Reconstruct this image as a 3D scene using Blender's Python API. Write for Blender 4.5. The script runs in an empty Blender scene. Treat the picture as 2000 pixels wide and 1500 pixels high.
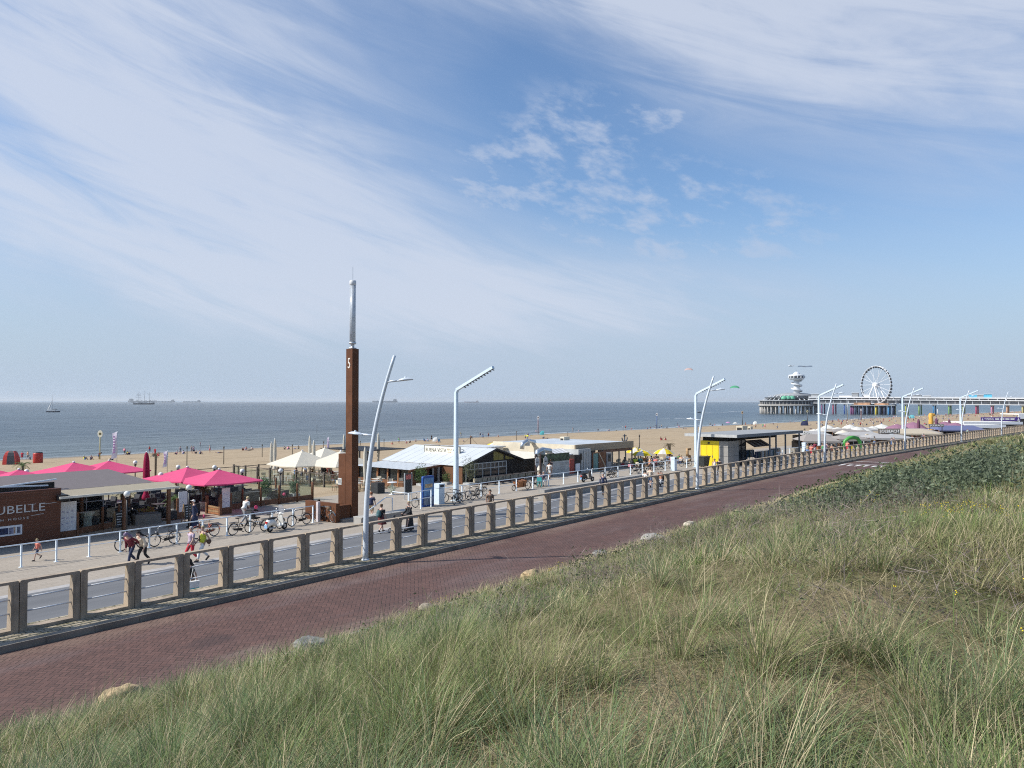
import bpy, bmesh, math, random
import numpy as np
from mathutils import Vector, Matrix
R = math.radians
random.seed(7)
rng = np.random.default_rng(11)
scn = bpy.context.scene
col = scn.collection

# ---------------------------------------------------------------- camera
CZ = 12.4                                   # eye height above the sea
PITCH = math.atan(34 / 1502.)
cd = bpy.data.cameras.new('camera')
cam = bpy.data.objects.new('camera', cd); col.objects.link(cam)
cam.location = (0, 0, CZ); cam.rotation_euler = (R(90) + PITCH, 0, 0)
cd.lens = 27.036; cd.sensor_width = 36; cd.clip_start = .1; cd.clip_end = 90000
scn.camera = cam
scn.view_settings.view_transform = 'Standard'
scn.view_settings.look = 'None'
scn.view_settings.exposure = 0.28
scn.view_settings.gamma = 1
scn.cycles.max_bounces = 6
scn.cycles.transparent_max_bounces = 16
scn.cycles.use_adaptive_sampling = False
scn.cycles.use_denoising = False
scn.cycles.filter_width = 1.1

# ---------------------------------------------------------------- node helper
class NT:
  def __init__(s, tree): s.t = tree
  def n(s, typ, **kw):
    nd = s.t.nodes.new(typ)
    for k, v in kw.items():
      if k.startswith('_'): setattr(nd, k[1:], v)
    for k, v in kw.items():
      if k.startswith('_'): continue
      key = int(k[1:]) if k[0] == 'i' and k[1:].isdigit() else k.replace('__', ' ')
      sk = nd.inputs[key]
      if hasattr(v, 'is_output'): s.t.links.new(v, sk)
      else: sk.default_value = v
    return nd
  def m(s, op, a, b=None, c=None, clamp=False):
    kw = {'i0': a}
    if b is not None: kw['i1'] = b
    if c is not None: kw['i2'] = c
    return s.n('ShaderNodeMath', _operation=op, _use_clamp=clamp, **kw).outputs[0]
  def vm(s, op, a, b=None):
    kw = {'i0': a}
    if b is not None: kw['i1'] = b
    return s.n('ShaderNodeVectorMath', _operation=op, **kw).outputs[0]
  def sep(s, v):
    o = s.n('ShaderNodeSeparateXYZ', i0=v).outputs; return o[0], o[1], o[2]
  def xyz(s, x, y, z=0.): return s.n('ShaderNodeCombineXYZ', i0=x, i1=y, i2=z).outputs[0]
  def noise(s, v, scale, detail=3., rough=.55, dist=0.):
    return s.n('ShaderNodeTexNoise', Vector=v, Scale=scale, Detail=detail, Roughness=rough, Distortion=dist).outputs[0]
  def ramp(s, x, a, b, lo=0., hi=1., smooth=True):
    nd = s.n('ShaderNodeMapRange', i0=x, i1=a, i2=b, i3=lo, i4=hi)
    if smooth: nd.interpolation_type = 'SMOOTHSTEP'
    return nd.outputs[0]
  def mix(s, f, a, b, mode='MIX'):
    def c(v): return tuple(v) + (1,) if isinstance(v, (tuple, list)) and len(v) == 3 else v
    nd = s.n('ShaderNodeMixRGB', _blend_type=mode); nd.inputs[0].default_value = 0
    for i, v in enumerate((f, c(a), c(b))):
      if hasattr(v, 'is_output'): s.t.links.new(v, nd.inputs[i])
      else: nd.inputs[i].default_value = v
    return nd.outputs[0]

# ---------------------------------------------------------------- sky
SUN_AZ = R(-103.0)                          # measured from +Y towards +X: sun stands to the left
SUN_EL = R(42)
wd = bpy.data.worlds.new('World'); scn.world = wd; wd.use_nodes = True
wt = wd.node_tree; wt.nodes.clear(); W_ = NT(wt)
sky = W_.n('ShaderNodeTexSky', _sky_type='NISHITA', _sun_disc=False, _sun_elevation=SUN_EL, _sun_rotation=SUN_AZ,
           _altitude=10, _air_density=1.0, _dust_density=1.6, _ozone_density=2.0)
dr = W_.vm('NORMALIZE', W_.n('ShaderNodeTexCoord').outputs['Generated'])
dx, dy, dz = W_.sep(dr)
az = W_.m('ARCTAN2', dx, dy)                # 0 straight ahead (north), right positive
el = W_.m('ARCSINE', dz)
def blob(a0, e0, sa, se, rot=0.):           # soft patch of sky direction, degrees
  a = W_.m('SUBTRACT', az, R(a0)); e = W_.m('SUBTRACT', el, R(e0))
  c, s_ = math.cos(R(rot)), math.sin(R(rot))
  u = W_.m('ADD', W_.m('MULTIPLY', a, c / R(sa)), W_.m('MULTIPLY', e, s_ / R(sa)))
  v = W_.m('ADD', W_.m('MULTIPLY', a, -s_ / R(se)), W_.m('MULTIPLY', e, c / R(se)))
  q = W_.m('ADD', W_.m('MULTIPLY', u, u), W_.m('MULTIPLY', v, v))
  return W_.m('POWER', 2.71828, W_.m('MULTIPLY', q, -1.))
def streak(rot, su, sv, seed, detail=6., rough=.6, dist=.6):
  c, s_ = math.cos(R(rot)), math.sin(R(rot))
  u = W_.m('ADD', W_.m('MULTIPLY', az, c), W_.m('MULTIPLY', el, s_))
  v = W_.m('ADD', W_.m('MULTIPLY', az, -s_), W_.m('MULTIPLY', el, c))
  return W_.noise(W_.xyz(W_.m('MULTIPLY', u, su), W_.m('MULTIPLY', v, sv), seed), 1., detail, rough, dist)
def add(*a):
  r = a[0]
  for b in a[1:]: r = W_.m('ADD', r, b)
  return r
def mul(a, b): return W_.m('MULTIPLY', a, b)
# ---CLOUDS---
# broad cirrus veil (upper left and top right), a blue hole in the middle, mackerel puffs on the right
veil = add(mul(blob(-27, 21, 23, 10, -24), 1.1), mul(blob(21, 27, 20, 7.5, -10), 1.15), mul(blob(2, 34, 26, 6, 0), .95),
           mul(blob(-24, 14, 30, 14, -12), .26), mul(blob(-20, 9.5, 24, 5, -9), .55), mul(blob(2, 6.8, 20, 3.2, 0), .62), mul(blob(14, 22, 12, 4, -14), .4), mul(blob(33, 17, 10, 7, 0), .5), mul(blob(12, 9, 12, 3, -6), .3))
hole = add(mul(blob(3, 23, 7.5, 3.8, -14), .8), mul(blob(9, 17.0, 12, 5.0, -20), .6), mul(blob(-34, 16, 6, 2.2, -20), .35))
w1 = streak(-24, 2.0, 8., 3.1)
w2 = streak(-17, 3.2, 26., 8.7, 8., .62, .7)
w3 = streak(-30, 6., 12., 2.2, 7., .55, .5)
dens = add(mul(veil, add(mul(w1, 1.0), mul(w2, 1.35), mul(w3, .5), -.66)), mul(hole, -.5))
veilm = W_.ramp(dens, -.12, 1.12)
puffn = W_.m('ADD', mul(streak(-10, 17., 40., 5.3, 7., .58, .15), .72), mul(streak(-25, 40., 80., 9.9, 4., .6, .1), .28))
puffm = mul(W_.ramp(puffn, .45, .66), W_.ramp(add(mul(blob(12, 13.2, 13, 5.0, -8), 1.), mul(blob(3, 19.5, 4.5, 4.5), .55), mul(blob(10, 20.5, 5, 2), .9), mul(blob(-33, 13.2, 6, 2.4), .6), mul(blob(-3, 16, 6, 3), .7)), .15, .95))
fine = streak(-6, 7., 55., 1.3, 6., .55, .2)
finem = mul(W_.ramp(fine, .48, .80), W_.ramp(add(blob(-28, 9, 16, 4), mul(blob(4, 11.3, 5, 1.0, -3), 1.3), mul(blob(22, 7.8, 7, 1.6), .9), mul(blob(24, 14, 7, 3), .7)), .1, 1.))
haze_low = W_.ramp(el, R(16), R(-1.), 0., .97)
cover = W_.m('MAXIMUM', W_.m('MAXIMUM', mul(veilm, .84), mul(puffm, .66)), mul(finem, .42))
SKYS = .1
skyc = W_.mix(1., sky.outputs[0], (1.02, 1.2, 1.36), 'MULTIPLY')
hz = W_.mix(haze_low, skyc, (3.9, 4.85, 6.1))
cl = W_.mix(cover, hz, W_.mix(W_.ramp(veilm, .3, 1.), (4.3, 4.95, 6.25), (5.25, 5.75, 6.8)))
bg = W_.n('ShaderNodeBackground', Color=cl, Strength=SKYS)
out = W_.n('ShaderNodeOutputWorld', Surface=bg.outputs[0])

# ---------------------------------------------------------------- sun
sd = bpy.data.lights.new('sun', 'SUN'); sd.energy = 4.3; sd.angle = R(.55); sd.color = (1, .955, .88)
so = bpy.data.objects.new('sun', sd); col.objects.link(so)
tosun = Vector((math.sin(SUN_AZ) * math.cos(SUN_EL), math.cos(SUN_AZ) * math.cos(SUN_EL), math.sin(SUN_EL)))
so.rotation_euler = tosun.to_track_quat('Z', 'Y').to_euler(); so.location = (-60, -20, 70)

# ---------------------------------------------------------------- the place: a runs along the boulevard, b towards the sea
UA = math.atan(1155 / 1502.); UX, UY = math.sin(UA), math.cos(UA)
TH = math.atan2(UY, UX)
def bend(a): return np.where(a <= 45, 0., np.where(a < 80, .0013 * (a - 45) ** 2, 1.5925 + .091 * (a - 80)))
def W(a, b, z=0.):
  b = b - float(bend(a)); return (a * UX - b * UY, a * UY + b * UX, z)
def Wn(a, b, z):
  b = b - bend(a); return np.stack([a * UX - b * UY, a * UY + b * UX, z], -1)
def slope(a): return 0. if a <= 45 else (.0026 * (a - 45) if a < 80 else .091)
def at(px, py, z):                          # where the sight line of a spot in the photograph meets height z, as (a, b)
  xc = (px - 1000) / 1502.; yc = -(py - 750) / 1502.
  d = (xc, math.cos(PITCH) - yc * math.sin(PITCH), math.sin(PITCH) + yc * math.cos(PITCH))
  k = (z - CZ) / d[2]; x, y = d[0] * k, d[1] * k
  a = x * UX + y * UY; return a, -x * UY + y * UX + float(bend(a))
def aty(px, py, Y):                         # the same for a known distance Y ahead: world point
  xc = (px - 1000) / 1502.; yc = -(py - 750) / 1502.
  d = (xc, math.cos(PITCH) - yc * math.sin(PITCH), math.sin(PITCH) + yc * math.cos(PITCH))
  k = Y / d[1]; return (d[0] * k, Y, CZ + d[2] * k)
def atb(px, b):                             # a for a given b on the ray of column px (ignoring the bend)
  q = (px - 1000) / 1502.; Y = b / (-q * UY + UX); return Y * (q * UX + UY)

# ---------------------------------------------------------------- materials
MATS = {}
def mat(name, c, rough=.6, metal=0., var=.12, scale=3., bump=0., spec=.4, bscale=None):
  if name in MATS: return MATS[name]
  m = bpy.data.materials.new(name); m.use_nodes = True
  t = NT(m.node_tree); p = m.node_tree.nodes['Principled BSDF']
  co = t.n('ShaderNodeTexCoord').outputs['Object']
  nz = t.noise(co, scale, 5., .6)
  lo = tuple(max(0, x * (1 - var)) for x in c); hi = tuple(min(1, x * (1 + var)) for x in c)
  m.node_tree.links.new(t.mix(t.ramp(nz, .3, .7), lo, hi), p.inputs['Base Color'])
  p.inputs['Roughness'].default_value = rough; p.inputs['Metallic'].default_value = metal
  p.inputs['Specular IOR Level'].default_value = spec
  if bump:
    b = t.n('ShaderNodeBump', Strength=bump, Distance=.02, Height=t.noise(co, bscale or scale * 8, 4., .6))
    m.node_tree.links.new(b.outputs[0], p.inputs['Normal'])
  MATS[name] = m; return m
def planks(name, c, width=.12, axis=2, var=.25, rough=.55, gap=.08):
  if name in MATS: return MATS[name]
  m = mat(name, c, rough, 0, var, 2., .15); t = NT(m.node_tree); p = m.node_tree.nodes['Principled BSDF']
  co = t.n('ShaderNodeTexCoord').outputs['Object']; o = t.sep(co)
  v = t.m('DIVIDE', o[axis], width); f = t.m('FRACT', v)
  idn = t.n('ShaderNodeTexWhiteNoise', _noise_dimensions='1D', W=t.m('FLOOR', v)).outputs[0]
  st = [1., 1., 1.]; st[axis] = 25.
  gr = t.noise(t.vm('MULTIPLY', co, tuple(st)), 1.3, 4.)
  k = t.m('ADD', t.m('MULTIPLY', idn, .3), t.m('MULTIPLY', gr, .7))
  cc_ = t.mix(k, tuple(x * (1 - var) for x in c), tuple(min(1, x * (1 + var)) for x in c))
  cc_ = t.mix(t.m('LESS_THAN', f, gap), cc_, tuple(x * .3 for x in c))
  m.node_tree.links.new(cc_, p.inputs['Base Color']); return m
def glass(name, tint=(.75, .82, .82), alpha=.25, rough=.03):
  if name in MATS: return MATS[name]
  m = bpy.data.materials.new(name); m.use_nodes = True; t = NT(m.node_tree)
  nt = m.node_tree; o = nt.nodes['Material Output']; nt.nodes.remove(nt.nodes['Principled BSDF'])
  tr = t.n('ShaderNodeBsdfTransparent', Color=tint + (1,)); gl = t.n('ShaderNodeBsdfGlossy', Color=(.9, .95, 1, 1), Roughness=rough)
  fr = t.m('MULTIPLY', t.m('POWER', t.n('ShaderNodeLayerWeight', Blend=.5).outputs['Facing'], 5.), .45)
  mx = t.n('ShaderNodeMixShader', i0=t.m('ADD', fr, alpha * .2, clamp=True), i1=tr.outputs[0], i2=gl.outputs[0])
  nt.links.new(mx.outputs[0], o.inputs[0]); MATS[name] = m; return m
def frosted(name, c, clear=.5):
  m = bpy.data.materials.new(name); m.use_nodes = True; t = NT(m.node_tree); nt = m.node_tree; p = nt.nodes['Principled BSDF']
  p.inputs['Base Color'].default_value = c + (1,); p.inputs['Roughness'].default_value = .25
  mx = t.n('ShaderNodeMixShader', i0=clear, i1=p.outputs[0], i2=t.n('ShaderNodeBsdfTransparent').outputs[0]); nt.links.new(mx.outputs[0], nt.nodes['Material Output'].inputs[0]); return m
def cloth(name, c, rough=.85, trans=.25):
  if name in MATS: return MATS[name]
  m = bpy.data.materials.new(name); m.use_nodes = True; t = NT(m.node_tree); nt = m.node_tree
  o = nt.nodes['Material Output']; p = nt.nodes['Principled BSDF']
  nz = t.noise(t.n('ShaderNodeTexCoord').outputs['Object'], 2.5, 4.)
  k = t.mix(nz, tuple(x * .88 for x in c), tuple(min(1, x * 1.08) for x in c)); nt.links.new(k, p.inputs['Base Color'])
  p.inputs['Roughness'].default_value = rough; p.inputs['Specular IOR Level'].default_value = .15
  tl = t.n('ShaderNodeBsdfTranslucent', Color=k)
  mx = t.n('ShaderNodeMixShader', i0=trans, i1=p.outputs[0], i2=tl.outputs[0]); nt.links.new(mx.outputs[0], o.inputs[0])
  MATS[name] = m; return m

# ---------------------------------------------------------------- mesh builder
ORG = {}
class MB:
  def __init__(s): s.v = []; s.f = []; s.mi = []; s.sm = []; s.cur = 0
  def use(s, i): s.cur = i; return s
  def _add(s, vs, fs, smooth=False):
    o = len(s.v); s.v += [tuple(v) for v in vs]
    for f in fs: s.f.append(tuple(i + o for i in f)); s.mi.append(s.cur); s.sm.append(smooth)
    return s
  def box(s, x0, x1, y0, y1, z0, z1):
    v = [(x, y, z) for z in (z0, z1) for y in (y0, y1) for x in (x0, x1)]
    return s._add(v, [(0, 2, 3, 1), (4, 5, 7, 6), (0, 1, 5, 4), (2, 6, 7, 3), (0, 4, 6, 2), (1, 3, 7, 5)])
  def cbox(s, c, d, m=None):
    v = [Vector(((x - .5) * d[0], (y - .5) * d[1], (z - .5) * d[2])) for z in (0, 1) for y in (0, 1) for x in (0, 1)]
    if m is not None: v = [m @ q for q in v]
    v = [q + Vector(c) for q in v]
    return s._add(v, [(0, 2, 3, 1), (4, 5, 7, 6), (0, 1, 5, 4), (2, 6, 7, 3), (0, 4, 6, 2), (1, 3, 7, 5)])
  def bar(s, p, q, w, h=None):             # square bar between two points
    p, q = Vector(p), Vector(q); d = q - p
    m = d.to_track_quat('Z', 'Y').to_matrix()
    return s.cbox((p + q) / 2, (w, h or w, d.length), m)
  def tube(s, pts, r, n=8, caps=True):
    pts = [Vector(p) for p in pts]; rr = r if isinstance(r, (list, tuple)) else [r] * len(pts)
    vs = []; fs = []; prev = None
    for i, p in enumerate(pts):
      d = (pts[min(i + 1, len(pts) - 1)] - pts[max(i - 1, 0)]).normalized()
      if prev is None:
        x = d.orthogonal().normalized()
      else:
        x = (prev - d * prev.dot(d)); x = x.normalized() if x.length > 1e-6 else d.orthogonal().normalized()
      prev = x; y = d.cross(x)
      for k in range(n):
        a = 2 * math.pi * k / n; vs.append(p + (x * math.cos(a) + y * math.sin(a)) * rr[i])
    for i in range(len(pts) - 1):
      for k in range(n):
        k2 = (k + 1) % n; fs.append((i * n + k, i * n + k2, (i + 1) * n + k2, (i + 1) * n + k))
    s._add(vs, fs, n > 5)
    if caps:
      o = len(s.v) - len(vs)
      s.f.append(tuple(o + k for k in range(n))[::-1]); s.mi.append(s.cur); s.sm.append(False)
      e = len(s.v) - n; s.f.append(tuple(e + k for k in range(n))); s.mi.append(s.cur); s.sm.append(False)
    return s
  def ring(s, c, ax, R0, r, n=28, k=6):    # torus
    c = Vector(c); ax = Vector(ax).normalized(); x = ax.orthogonal().normalized(); y = ax.cross(x); vs = []; fs = []
    for i in range(n):
      a = 2 * math.pi * i / n; d = x * math.cos(a) + y * math.sin(a)
      for j in range(k):
        b = 2 * math.pi * j / k; vs.append(c + d * (R0 + r * math.cos(b)) + ax * r * math.sin(b))
    for i in range(n):
      for j in range(k):
        fs.append((i * k + j, ((i + 1) % n) * k + j, ((i + 1) % n) * k + (j + 1) % k, i * k + (j + 1) % k))
    return s._add(vs, fs, True)
  def ball(s, c, r, n=14, m=9, zs=(-1, 1)):
    c = Vector(c); r = Vector(r) if isinstance(r, (tuple, list)) else Vector((r, r, r)); vs = []; fs = []
    t0, t1 = math.asin(zs[0]), math.asin(zs[1])
    for i in range(m + 1):
      t = t0 + (t1 - t0) * i / m
      for k in range(n):
        a = 2 * math.pi * k / n
        vs.append(c + Vector((r.x * math.cos(t) * math.cos(a), r.y * math.cos(t) * math.sin(a), r.z * math.sin(t))))
    for i in range(m):
      for k in range(n): fs.append((i * n + k, i * n + (k + 1) % n, (i + 1) * n + (k + 1) % n, (i + 1) * n + k))
    return s._add(vs, fs, True)
  def lathe(s, prof, n=20, c=(0, 0, 0), sx=1., sy=1.):
    vs = []; fs = []
    for r, z in prof:
      for k in range(n):
        a = 2 * math.pi * k / n; vs.append((c[0] + r * sx * math.cos(a), c[1] + r * sy * math.sin(a), c[2] + z))
    for i in range(len(prof) - 1):
      for k in range(n): fs.append((i * n + k, i * n + (k + 1) % n, (i + 1) * n + (k + 1) % n, (i + 1) * n + k))
    s._add(vs, fs, True); o = len(s.v) - len(vs)
    s.f.append(tuple(o + k for k in range(n))[::-1]); s.mi.append(s.cur); s.sm.append(False)
    e = len(s.v) - n; s.f.append(tuple(e + k for k in range(n))); s.mi.append(s.cur); s.sm.append(False)
    return s
  def poly(s, pts): return s._add(pts, [tuple(range(len(pts)))])
  def slab(s, pts, d):                     # polygon given thickness along vector d
    n = len(pts); d = Vector(d); q = [Vector(p) for p in pts]
    fs = [tuple(range(n)), tuple(range(n, 2 * n))[::-1]] + [(i, i + n, (i + 1) % n + n, (i + 1) % n) for i in range(n)]
    return s._add(q + [p + d for p in q], fs)
  def build(s, name, m, parent=None, org=None):
    me = bpy.data.meshes.new(name)
    o = ORG.get(parent, (0, 0, 0)) if org is None else org
    vs = [(v[0] - o[0], v[1] - o[1], v[2] - o[2]) for v in s.v] if o != (0, 0, 0) else s.v
    me.from_pydata(vs, [], s.f)
    for mm in (m if isinstance(m, (list, tuple)) else [m]): me.materials.append(mm)
    me.polygons.foreach_set('material_index', s.mi); me.polygons.foreach_set('use_smooth', s.sm)
    bm = bmesh.new(); bm.from_mesh(me); bmesh.ops.recalc_face_normals(bm, faces=bm.faces); bm.to_mesh(me); bm.free()
    me.update()
    ob = bpy.data.objects.new(name, me); col.objects.link(ob)
    if parent is not None: ob.parent = parent; ORG[ob] = o
    return ob
def tag(o, label=None, cat=None, group=None, kind=None):
  if label: o['label'] = label
  if cat: o['category'] = cat
  if group: o['group'] = group
  if kind: o['kind'] = kind
  return o
def thing(name, label, cat, a=0., b=0., z=0., rot=0., group=None):
  """an Empty on the boulevard grid; its parts are then given in absolute (a, b, z)"""
  o = bpy.data.objects.new(name, None); col.objects.link(o); o.empty_display_size = .2
  o.location = W(a, b, z); o.rotation_euler = (0, 0, TH - math.atan(slope(a)) + rot)
  ORG[o] = (a, b, z); return tag(o, label, cat, group)
def local(name, label, cat, loc, rz=0., group=None):
  """an Empty in world space; its parts are given in its own frame"""
  o = bpy.data.objects.new(name, None); col.objects.link(o); o.empty_display_size = .2
  o.location = loc; o.rotation_euler = (0, 0, rz); return tag(o, label, cat, group)
def grid(a, b, z, rot=0.): return W(a, b, z), TH - math.atan(slope(a)) + rot
def kids(o): return KID.get(o, []) or [c for c in o.children]
KID = {}
def dup(root, loc, rz, label=None, group=None, scale=None):
  c = root.copy(); col.objects.link(c); c.location = loc; c.rotation_euler = (0, 0, rz)
  if label: c['label'] = label
  if group: c['group'] = group
  if scale: c.scale = (scale,) * 3
  for ch in kids(root):
    d = ch.copy(); col.objects.link(d); d.parent = c
    for g in kids(ch):
      e = g.copy(); col.objects.link(e); e.parent = d
  return c
def freeze(root):                            # remember the children once: .children is slow
  KID[root] = list(root.children)
  for c in KID[root]: KID[c] = list(c.children)
def recolor(root, part, m, slot=0):
  for c in root.children:
    if c.name.split('.')[0] == part:
      c.material_slots[slot].link = 'OBJECT'; c.material_slots[slot].material = m
def text(s, size, m, parent, loc, rot, name='lettering', ext=.012, align='LEFT', sx=1., space=1.):
  cu = bpy.data.curves.new('t', 'FONT'); cu.body = s; cu.size = size; cu.extrude = ext; cu.align_x = align; cu.space_character = space
  cu.resolution_u = 2
  to = bpy.data.objects.new('t', cu); me = bpy.data.meshes.new_from_object(to); bpy.data.objects.remove(to); bpy.data.curves.remove(cu)
  me.materials.clear(); me.materials.append(m)
  o = bpy.data.objects.new(name, me); col.objects.link(o)
  if parent is not None:
    o.parent = parent; q = ORG.get(parent, (0, 0, 0)); loc = tuple(loc[i] - q[i] for i in range(3))
  o.location = loc; o.rotation_euler = rot; o.scale = (sx, 1, 1); return o
# ================================================================ THE SETTING
PZ = 4.8                                     # promenade level
def lin(a, b, n): return np.linspace(a, b, n)
def sheet(name, av, bv, zf, m, kind='structure', smooth=True, label=None, cat=None):
  A, B = np.meshgrid(np.asarray(av, float), np.asarray(bv, float), indexing='ij')
  Z = zf(A, B) if callable(zf) else np.full_like(A, zf)
  co = np.stack([A, B - bend(A), Z], -1).reshape(-1, 3)
  na, nb = A.shape; i = np.arange(na * nb).reshape(na, nb)
  f = np.stack([i[:-1, :-1], i[1:, :-1], i[1:, 1:], i[:-1, 1:]], -1).reshape(-1, 4)
  me = bpy.data.meshes.new(name); raw_mesh(me, co, f)
  at_ = me.attributes.new('ab', 'FLOAT_VECTOR', 'POINT')
  at_.data.foreach_set('vector', np.stack([A.ravel(), B.ravel(), Z.ravel()], -1).astype(np.float32).ravel())
  me.polygons.foreach_set('use_smooth', np.full(len(f), smooth))
  me.materials.append(m); o = bpy.data.objects.new(name, me); col.objects.link(o); o.rotation_euler = (0, 0, TH)
  return tag(o, label, cat, None, kind)
def raw_mesh(me, co, quads):
  n, q = len(co), len(quads)
  me.vertices.add(n); me.vertices.foreach_set('co', np.ascontiguousarray(co, np.float32).ravel())
  me.loops.add(q * 4); me.loops.foreach_set('vertex_index', np.ascontiguousarray(quads, np.int32).ravel())
  me.polygons.add(q); me.polygons.foreach_set('loop_start', np.arange(0, q * 4, 4, dtype=np.int32))
  me.update(calc_edges=True)
def setup(name, rough=.8, spec=.3):
  m = bpy.data.materials.new(name); m.use_nodes = True; t = NT(m.node_tree); p = m.node_tree.nodes['Principled BSDF']
  p.inputs['Roughness'].default_value = rough; p.inputs['Specular IOR Level'].default_value = spec
  return m, t, p, m.node_tree.links
def bumpn(t, L, p, h, strength, dist):
  b = t.n('ShaderNodeBump', Strength=strength, Distance=dist, Height=h); L.new(b.outputs[0], p.inputs['Normal'])

# --- sea
m, t, p, L = setup('sea_water', .22, .5); p.inputs['IOR'].default_value = 1.33
o_ = t.n('ShaderNodeTexCoord').outputs['Object']; ab_ = t.n('ShaderNodeAttribute', _attribute_name='ab').outputs['Vector']
sx_, sy_, sz_ = t.sep(o_); ba, bb, bz = t.sep(ab_)
ch1 = t.noise(t.xyz(t.m('MULTIPLY', sx_, .10), t.m('MULTIPLY', sy_, .30)), 1., 6., .62, .3)
ch2 = t.noise(t.xyz(t.m('MULTIPLY', sx_, .012), t.m('MULTIPLY', sy_, .05)), 1., 4., .6, .4)
ch3 = t.noise(t.xyz(t.m('MULTIPLY', sx_, .0012), t.m('MULTIPLY', sy_, .009)), 1., 4., .6, .4)
hgt = t.m('ADD', t.m('MULTIPLY', ch1, .55), t.m('MULTIPLY', ch2, 2.2))
bumpn(t, L, p, hgt, 1., 2.2)
deep = t.mix(t.ramp(t.m('ADD', t.m('MULTIPLY', ch3, .6), t.m('MULTIPLY', ch2, .4)), .35, .68), (.010, .027, .040), (.042, .070, .088))
shal = t.mix(t.ramp(bb, 184, 330), (.075, .098, .098), deep)
fo = t.noise(t.xyz(t.m('MULTIPLY', ba, .035), t.m('MULTIPLY', bb, .32)), 1., 6., .62, .6)
lines = t.m('ABSOLUTE', t.m('SINE', t.m('ADD', t.m('MULTIPLY', bb, .42), t.m('MULTIPLY', fo, 7.))))
fm = t.m('MULTIPLY', t.ramp(fo, .52, .62), t.m('MULTIPLY', t.ramp(bb, 212, 190), t.ramp(lines, .72, .95)))
fm = t.m('MULTIPLY', fm, t.ramp(ba, 100, 260))
edge = t.m('MULTIPLY', t.ramp(bb, 189, 186.5), t.ramp(fo, .42, .6))
fm = t.m('MAXIMUM', fm, t.m('MULTIPLY', edge, .7))
L.new(t.mix(fm, shal, (.75, .78, .8)), p.inputs['Base Color'])
L.new(t.ramp(fm, 0., 1., .24, .8), p.inputs['Roughness'])
SEA = m
sheet('sea', [-60000, -8000, -1500, -300, -50, 55, 60, 65, 70, 75, 80, 85, 150, 400, 1000, 3000, 10000, 60000],
      [110, 150, 180, 186, 192, 200, 215, 240, 300, 450, 800, 1500, 4000, 12000, 70000], 0., m)

# --- beach
def zbeach(A, B):
  z = np.interp(B, [40, 50, 60, 75, 92, 130, 185, 215, 400], [4.68, 4.62, 4.3, 3.7, 3.05, 1.75, 0., -1., -6.])
  k = np.clip((B - 55) / 25, 0, 1) * np.clip((178 - B) / 30, 0, 1)
  z = z + k * (.13 * np.sin(A * .31 + 1.3 * np.sin(B * .17)) * np.sin(B * .24 + A * .05) + .07 * np.sin(A * .9 + B * .5) * np.sin(B * .8 - A * .3))
  return z
m, t, p, L = setup('beach_sand', .9, .2)
o_ = t.n('ShaderNodeTexCoord').outputs['Object']; ba, bb, bz = t.sep(t.n('ShaderNodeAttribute', _attribute_name='ab').outputs['Vector'])
n1 = t.noise(o_, .12, 5., .6); n2 = t.noise(o_, 1.6, 6., .7); n3 = t.noise(t.vm('MULTIPLY', o_, (.25, 1.2, 1)), .5, 4., .6)
c = t.mix(t.m('ADD', t.m('MULTIPLY', n1, .5), t.m('MULTIPLY', n2, .5)), (.28, .21, .13), (.46, .36, .24))
c = t.mix(t.m('MULTIPLY', t.ramp(n3, .48, .7), .5), c, (.24, .175, .105))
wet = t.ramp(t.m('ADD', bb, t.m('MULTIPLY', t.noise(t.xyz(t.m('MULTIPLY', ba, .05), 0.), 1., 3.), 10.)), 180, 189)
L.new(t.mix(t.m('MULTIPLY', wet, .75), c, (.15, .115, .075)), p.inputs['Base Color'])
L.new(t.ramp(wet, 0., 1., .92, .35), p.inputs['Roughness'])
bumpn(t, L, p, t.m('ADD', t.m('MULTIPLY', n2, .6), t.noise(o_, 7., 4., .6)), .8, .06)
sheet('beach', np.concatenate([lin(-150, -20, 10), lin(-10, 200, 160), lin(210, 600, 60), [700, 900, 1200, 2000, 4000, 12000, 60000]]),
      np.concatenate([lin(40, 185, 110), [190, 200, 215, 400]]), zbeach, m)

# --- promenade paving (with a level of small slabs), asphalt cycle path, pale gutter between them
m, t, p, L = setup('promenade_paving', .85, .25)
o_ = t.n('ShaderNodeTexCoord').outputs['Object']
br = t.n('ShaderNodeTexBrick', _offset=.5, Vector=o_, Color1=(.335, .29, .235, 1), Color2=(.375, .325, .265, 1), Mortar=(.255, .22, .18, 1), Scale=1., Mortar__Size=.012, Brick__Width=.6, Row__Height=.3)
n1 = t.noise(o_, .35, 6., .65); n2 = t.noise(t.vm('MULTIPLY', o_, (.12, 1., 1.)), .6, 4.)
c = t.mix(t.m('MULTIPLY', t.ramp(n1, .42, .75), .4), br.outputs[0], (.30, .26, .21)); c = t.mix(t.m('MULTIPLY', t.ramp(n2, .55, .75), .35), c, (.42, .37, .31))
L.new(c, p.inputs['Base Color']); bumpn(t, L, p, t.m('ADD', br.outputs[1], t.noise(o_, 30., 3.)), .15, .01)
AV = np.concatenate([lin(-60, 50, 23), lin(52, 100, 33), [120, 150, 200, 300, 500, 900]])
PAV = m
sheet('promenade', AV, [34.25, 36, 40, 44, 49.5], PZ, m)
m, t, p, L = setup('cycle_path_asphalt', .8, .3)
o_ = t.n('ShaderNodeTexCoord').outputs['Object']; s_ = t.vm('MULTIPLY', o_, (.10, 1., 1.))
n1 = t.noise(s_, 1.1, 5., .6); n2 = t.noise(o_, 40., 3., .7); n3 = t.noise(o_, .25, 4.)
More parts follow.
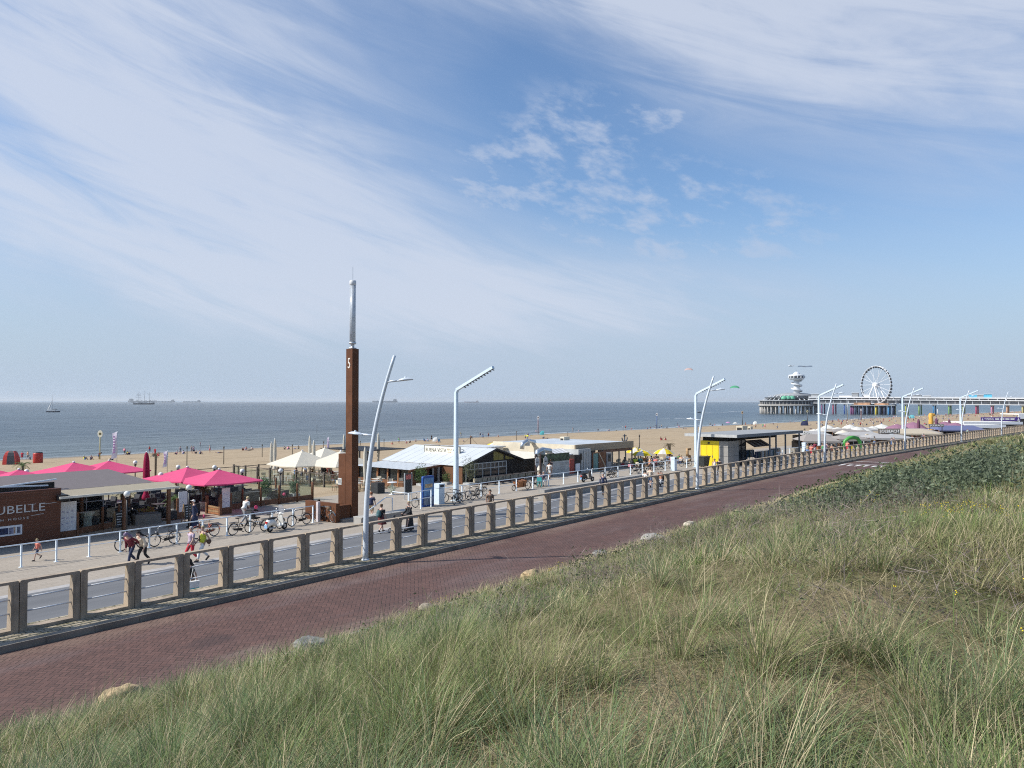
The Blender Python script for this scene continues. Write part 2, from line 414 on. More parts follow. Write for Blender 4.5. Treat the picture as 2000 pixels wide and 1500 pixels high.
c = t.mix(t.ramp(n1, .35, .7), (.115, .118, .125), (.165, .167, .172)); c = t.mix(t.m('MULTIPLY', n2, .35), c, (.2, .2, .2)); c = t.mix(t.m('MULTIPLY', t.ramp(n3, .5, .7), .3), c, (.09, .09, .095))
L.new(c, p.inputs['Base Color']); bumpn(t, L, p, n2, .3, .01)
sheet('cycle_path', AV, [18.6, 24, 30, 33.8], PZ - .004, m)
sheet('gutter', AV, [33.8, 34.25], PZ - .002, mat('pale_gutter', (.36, .34, .32), .8, 0, .15, 2.))

# --- upper road: herringbone clinker brick
m, t, p, L = setup('road_brick', .75, .3)
o_ = t.n('ShaderNodeTexCoord').outputs['Object']
rt = t.n('ShaderNodeVectorRotate', _rotation_type='Z_AXIS', Vector=o_, Angle=R(45)).outputs[0]

vx = t.n('ShaderNodeVectorMath', _operation='SCALE', i0=rt); vx.inputs['Scale'].default_value = 1 / .105
X, Y, Z = t.sep(vx.outputs[0]); ix, iy = t.m('FLOOR', X), t.m('FLOOR', Y); fx, fy = t.m('FRACT', X), t.m('FRACT', Y)
k = t.m('FLOORED_MODULO', t.m('SUBTRACT', ix, iy), 4.)
def eq(v): return t.m('COMPARE', k, v, .1)
d = t.m('MINIMUM', t.m('MINIMUM', t.m('ADD', fx, eq(1.)), t.m('ADD', t.m('SUBTRACT', 1., fx), eq(0.))),
    t.m('MINIMUM', t.m('ADD', t.m('SUBTRACT', 1., fy), eq(3.)), t.m('ADD', fy, eq(2.))))
idv = t.xyz(t.m('SUBTRACT', ix, eq(1.)), t.m('SUBTRACT', iy, eq(2.)))
rnd = t.n('ShaderNodeTexWhiteNoise', _noise_dimensions='2D', Vector=idv).outputs[0]
n1 = t.noise(t.vm('MULTIPLY', o_, (.22, 1., 1.)), .8, 5., .6); n2 = t.noise(o_, .5, 5., .65); n4 = t.noise(o_, 60., 2.)
c = t.mix(rnd, (.102, .056, .046), (.136, .073, .059)); c = t.mix(t.m('MULTIPLY', t.ramp(n1, .45, .72), .45), c, (.17, .128, .122))
ba, bb, bz = t.sep(t.n('ShaderNodeAttribute', _attribute_name='ab').outputs['Vector'])
kerbdust = t.m('MULTIPLY', t.ramp(bb, 16.6, 17.6), t.ramp(n2, .35, .6))
c = t.mix(t.m('MULTIPLY', kerbdust, .45), c, (.26, .185, .14))
sandy = t.m('MULTIPLY', t.ramp(t.m('ADD', bb, t.m('MULTIPLY', n2, 2.6)), 15.9, 14.3), t.ramp(n1, .3, .7)); c = t.mix(t.m('MULTIPLY', sandy, .5), c, (.27, .215, .15)); c = t.mix(t.m('MULTIPLY', t.ramp(t.noise(o_, .16, 5., .6), .5, .72), .3), c, (.075, .05, .046))
gapm = t.m('MULTIPLY', t.ramp(d, .16, .05), t.ramp(t.noise(o_, 2.2, 4., .6), .36, .56))
c = t.mix(t.m('MULTIPLY', gapm, .62), c, (.034, .024, .02))
stain = t.m('MULTIPLY', t.ramp(t.n('ShaderNodeVectorMath', _operation='LENGTH', i0=t.vm('MULTIPLY', t.vm('SUBTRACT', t.xyz(ba, bb), (9.2, 15.2, 0)), (1., 1.6, 0))).outputs['Value'], .75, .3), .4)
c = t.mix(stain, c, (.04, .03, .03))
L.new(c, p.inputs['Base Color']); bumpn(t, L, p, t.m('ADD', t.m('MULTIPLY', t.ramp(d, 0., .14), 1.), t.m('ADD', t.m('MULTIPLY', rnd, .35), t.m('MULTIPLY', n4, .2))), .6, .012)
RZ = 7.27
sheet('brick_road', AV, [13.25, 15, 16.5, 17.85], RZ, m)
sheet('road_edge', AV, [12.9, 13.25], RZ + .02, mat('edge_concrete', (.3, .28, .25), .85, 0, .2, 2., .2))
# give-way teeth and lines painted across the road
mk = MB(); 
def gnd(a, b): return (a, b - float(bend(a)), RZ + .005)
for i in range(7):
  b0 = 13.6 + i * .6; mk.poly([gnd(66.2, b0), gnd(66.2, b0 + .36), gnd(64.6, b0 + .18)])
for a0 in (67.0, 70.2):
  mk.poly([gnd(a0, 13.4), gnd(a0 + .18, 13.4), gnd(a0 + .18, 17.7), gnd(a0, 17.7)])
for i in range(0): mk.poly([gnd(68., 13.5 + i * .54), gnd(69.6, 13.5 + i * .54), gnd(69.6, 13.72 + i * .54), gnd(68., 13.72 + i * .54)])
o = mk.build('road_marking', mat('road_paint', (.72, .71, .68), .7, 0, .15, 6.)); o.rotation_euler = (0, 0, TH); tag(o, kind='structure')

# --- cobbled verge between kerb and railing
m, t, p, L = setup('verge_cobbles', .85, .3)
o_ = t.n('ShaderNodeTexCoord').outputs['Object']; wv = t.n('ShaderNodeVectorMath', _operation='ADD', i0=o_, i1=t.vm('MULTIPLY', t.n('ShaderNodeTexNoise', Vector=o_, Scale=3.).outputs[1], (.10, .10, 0.))).outputs[0]
br = t.n('ShaderNodeTexBrick', _offset=.5, Vector=wv, Color1=(.31, .265, .19, 1), Color2=(.43, .37, .275, 1), Mortar=(.10, .09, .055, 1), Scale=1., Mortar__Size=.014, Mortar__Smooth=.35, Brick__Width=.21, Row__Height=.13)
n1 = t.noise(o_, 1.3, 6., .7); n2 = t.noise(o_, 9., 4., .7)
c = t.mix(t.m('MULTIPLY', t.ramp(n2, .4, .75), .5), br.outputs[0], (.2, .18, .13)); c = t.mix(t.m('MULTIPLY', t.ramp(n1, .5, .66), t.ramp(n2, .3, .6)), c, (.07, .075, .03))
L.new(c, p.inputs['Base Color']); bumpn(t, L, p, t.m('ADD', t.m('SUBTRACT', 1., br.outputs[1]), t.m('MULTIPLY', n2, .4)), 1., .025)
VZ = 7.4
sheet('cobble_verge', AV, [18.1, 18.6, 19.3], VZ, m)
# --- kerb: stones about a metre long
kb = MB(); a0 = -30.
while a0 < 400:
  l = 1.0 if a0 < 90 else 6.
  x = [(a0 + .006, 17.85), (a0 + l - .006, 17.85), (a0 + l - .006, 18.1), (a0 + .006, 18.1)]
  q = [(u, v - float(bend(u))) for u, v in x]
  kb.slab([(u, v, RZ - .1) for u, v in q], (0, 0, .1 + VZ - RZ + .012 + random.uniform(-.004, .004))); a0 += l
o = kb.build('kerb', mat('kerb_stone', (.225, .20, .165), .85, 0, .25, 1.5, .4)); o.rotation_euler = (0, 0, TH); tag(o, kind='structure')
# --- retaining wall below the railing
rw = MB()
for i in range(len(AV) - 1):
  a0, a1 = AV[i], AV[i + 1]; q = [(u, v - float(bend(u))) for u, v in ((a0, 19.0), (a1, 19.0), (a1, 19.3), (a0, 19.3))]
  rw.slab([(u, v, PZ - .4) for u, v in q], (0, 0, VZ - PZ + .4 - .02))
o = rw.build('retaining_wall', mat('wall_concrete', (.34, .31, .27), .85, 0, .2, .8, .3)); o.rotation_euler = (0, 0, TH)
tag(o, 'long concrete retaining wall under the row of concrete railing frames', 'wall')

# --- dune
def toe(A): return 13.05 - 1.15 * np.exp(-((A - 5.5) / 5.) ** 2)
def zdune(A, B):
  s = np.clip((toe(A) - B) / (toe(A) - 1.45), 0, 1); s = s * (1.25 - .25 * s)
  z = RZ - .02 + 3.45 * s
  k = np.clip((toe(A) - .15 - B) / 3., 0, 1)
  z = z + k * (.16 * np.sin(A * .55 + .8 * np.sin(B * .6)) * np.sin(B * .7 + A * .2 + 1.) + .09 * np.sin(A * 1.4 + B * 1.1) * np.sin(B * 1.7 - A * .6) + .25 * np.sin(A * .13 + 1.2))
  k2 = np.exp(-((A - 24) / 14.) ** 2 - ((B - 3) / 5.) ** 2); z = z + .25 * k2
  near = np.exp(-(A ** 2 + B ** 2) / 20.)
  return z * (1 - near) + near * 10.55
m, t, p, L = setup('dune_ground', .95, .1)
o_ = t.n('ShaderNodeTexCoord').outputs['Object']; n1 = t.noise(o_, .6, 6., .65); n2 = t.noise(o_, 5., 6., .7); n3 = t.noise(o_, 25., 4., .7)
c = t.mix(t.ramp(n1, .38, .62), (.12, .125, .05), (.24, .19, .11)); c = t.mix(t.m('MULTIPLY', t.ramp(n2, .45, .7), .6), c, (.36, .29, .18)); c = t.mix(t.m('MULTIPLY', t.ramp(n3, .45, .65), .55), c, (.10, .08, .05))
L.new(c, p.inputs['Base Color']); bumpn(t, L, p, t.m('ADD', n2, t.m('MULTIPLY', n3, .5)), 1., .08)
sheet('dune', np.concatenate([lin(-60, -12, 20), lin(-10, 80, 150), lin(82, 200, 40), [260, 400, 900]]), np.concatenate([lin(-80, -6, 14), lin(-5, 13.1, 50)]), zdune, m)
# ================================================================ DUNE VEGETATION (ground cover: stuff)
def leafmat(name, rough=.6, trans=.3):
  m = bpy.data.materials.new(name); m.use_nodes = True; t = NT(m.node_tree); nt = m.node_tree; p = nt.nodes['Principled BSDF']
  c = t.n('ShaderNodeAttribute', _attribute_name='tint').outputs['Color']
  nt.links.new(c, p.inputs['Base Color']); p.inputs['Roughness'].default_value = rough; p.inputs['Specular IOR Level'].default_value = .25
  tl = t.n('ShaderNodeBsdfTranslucent', Color=c)
  mx = t.n('ShaderNodeMixShader', i0=trans, i1=p.outputs[0], i2=tl.outputs[0]); nt.links.new(mx.outputs[0], nt.nodes['Material Output'].inputs[0])
  return m
def visible(A, B, Z, mx=420, my=260):
  P = Wn(A, B, Z); y = P[:, 1]; ok = y > .35
  px = 1000 + 1502 * P[:, 0] / np.maximum(y, .35); py = 784 + 1502 * (CZ - P[:, 2]) / np.maximum(y, .35)
  return ok & (px > -mx) & (px < 2000 + mx) & (py < 1500 + my)
def blades(name, A, B, L, phi0, kap, azm, w, c0, c1, m, seg=3, label=None, z0=None):
  """one mesh of curved grass blades; every blade has its own length, bend, width and colours"""
  n = len(A); z = zdune(A, B) - .02 if z0 is None else z0; base = Wn(A, B, z)
  dirx, diry = np.cos(azm), np.sin(azm); V = np.empty((n, seg + 1, 2, 3), np.float32); C = np.empty((n, seg + 1, 2, 4), np.float32)
  tw = azm + np.pi / 2 + rng.normal(0, .5, n); sxv, syv = np.cos(tw), np.sin(tw)
  h = np.zeros(n); v = np.zeros(n)
  for k in range(seg + 1):
    tt = k / seg
    if k:
      ph = phi0 + kap * (tt - .5 / seg); h = h + np.sin(ph) * L / seg; v = v + np.cos(ph) * L / seg
    ww = w * (1 - .93 * tt ** 1.8) * .5
    cx, cy, cz = base[:, 0] + dirx * h, base[:, 1] + diry * h, base[:, 2] + v
    for j, sg in enumerate((-1, 1)):
      V[:, k, j, 0] = cx + sg * ww * sxv; V[:, k, j, 1] = cy + sg * ww * syv; V[:, k, j, 2] = cz
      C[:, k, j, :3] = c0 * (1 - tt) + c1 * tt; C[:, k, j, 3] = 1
  i = (np.arange(n) * (seg + 1) * 2)[:, None] + np.arange(seg)[None, :] * 2
  f = np.stack([i, i + 1, i + 3, i + 2], -1).reshape(-1, 4)
  me = bpy.data.meshes.new(name); raw_mesh(me, V.reshape(-1, 3), f)
  a_ = me.attributes.new('tint', 'FLOAT_COLOR', 'POINT'); a_.data.foreach_set('color', C.ravel())
  me.polygons.foreach_set('use_smooth', np.ones(len(f), bool)); me.materials.append(m)
  o = bpy.data.objects.new(name, me); col.objects.link(o); return tag(o, label, 'grass' if label else None, None, 'stuff')
def dist(A, B, Z=10.): P = Wn(A, B, Z + 0 * A); return np.hypot(P[:, 0], P[:, 1])
def fbm(A, B, f, s):                          # cheap smooth patch field, 0..1
  r = 0
  for k in range(4):
    q = f * 1.7 ** k; r = r + np.sin(A * q + s * 3.1 + 1.7 * np.sin(B * q * .8 + s + k)) * np.sin(B * q * 1.1 + s * 1.7 + 1.3 * np.sin(A * q * .7 + k * 2.)) / 1.5 ** k
  return np.clip(.5 + r / 3.2, 0, 1)
C3 = lambda *v: np.array(v, float)
GREEN, OLIVE, STRAW, BLUE, BROWN = C3(.14, .222, .056), C3(.24, .258, .098), C3(.58, .49, .30), C3(.125, .205, .095), C3(.19, .125, .08)
def scatter(n, amax=70., amin=-12., bmin=-7., bmax=13.1, power=1.):
  # denser close to the eye
  r = amin + (amax - amin) * rng.random(n) ** power; return r, bmin + (bmax - bmin) * rng.random(n)
def clear(A, B, spots, f, keep):              # thin the grass where shrubs stand
  m = np.ones(len(A), bool)
  for a, b, r, h in spots: m &= ((A - a) ** 2 + (B - b) ** 2) > (f * r) ** 2
  return m | (rng.random(len(A)) < keep)
def patch(n, a0, a1, b0, b1, r0, r1, h0, h1):
  return [(random.uniform(a0, a1), random.uniform(b0, b1), random.uniform(r0, r1), random.uniform(h0, h1)) for _ in range(n)]
SH = []
for px, py, zz, n in ((1720, 975, 10.2, 9), (1800, 945, 10.4, 10), (1880, 915, 10.5, 10), (1960, 920, 10.6, 9), (1650, 985, 9.8, 7), (1960, 955, 10.7, 7), (1850, 960, 10.6, 7), (1960, 885, 10.4, 8), (1760, 930, 9.9, 8), (1990, 905, 10.6, 6), (1760, 1010, 10.3, 4), (1620, 1015, 9.9, 3), (1900, 1000, 10.6, 4), (1980, 985, 10.7, 4)):
  a, b = at(px, py, zz)
  for _ in range(n): SH.append((a + random.gauss(0, 1.6), min(12., b + random.gauss(0, .9)), random.uniform(.5, 1.0), random.uniform(.35, .65)))
S2 = patch(34, 33, 62, 10.2, 12.6, .5, .9, .3, .55) + patch(14, 17, 24, 10.2, 11.8, .35, .7, .25, .45) + patch(40, 60, 120, 7, 12.6, .7, 1.3, .35, .6) + patch(12, 9, 14, 11.0, 12.2, .3, .5, .2, .35)
S3 = []
for px, py, zz, n in ((1150, 1215, 9.6, 5), (1290, 1115, 9.3, 6), (1420, 1105, 9.6, 7), (1500, 1170, 10.2, 5), (1480, 1060, 9.5, 7), (1640, 1085, 10.2, 7), (1100, 1290, 9.9, 4), (1780, 1055, 10.4, 6), (900, 1300, 9.3, 3), (1560, 1250, 10.4, 3)):
  a, b = at(px, py, zz)
  for _ in range(n): S3.append((a + random.gauss(0, .8), b + random.gauss(0, .6), random.uniform(.35, .75), random.uniform(.35, .62)))
BC = [(*at(px, py + 16, 7.5), r_, 0) for px, py, r_ in ((240, 1402, .95), (234, 1450, .9), (610, 1272, .75), (838, 1198, .45), (1045, 1140, .75), (1277, 1062, .8), (1350, 1031, .55))]
WIND = math.radians(10)                       # blades lean away from the sea wind, towards +x
def tussocks():
  out = []
  for (n, d0, d1, nb, wid, lmin, lmax) in ((560, 0, 8, 120, .0046, .26, .62), (2300, 8, 18, 80, .0075, .22, .52), (3800, 18, 40, 36, .014, .2, .45), (3000, 40, 120, 18, .03, .22, .45)):
    A, B = [], []
    while len(A) < n:
      a = rng.uniform(-8, 120 if d1 > 40 else 50, 4000); b = rng.uniform(-6, 13.2, 4000); d = dist(a, b)
      pf = fbm(a, b, .5, 1.)
      ok = (d > d0) & (d <= d1) & visible(a, b, zdune(a, b) + .5) & (rng.random(4000) < np.clip(pf * 2.6 - .92, .07, 1)) & (d > 2.0) & clear(a, b, SH, .7, .14) & clear(a, b, S3, .75, .22) & clear(a, b, BC, .95, .03)
      if not ok.any(): break
      A += list(a[ok]); B += list(b[ok])
    A, B = np.array(A[:n]), np.array(B[:n]); cnt = (nb * rng.uniform(.5, 1.35, len(A))).astype(int)
    I = np.repeat(np.arange(len(A)), cnt); k = len(I)
    hue = 1.5 * fbm(A, B, .33, 4.) - .28 + rng.normal(0, .2, len(A)); size = rng.uniform(lmin, lmax, len(A)) * (.72 + .5 * fbm(A, B, .4, 9.)) * np.clip(.42 + (toe(A) - .45 - B) / 9, .38, 1)
    rr = np.abs(rng.normal(0, .085, k)) * (.6 + size[I]); aa = rng.uniform(0, 2 * np.pi, k)
    azm = aa + rng.normal(0, .5, k); a_, b_ = A[I] + rr * np.cos(aa - TH), B[I] + rr * np.sin(aa - TH)
    # wind: pull azimuth towards +x
    wx, wy = np.cos(azm) + .42, np.sin(azm) + .1; azm = np.arctan2(wy, wx)
    L = size[I] * rng.uniform(.55, 1.1, k); phi0 = np.clip(rng.normal(.34, .24, k) + rr * 1.6, 0, 1.25); kap = np.clip(rng.normal(.85, .45, k), .1, 2.2)
    h = np.clip(hue[I] + rng.normal(0, .14, k), 0, 1)[:, None]
    c1 = np.where(h < .5, BLUE * (1 - h * 2) + GREEN * h * 2, GREEN * (2 - 2 * h) + OLIVE * (2 * h - 1))
    dead = (rng.random(k) < .16 + .32 * fbm(a_, b_, .45, 7.))[:, None]; c1 = np.where(dead, STRAW * rng.uniform(.55, 1.05, (k, 1)), c1) * rng.uniform(.72, 1.25, (k, 1)) * np.repeat(rng.uniform(.78, 1.22, (len(A), 1)), cnt, 0)
    c0 = c1 * .55 + (STRAW * .5 + BROWN * .5) * .4
    out.append((a_, b_, L, phi0, kap, azm, wid * rng.uniform(.6, 1.3, k), c0, c1))
  return [np.concatenate(v) for v in zip(*out)]
gm = leafmat('marram_blade')
blades('marram_grass', *tussocks(), gm, 4, 'long arching marram grass covering the dune slope')
def thatch():
  out = []
  for (n, d0, d1, wid, lm) in ((150000, 1.4, 8, .0038, .17), (120000, 8, 22, .008, .18), (70000, 22, 120, .022, .22)):
    a = rng.uniform(-8, 110 if d1 > 40 else 30, n * 4); b = rng.uniform(-6, 13.0, n * 4); d = dist(a, b)
    ok = (d > d0) & (d < d1) & visible(a, b, zdune(a, b)) & clear(a, b, SH, .7, .15) & clear(a, b, S3, .7, .3) & clear(a, b, BC, .8, .2); a, b = a[ok][:n], b[ok][:n]; k = len(a)
    dry = fbm(a, b, .6, 2.); lying = rng.random(k) < dry * .9
    phi0 = np.where(lying, rng.normal(1.25, .2, k), np.abs(rng.normal(.35, .3, k))); kap = np.where(lying, rng.normal(.3, .3, k), rng.normal(.7, .4, k))
    L = lm * rng.uniform(.5, 1.7, k) * np.where(lying, 1.25, .9); g = rng.random((k, 1))
    c1 = np.where(lying[:, None] & (g < .75), STRAW * rng.uniform(.6, 1.3, (k, 1)), np.where(g < .25, STRAW * .7, np.where(g < .6, GREEN, OLIVE) * rng.uniform(.8, 1.35, (k, 1))))
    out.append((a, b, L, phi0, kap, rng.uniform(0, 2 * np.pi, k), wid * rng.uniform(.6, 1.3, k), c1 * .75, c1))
  return [np.concatenate(v) for v in zip(*out)]
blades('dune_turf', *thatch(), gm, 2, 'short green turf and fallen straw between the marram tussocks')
# flowering grass heads along the road edge
n = 12000; a = rng.uniform(3, 75, n); b = 13.22 - np.abs(rng.normal(0, .5, n)) + .12 * np.sin(a * 2.1); k = rng.random((n, 1))
blades('verge_grass', a, b, rng.uniform(.15, .42, n) * np.clip(a / 14, .5, 1), np.abs(rng.normal(.15, .15, n)), rng.normal(.6, .3, n), rng.normal(.2, .9, n), .004 + .00045 * dist(a, b), OLIVE * (.7 + .3 * k), STRAW * (.8 + .4 * k), gm, 3, 'pale thin grass fringing the brick road')

# low shrubs: leaf clusters through a lumpy volume
def shrubs(name, spots, leaf, cols, label, density=1., twig=False):
  P, Q, Cc = [], [], []
  for (a, b, r, h) in spots:
    z = float(zdune(np.array([a]), np.array([b]))[0]); d = float(dist(np.array([a]), np.array([b]))[0])
    s = leaf * max(1., d / 17.); n = int(density * 55 * (r * r) * (h + .4) / (s * s) * .028)
    u = rng.normal(0, 1, (n, 3)); u /= np.linalg.norm(u, axis=1)[:, None]; u[:, 2] = np.abs(u[:, 2])
    lump = 1 + .22 * np.sin(u[:, 0] * 5 + a) * np.sin(u[:, 1] * 6 + b) + .12 * np.sin(u[:, 2] * 9 + a * 3)
    rad = (rng.random(n) ** .28)[:, None] * lump[:, None]
    la, lb, lz = (u * rad).T; base = Wn(a + la * r, b + lb * r, z + .02 + lz * h)
    P.append(base); Q.append(np.full(n, s)); t_ = np.clip(rng.normal(.5, .28, n), 0, 1)[:, None]
    Cc.append((cols[0] * (1 - t_) + cols[1] * t_) * rng.uniform(.75, 1.25, (n, 1)) * rng.uniform(.72, 1.32))
  P, Q, Cc = np.concatenate(P), np.concatenate(Q), np.concatenate(Cc); n = len(P)
  d1 = rng.normal(0, 1, (n, 3)); d1[:, 2] = np.abs(d1[:, 2]) * (1.3 if twig else .7) + .1; d1 /= np.linalg.norm(d1, axis=1)[:, None]
  d2 = np.cross(d1, rng.normal(0, 1, (n, 3))); d2 /= np.linalg.norm(d2, axis=1)[:, None]
  le = Q * rng.uniform(.7, 1.3, n); wi = le * (.045 if twig else .42); le = le * (2.6 if twig else 1.)
  V = np.stack([P - d1 * le[:, None] * .5, P + d2 * wi[:, None] * .5, P + d1 * le[:, None] * .5, P - d2 * wi[:, None] * .5], 1).reshape(-1, 3)
  f = np.arange(n * 4).reshape(-1, 4); me = bpy.data.meshes.new(name); raw_mesh(me, V, f)
  C4 = np.ones((n, 4, 4), np.float32); C4[:, :, :3] = Cc[:, None, :]
  a_ = me.attributes.new('tint', 'FLOAT_COLOR', 'POINT'); a_.data.foreach_set('color', C4.ravel()); me.materials.append(gm)
  o = bpy.data.objects.new(name, me); col.objects.link(o); return tag(o, label, 'shrub', None, 'stuff')
shrubs('creeping_shrub', SH, .075, (C3(.066, .092, .05), C3(.18, .21, .135)), 'dark green low creeping shrub thicket on the dune shoulder', 2.6)
shrubs('verge_shrub', S2, .07, (C3(.048, .075, .026), C3(.11, .15, .06)), 'mid green low shrubs along the road edge of the dune')
shrubs('dry_twigs', S3, .08, (C3(.18, .13, .115), C3(.38, .31, .28)), 'dry brown twiggy scrub between the grass tussocks', 2.6, True)
shrubs('scrub_leaves', S3, .035, (C3(.09, .12, .05), C3(.19, .22, .11)), 'sparse small green leaves on the dry twiggy scrub', .22)
# yellow flowers
fl = []
for px, py, zz, n, sp in ((1890, 1088, 10.4, 60, .3), (1080, 1145, 8.9, 8, .15), (852, 1172, 7.6, 9, .18), (1700, 1020, 10.2, 7, .12), (1920, 1300, 10.6, 8, .4), (330, 1370, 7.5, 6, .2), (1300, 1090, 9.2, 6, .2)):
  a, b = at(px, py, zz)
  for _ in range(n): fl.append((a + random.gauss(0, sp), b + random.gauss(0, sp)))
fb = MB()
for a, b in fl:
  z = float(zdune(np.array([a]), np.array([b]))[0]) + random.uniform(.18, .36); x, y, _ = W(a, b)
  fb.use(1).tube([(x, y, z - .3), (x, y, z)], .003, 3, False)
  fb.use(0)
  for k in range(3): fb.ball((x + random.gauss(0, .018), y + random.gauss(0, .018), z + random.gauss(0, .012)), (.0065, .0065, .005), 6, 3)
tag(fb.build('yellow_flowers', [mat('flower_yellow', (.72, .55, .03), .6), mat('flower_stem', (.1, .15, .04), .7)]), 'small yellow flowers dotted through the dune grass', 'flowers', None, 'stuff')

# boulders at the foot of the dune
def boulder(seed, a, b, z, s, c, label, rot=0.):
  r = random.Random(seed); me = bpy.data.meshes.new('boulder'); bm = bmesh.new(); bmesh.ops.create_icosphere(bm, subdivisions=4, radius=1.)
  ph = [(Vector((r.gauss(0, 1), r.gauss(0, 1), r.gauss(0, 1))), r.uniform(.6, 1.)) for _ in range(9)]
  for v in bm.verts:
    p0 = v.co.copy(); k = 1.
    for q, d in ph:
      dd = p0.dot(q.normalized())
      if dd > d: k = min(k, d / dd)
    k *= 1 + .05 * math.sin(p0.x * 7 + seed) * math.sin(p0.y * 8) + .03 * math.sin(p0.z * 15 + p0.x * 11)
    v.co = Vector((p0.x * s[0], p0.y * s[1], p0.z * s[2])) * k
  for f in bm.faces: f.smooth = r.random() < .7
  bm.to_mesh(me); bm.free(); me.materials.append(c); o = bpy.data.objects.new('boulder', me); col.objects.link(o)
  o.location = W(a, b, z); o.rotation_euler = (r.uniform(-.2, .2), r.uniform(-.2, .2), TH + rot); tag(o, label, 'boulder', 'boulders along the foot of the dune')
tan = mat('sandstone', (.42, .31, .18), .9, 0, .4, 4., .8, 0.3, 20.); greys = mat('pale_granite', (.33, .315, .275), .85, 0, .3, 5., .6); dk = mat('dark_granite', (.2, .195, .18), .9, 0, .3, 5., .6)
boulder(3, *at(240, 1386, 7.5), 7.6, (.40, .29, .30), tan, 'rough yellow brown boulder in the grass at the lower left road edge')
boulder(5, *at(610, 1258, 7.35), 7.33, (.46, .32, .2), dk, 'dark flat boulder half hidden by grass bulging onto the road')
boulder(8, *at(838, 1190, 7.35), 7.36, (.30, .22, .17), mat('grey_tan_stone', (.34, .29, .22), .9, 0, .35, 5., .6), 'small grey boulder beside yellow flowers at the road edge')
boulder(12, *at(1045, 1128, 7.4), 7.4, (.62, .36, .24), tan, 'wide tan boulder below dark shrubs at the road edge')
boulder(15, *at(1178, 1083, 7.35), 7.3, (.5, .3, .2), dk, 'low dark grey boulder sunk in grass between tan and white ones')
boulder(19, *at(1277, 1053, 7.4), 7.38, (.74, .42, .24), greys, 'large whitish boulder in the grass beside the brick road')
boulder(23, *at(1350, 1025, 7.35), 7.3, (.42, .3, .2), mat('cream_stone', (.48, .42, .33), .9, 0, .3, 5., .6), 'small cream boulder farthest along the road edge')
# ================================================================ STREET FURNITURE
CONC = mat('railing_concrete', (.365, .295, .22), .8, 0, .22, 2.5, .35, .3, 30.)
_t = NT(CONC.node_tree); _p = CONC.node_tree.nodes['Principled BSDF']; _co = _t.n('ShaderNodeTexCoord').outputs['Object']; _oi = _t.n('ShaderNodeObjectInfo').outputs['Random']
_c = _p.inputs['Base Color'].links[0].from_socket; _w = _t.noise(_t.vm('ADD', _t.vm('MULTIPLY', _co, (9., 9., 1.1)), _t.xyz(_t.m('MULTIPLY', _oi, 50.), 0.)), 1., 4., .6)
_c = _t.mix(_t.m('MULTIPLY', _t.ramp(_w, .5, .72), .55), _c, (.15, .125, .10)); _c = _t.mix(1., _c, _t.mix(_oi, (.86, .86, .88), (1.1, 1.08, 1.04)), 'MULTIPLY'); CONC.node_tree.links.new(_c, _p.inputs['Base Color'])
WHT = mat('white_enamel', (.70, .78, .84), .35, 0, .05, 2.)
BARW = mat('bar_white', (.74, .76, .78), .35, 0, .05, 2.)
STEEL = mat('galvanised_steel', (.5, .52, .53), .4, .7, .1, 5.)
BLACK = mat('black_paint', (.022, .022, .024), .45, 0, .2, 4.)
DARK = mat('dark_rubber', (.03, .03, .03), .8, 0, .2, 8.)

# concrete railing: U-shaped precast frames standing side by side, two white bars in each
PITCH_A = 1.253
def frame_mesh(full=True):
  f = MB(); w = PITCH_A - .018; H = 1.12; n = 6
  # side profile of a post: slim at the top, deeper at the foot on the seaward side (local y)
  def post(x0, x1, sgn):
    v = [(x0, -.09, 0), (x1, -.09, 0), (x1, .15, 0), (x0, .15, 0), (x0, -.09, H - .09), (x1, -.09, H - .09), (x1, .07, H - .09), (x0, .07, H - .09)]
    f._add(v, [(0, 1, 5, 4), (2, 3, 7, 6), (0, 4, 7, 3), (1, 2, 6, 5), (0, 3, 2, 1)])
  pw = .15
  post(0, pw, 1); post(w - pw, w, -1)
  # top rail with rounded outer corners, as one profile in x-z extruded over depth
  prof = []
  r = .035
  for i in range(n + 1): t_ = math.pi / 2 * (1 - i / n); prof.append((r - r * math.sin(t_), H - r + r * math.cos(t_)))
  prof = [(0, H - .09)] + prof + [(w - x, z) for x, z in prof[::-1]] + [(w, H - .09)]
  q = .06
  inner = [(w - pw, H - .09)]
  for i in range(4): t_ = math.pi / 2 * i / 3; inner.append((w - pw - q + q * math.cos(t_), H - .09 - .0 + .03 * math.sin(t_)))
  inner += [(pw + (w - pw - x - 0), z) for x, z in inner[::-1]]
  pts = prof + inner
  f.slab([(x, -.092, z) for x, z in pts], (0, .164, 0))
  f.box(pw - .005, w - pw + .005, -.085, .13, 0, .075)
  return f, w, pw
f, w, pw = frame_mesh()
railp = local('concrete_railing_panel', 'brown grey concrete railing frame with two white bars beside the brick road', 'railing', W(0, 18.75, VZ), TH, 'concrete railing frames in a row along the road')
f.build('concrete_frame', CONC, railp)
for z in (.42, .72): MB().tube([(pw - .02, .0, z), (w - pw + .02, .0, z)], .021, 6).build('bar', BARW, railp)
freeze(railp)
far = frame_mesh()[0]
far.use(1)
for z in (.42, .72): far.tube([(pw - .02, .0, z), (w - pw + .02, .0, z)], .022, 4)
farp = None
k0 = -5; n_p = 0
lab = railp['label']
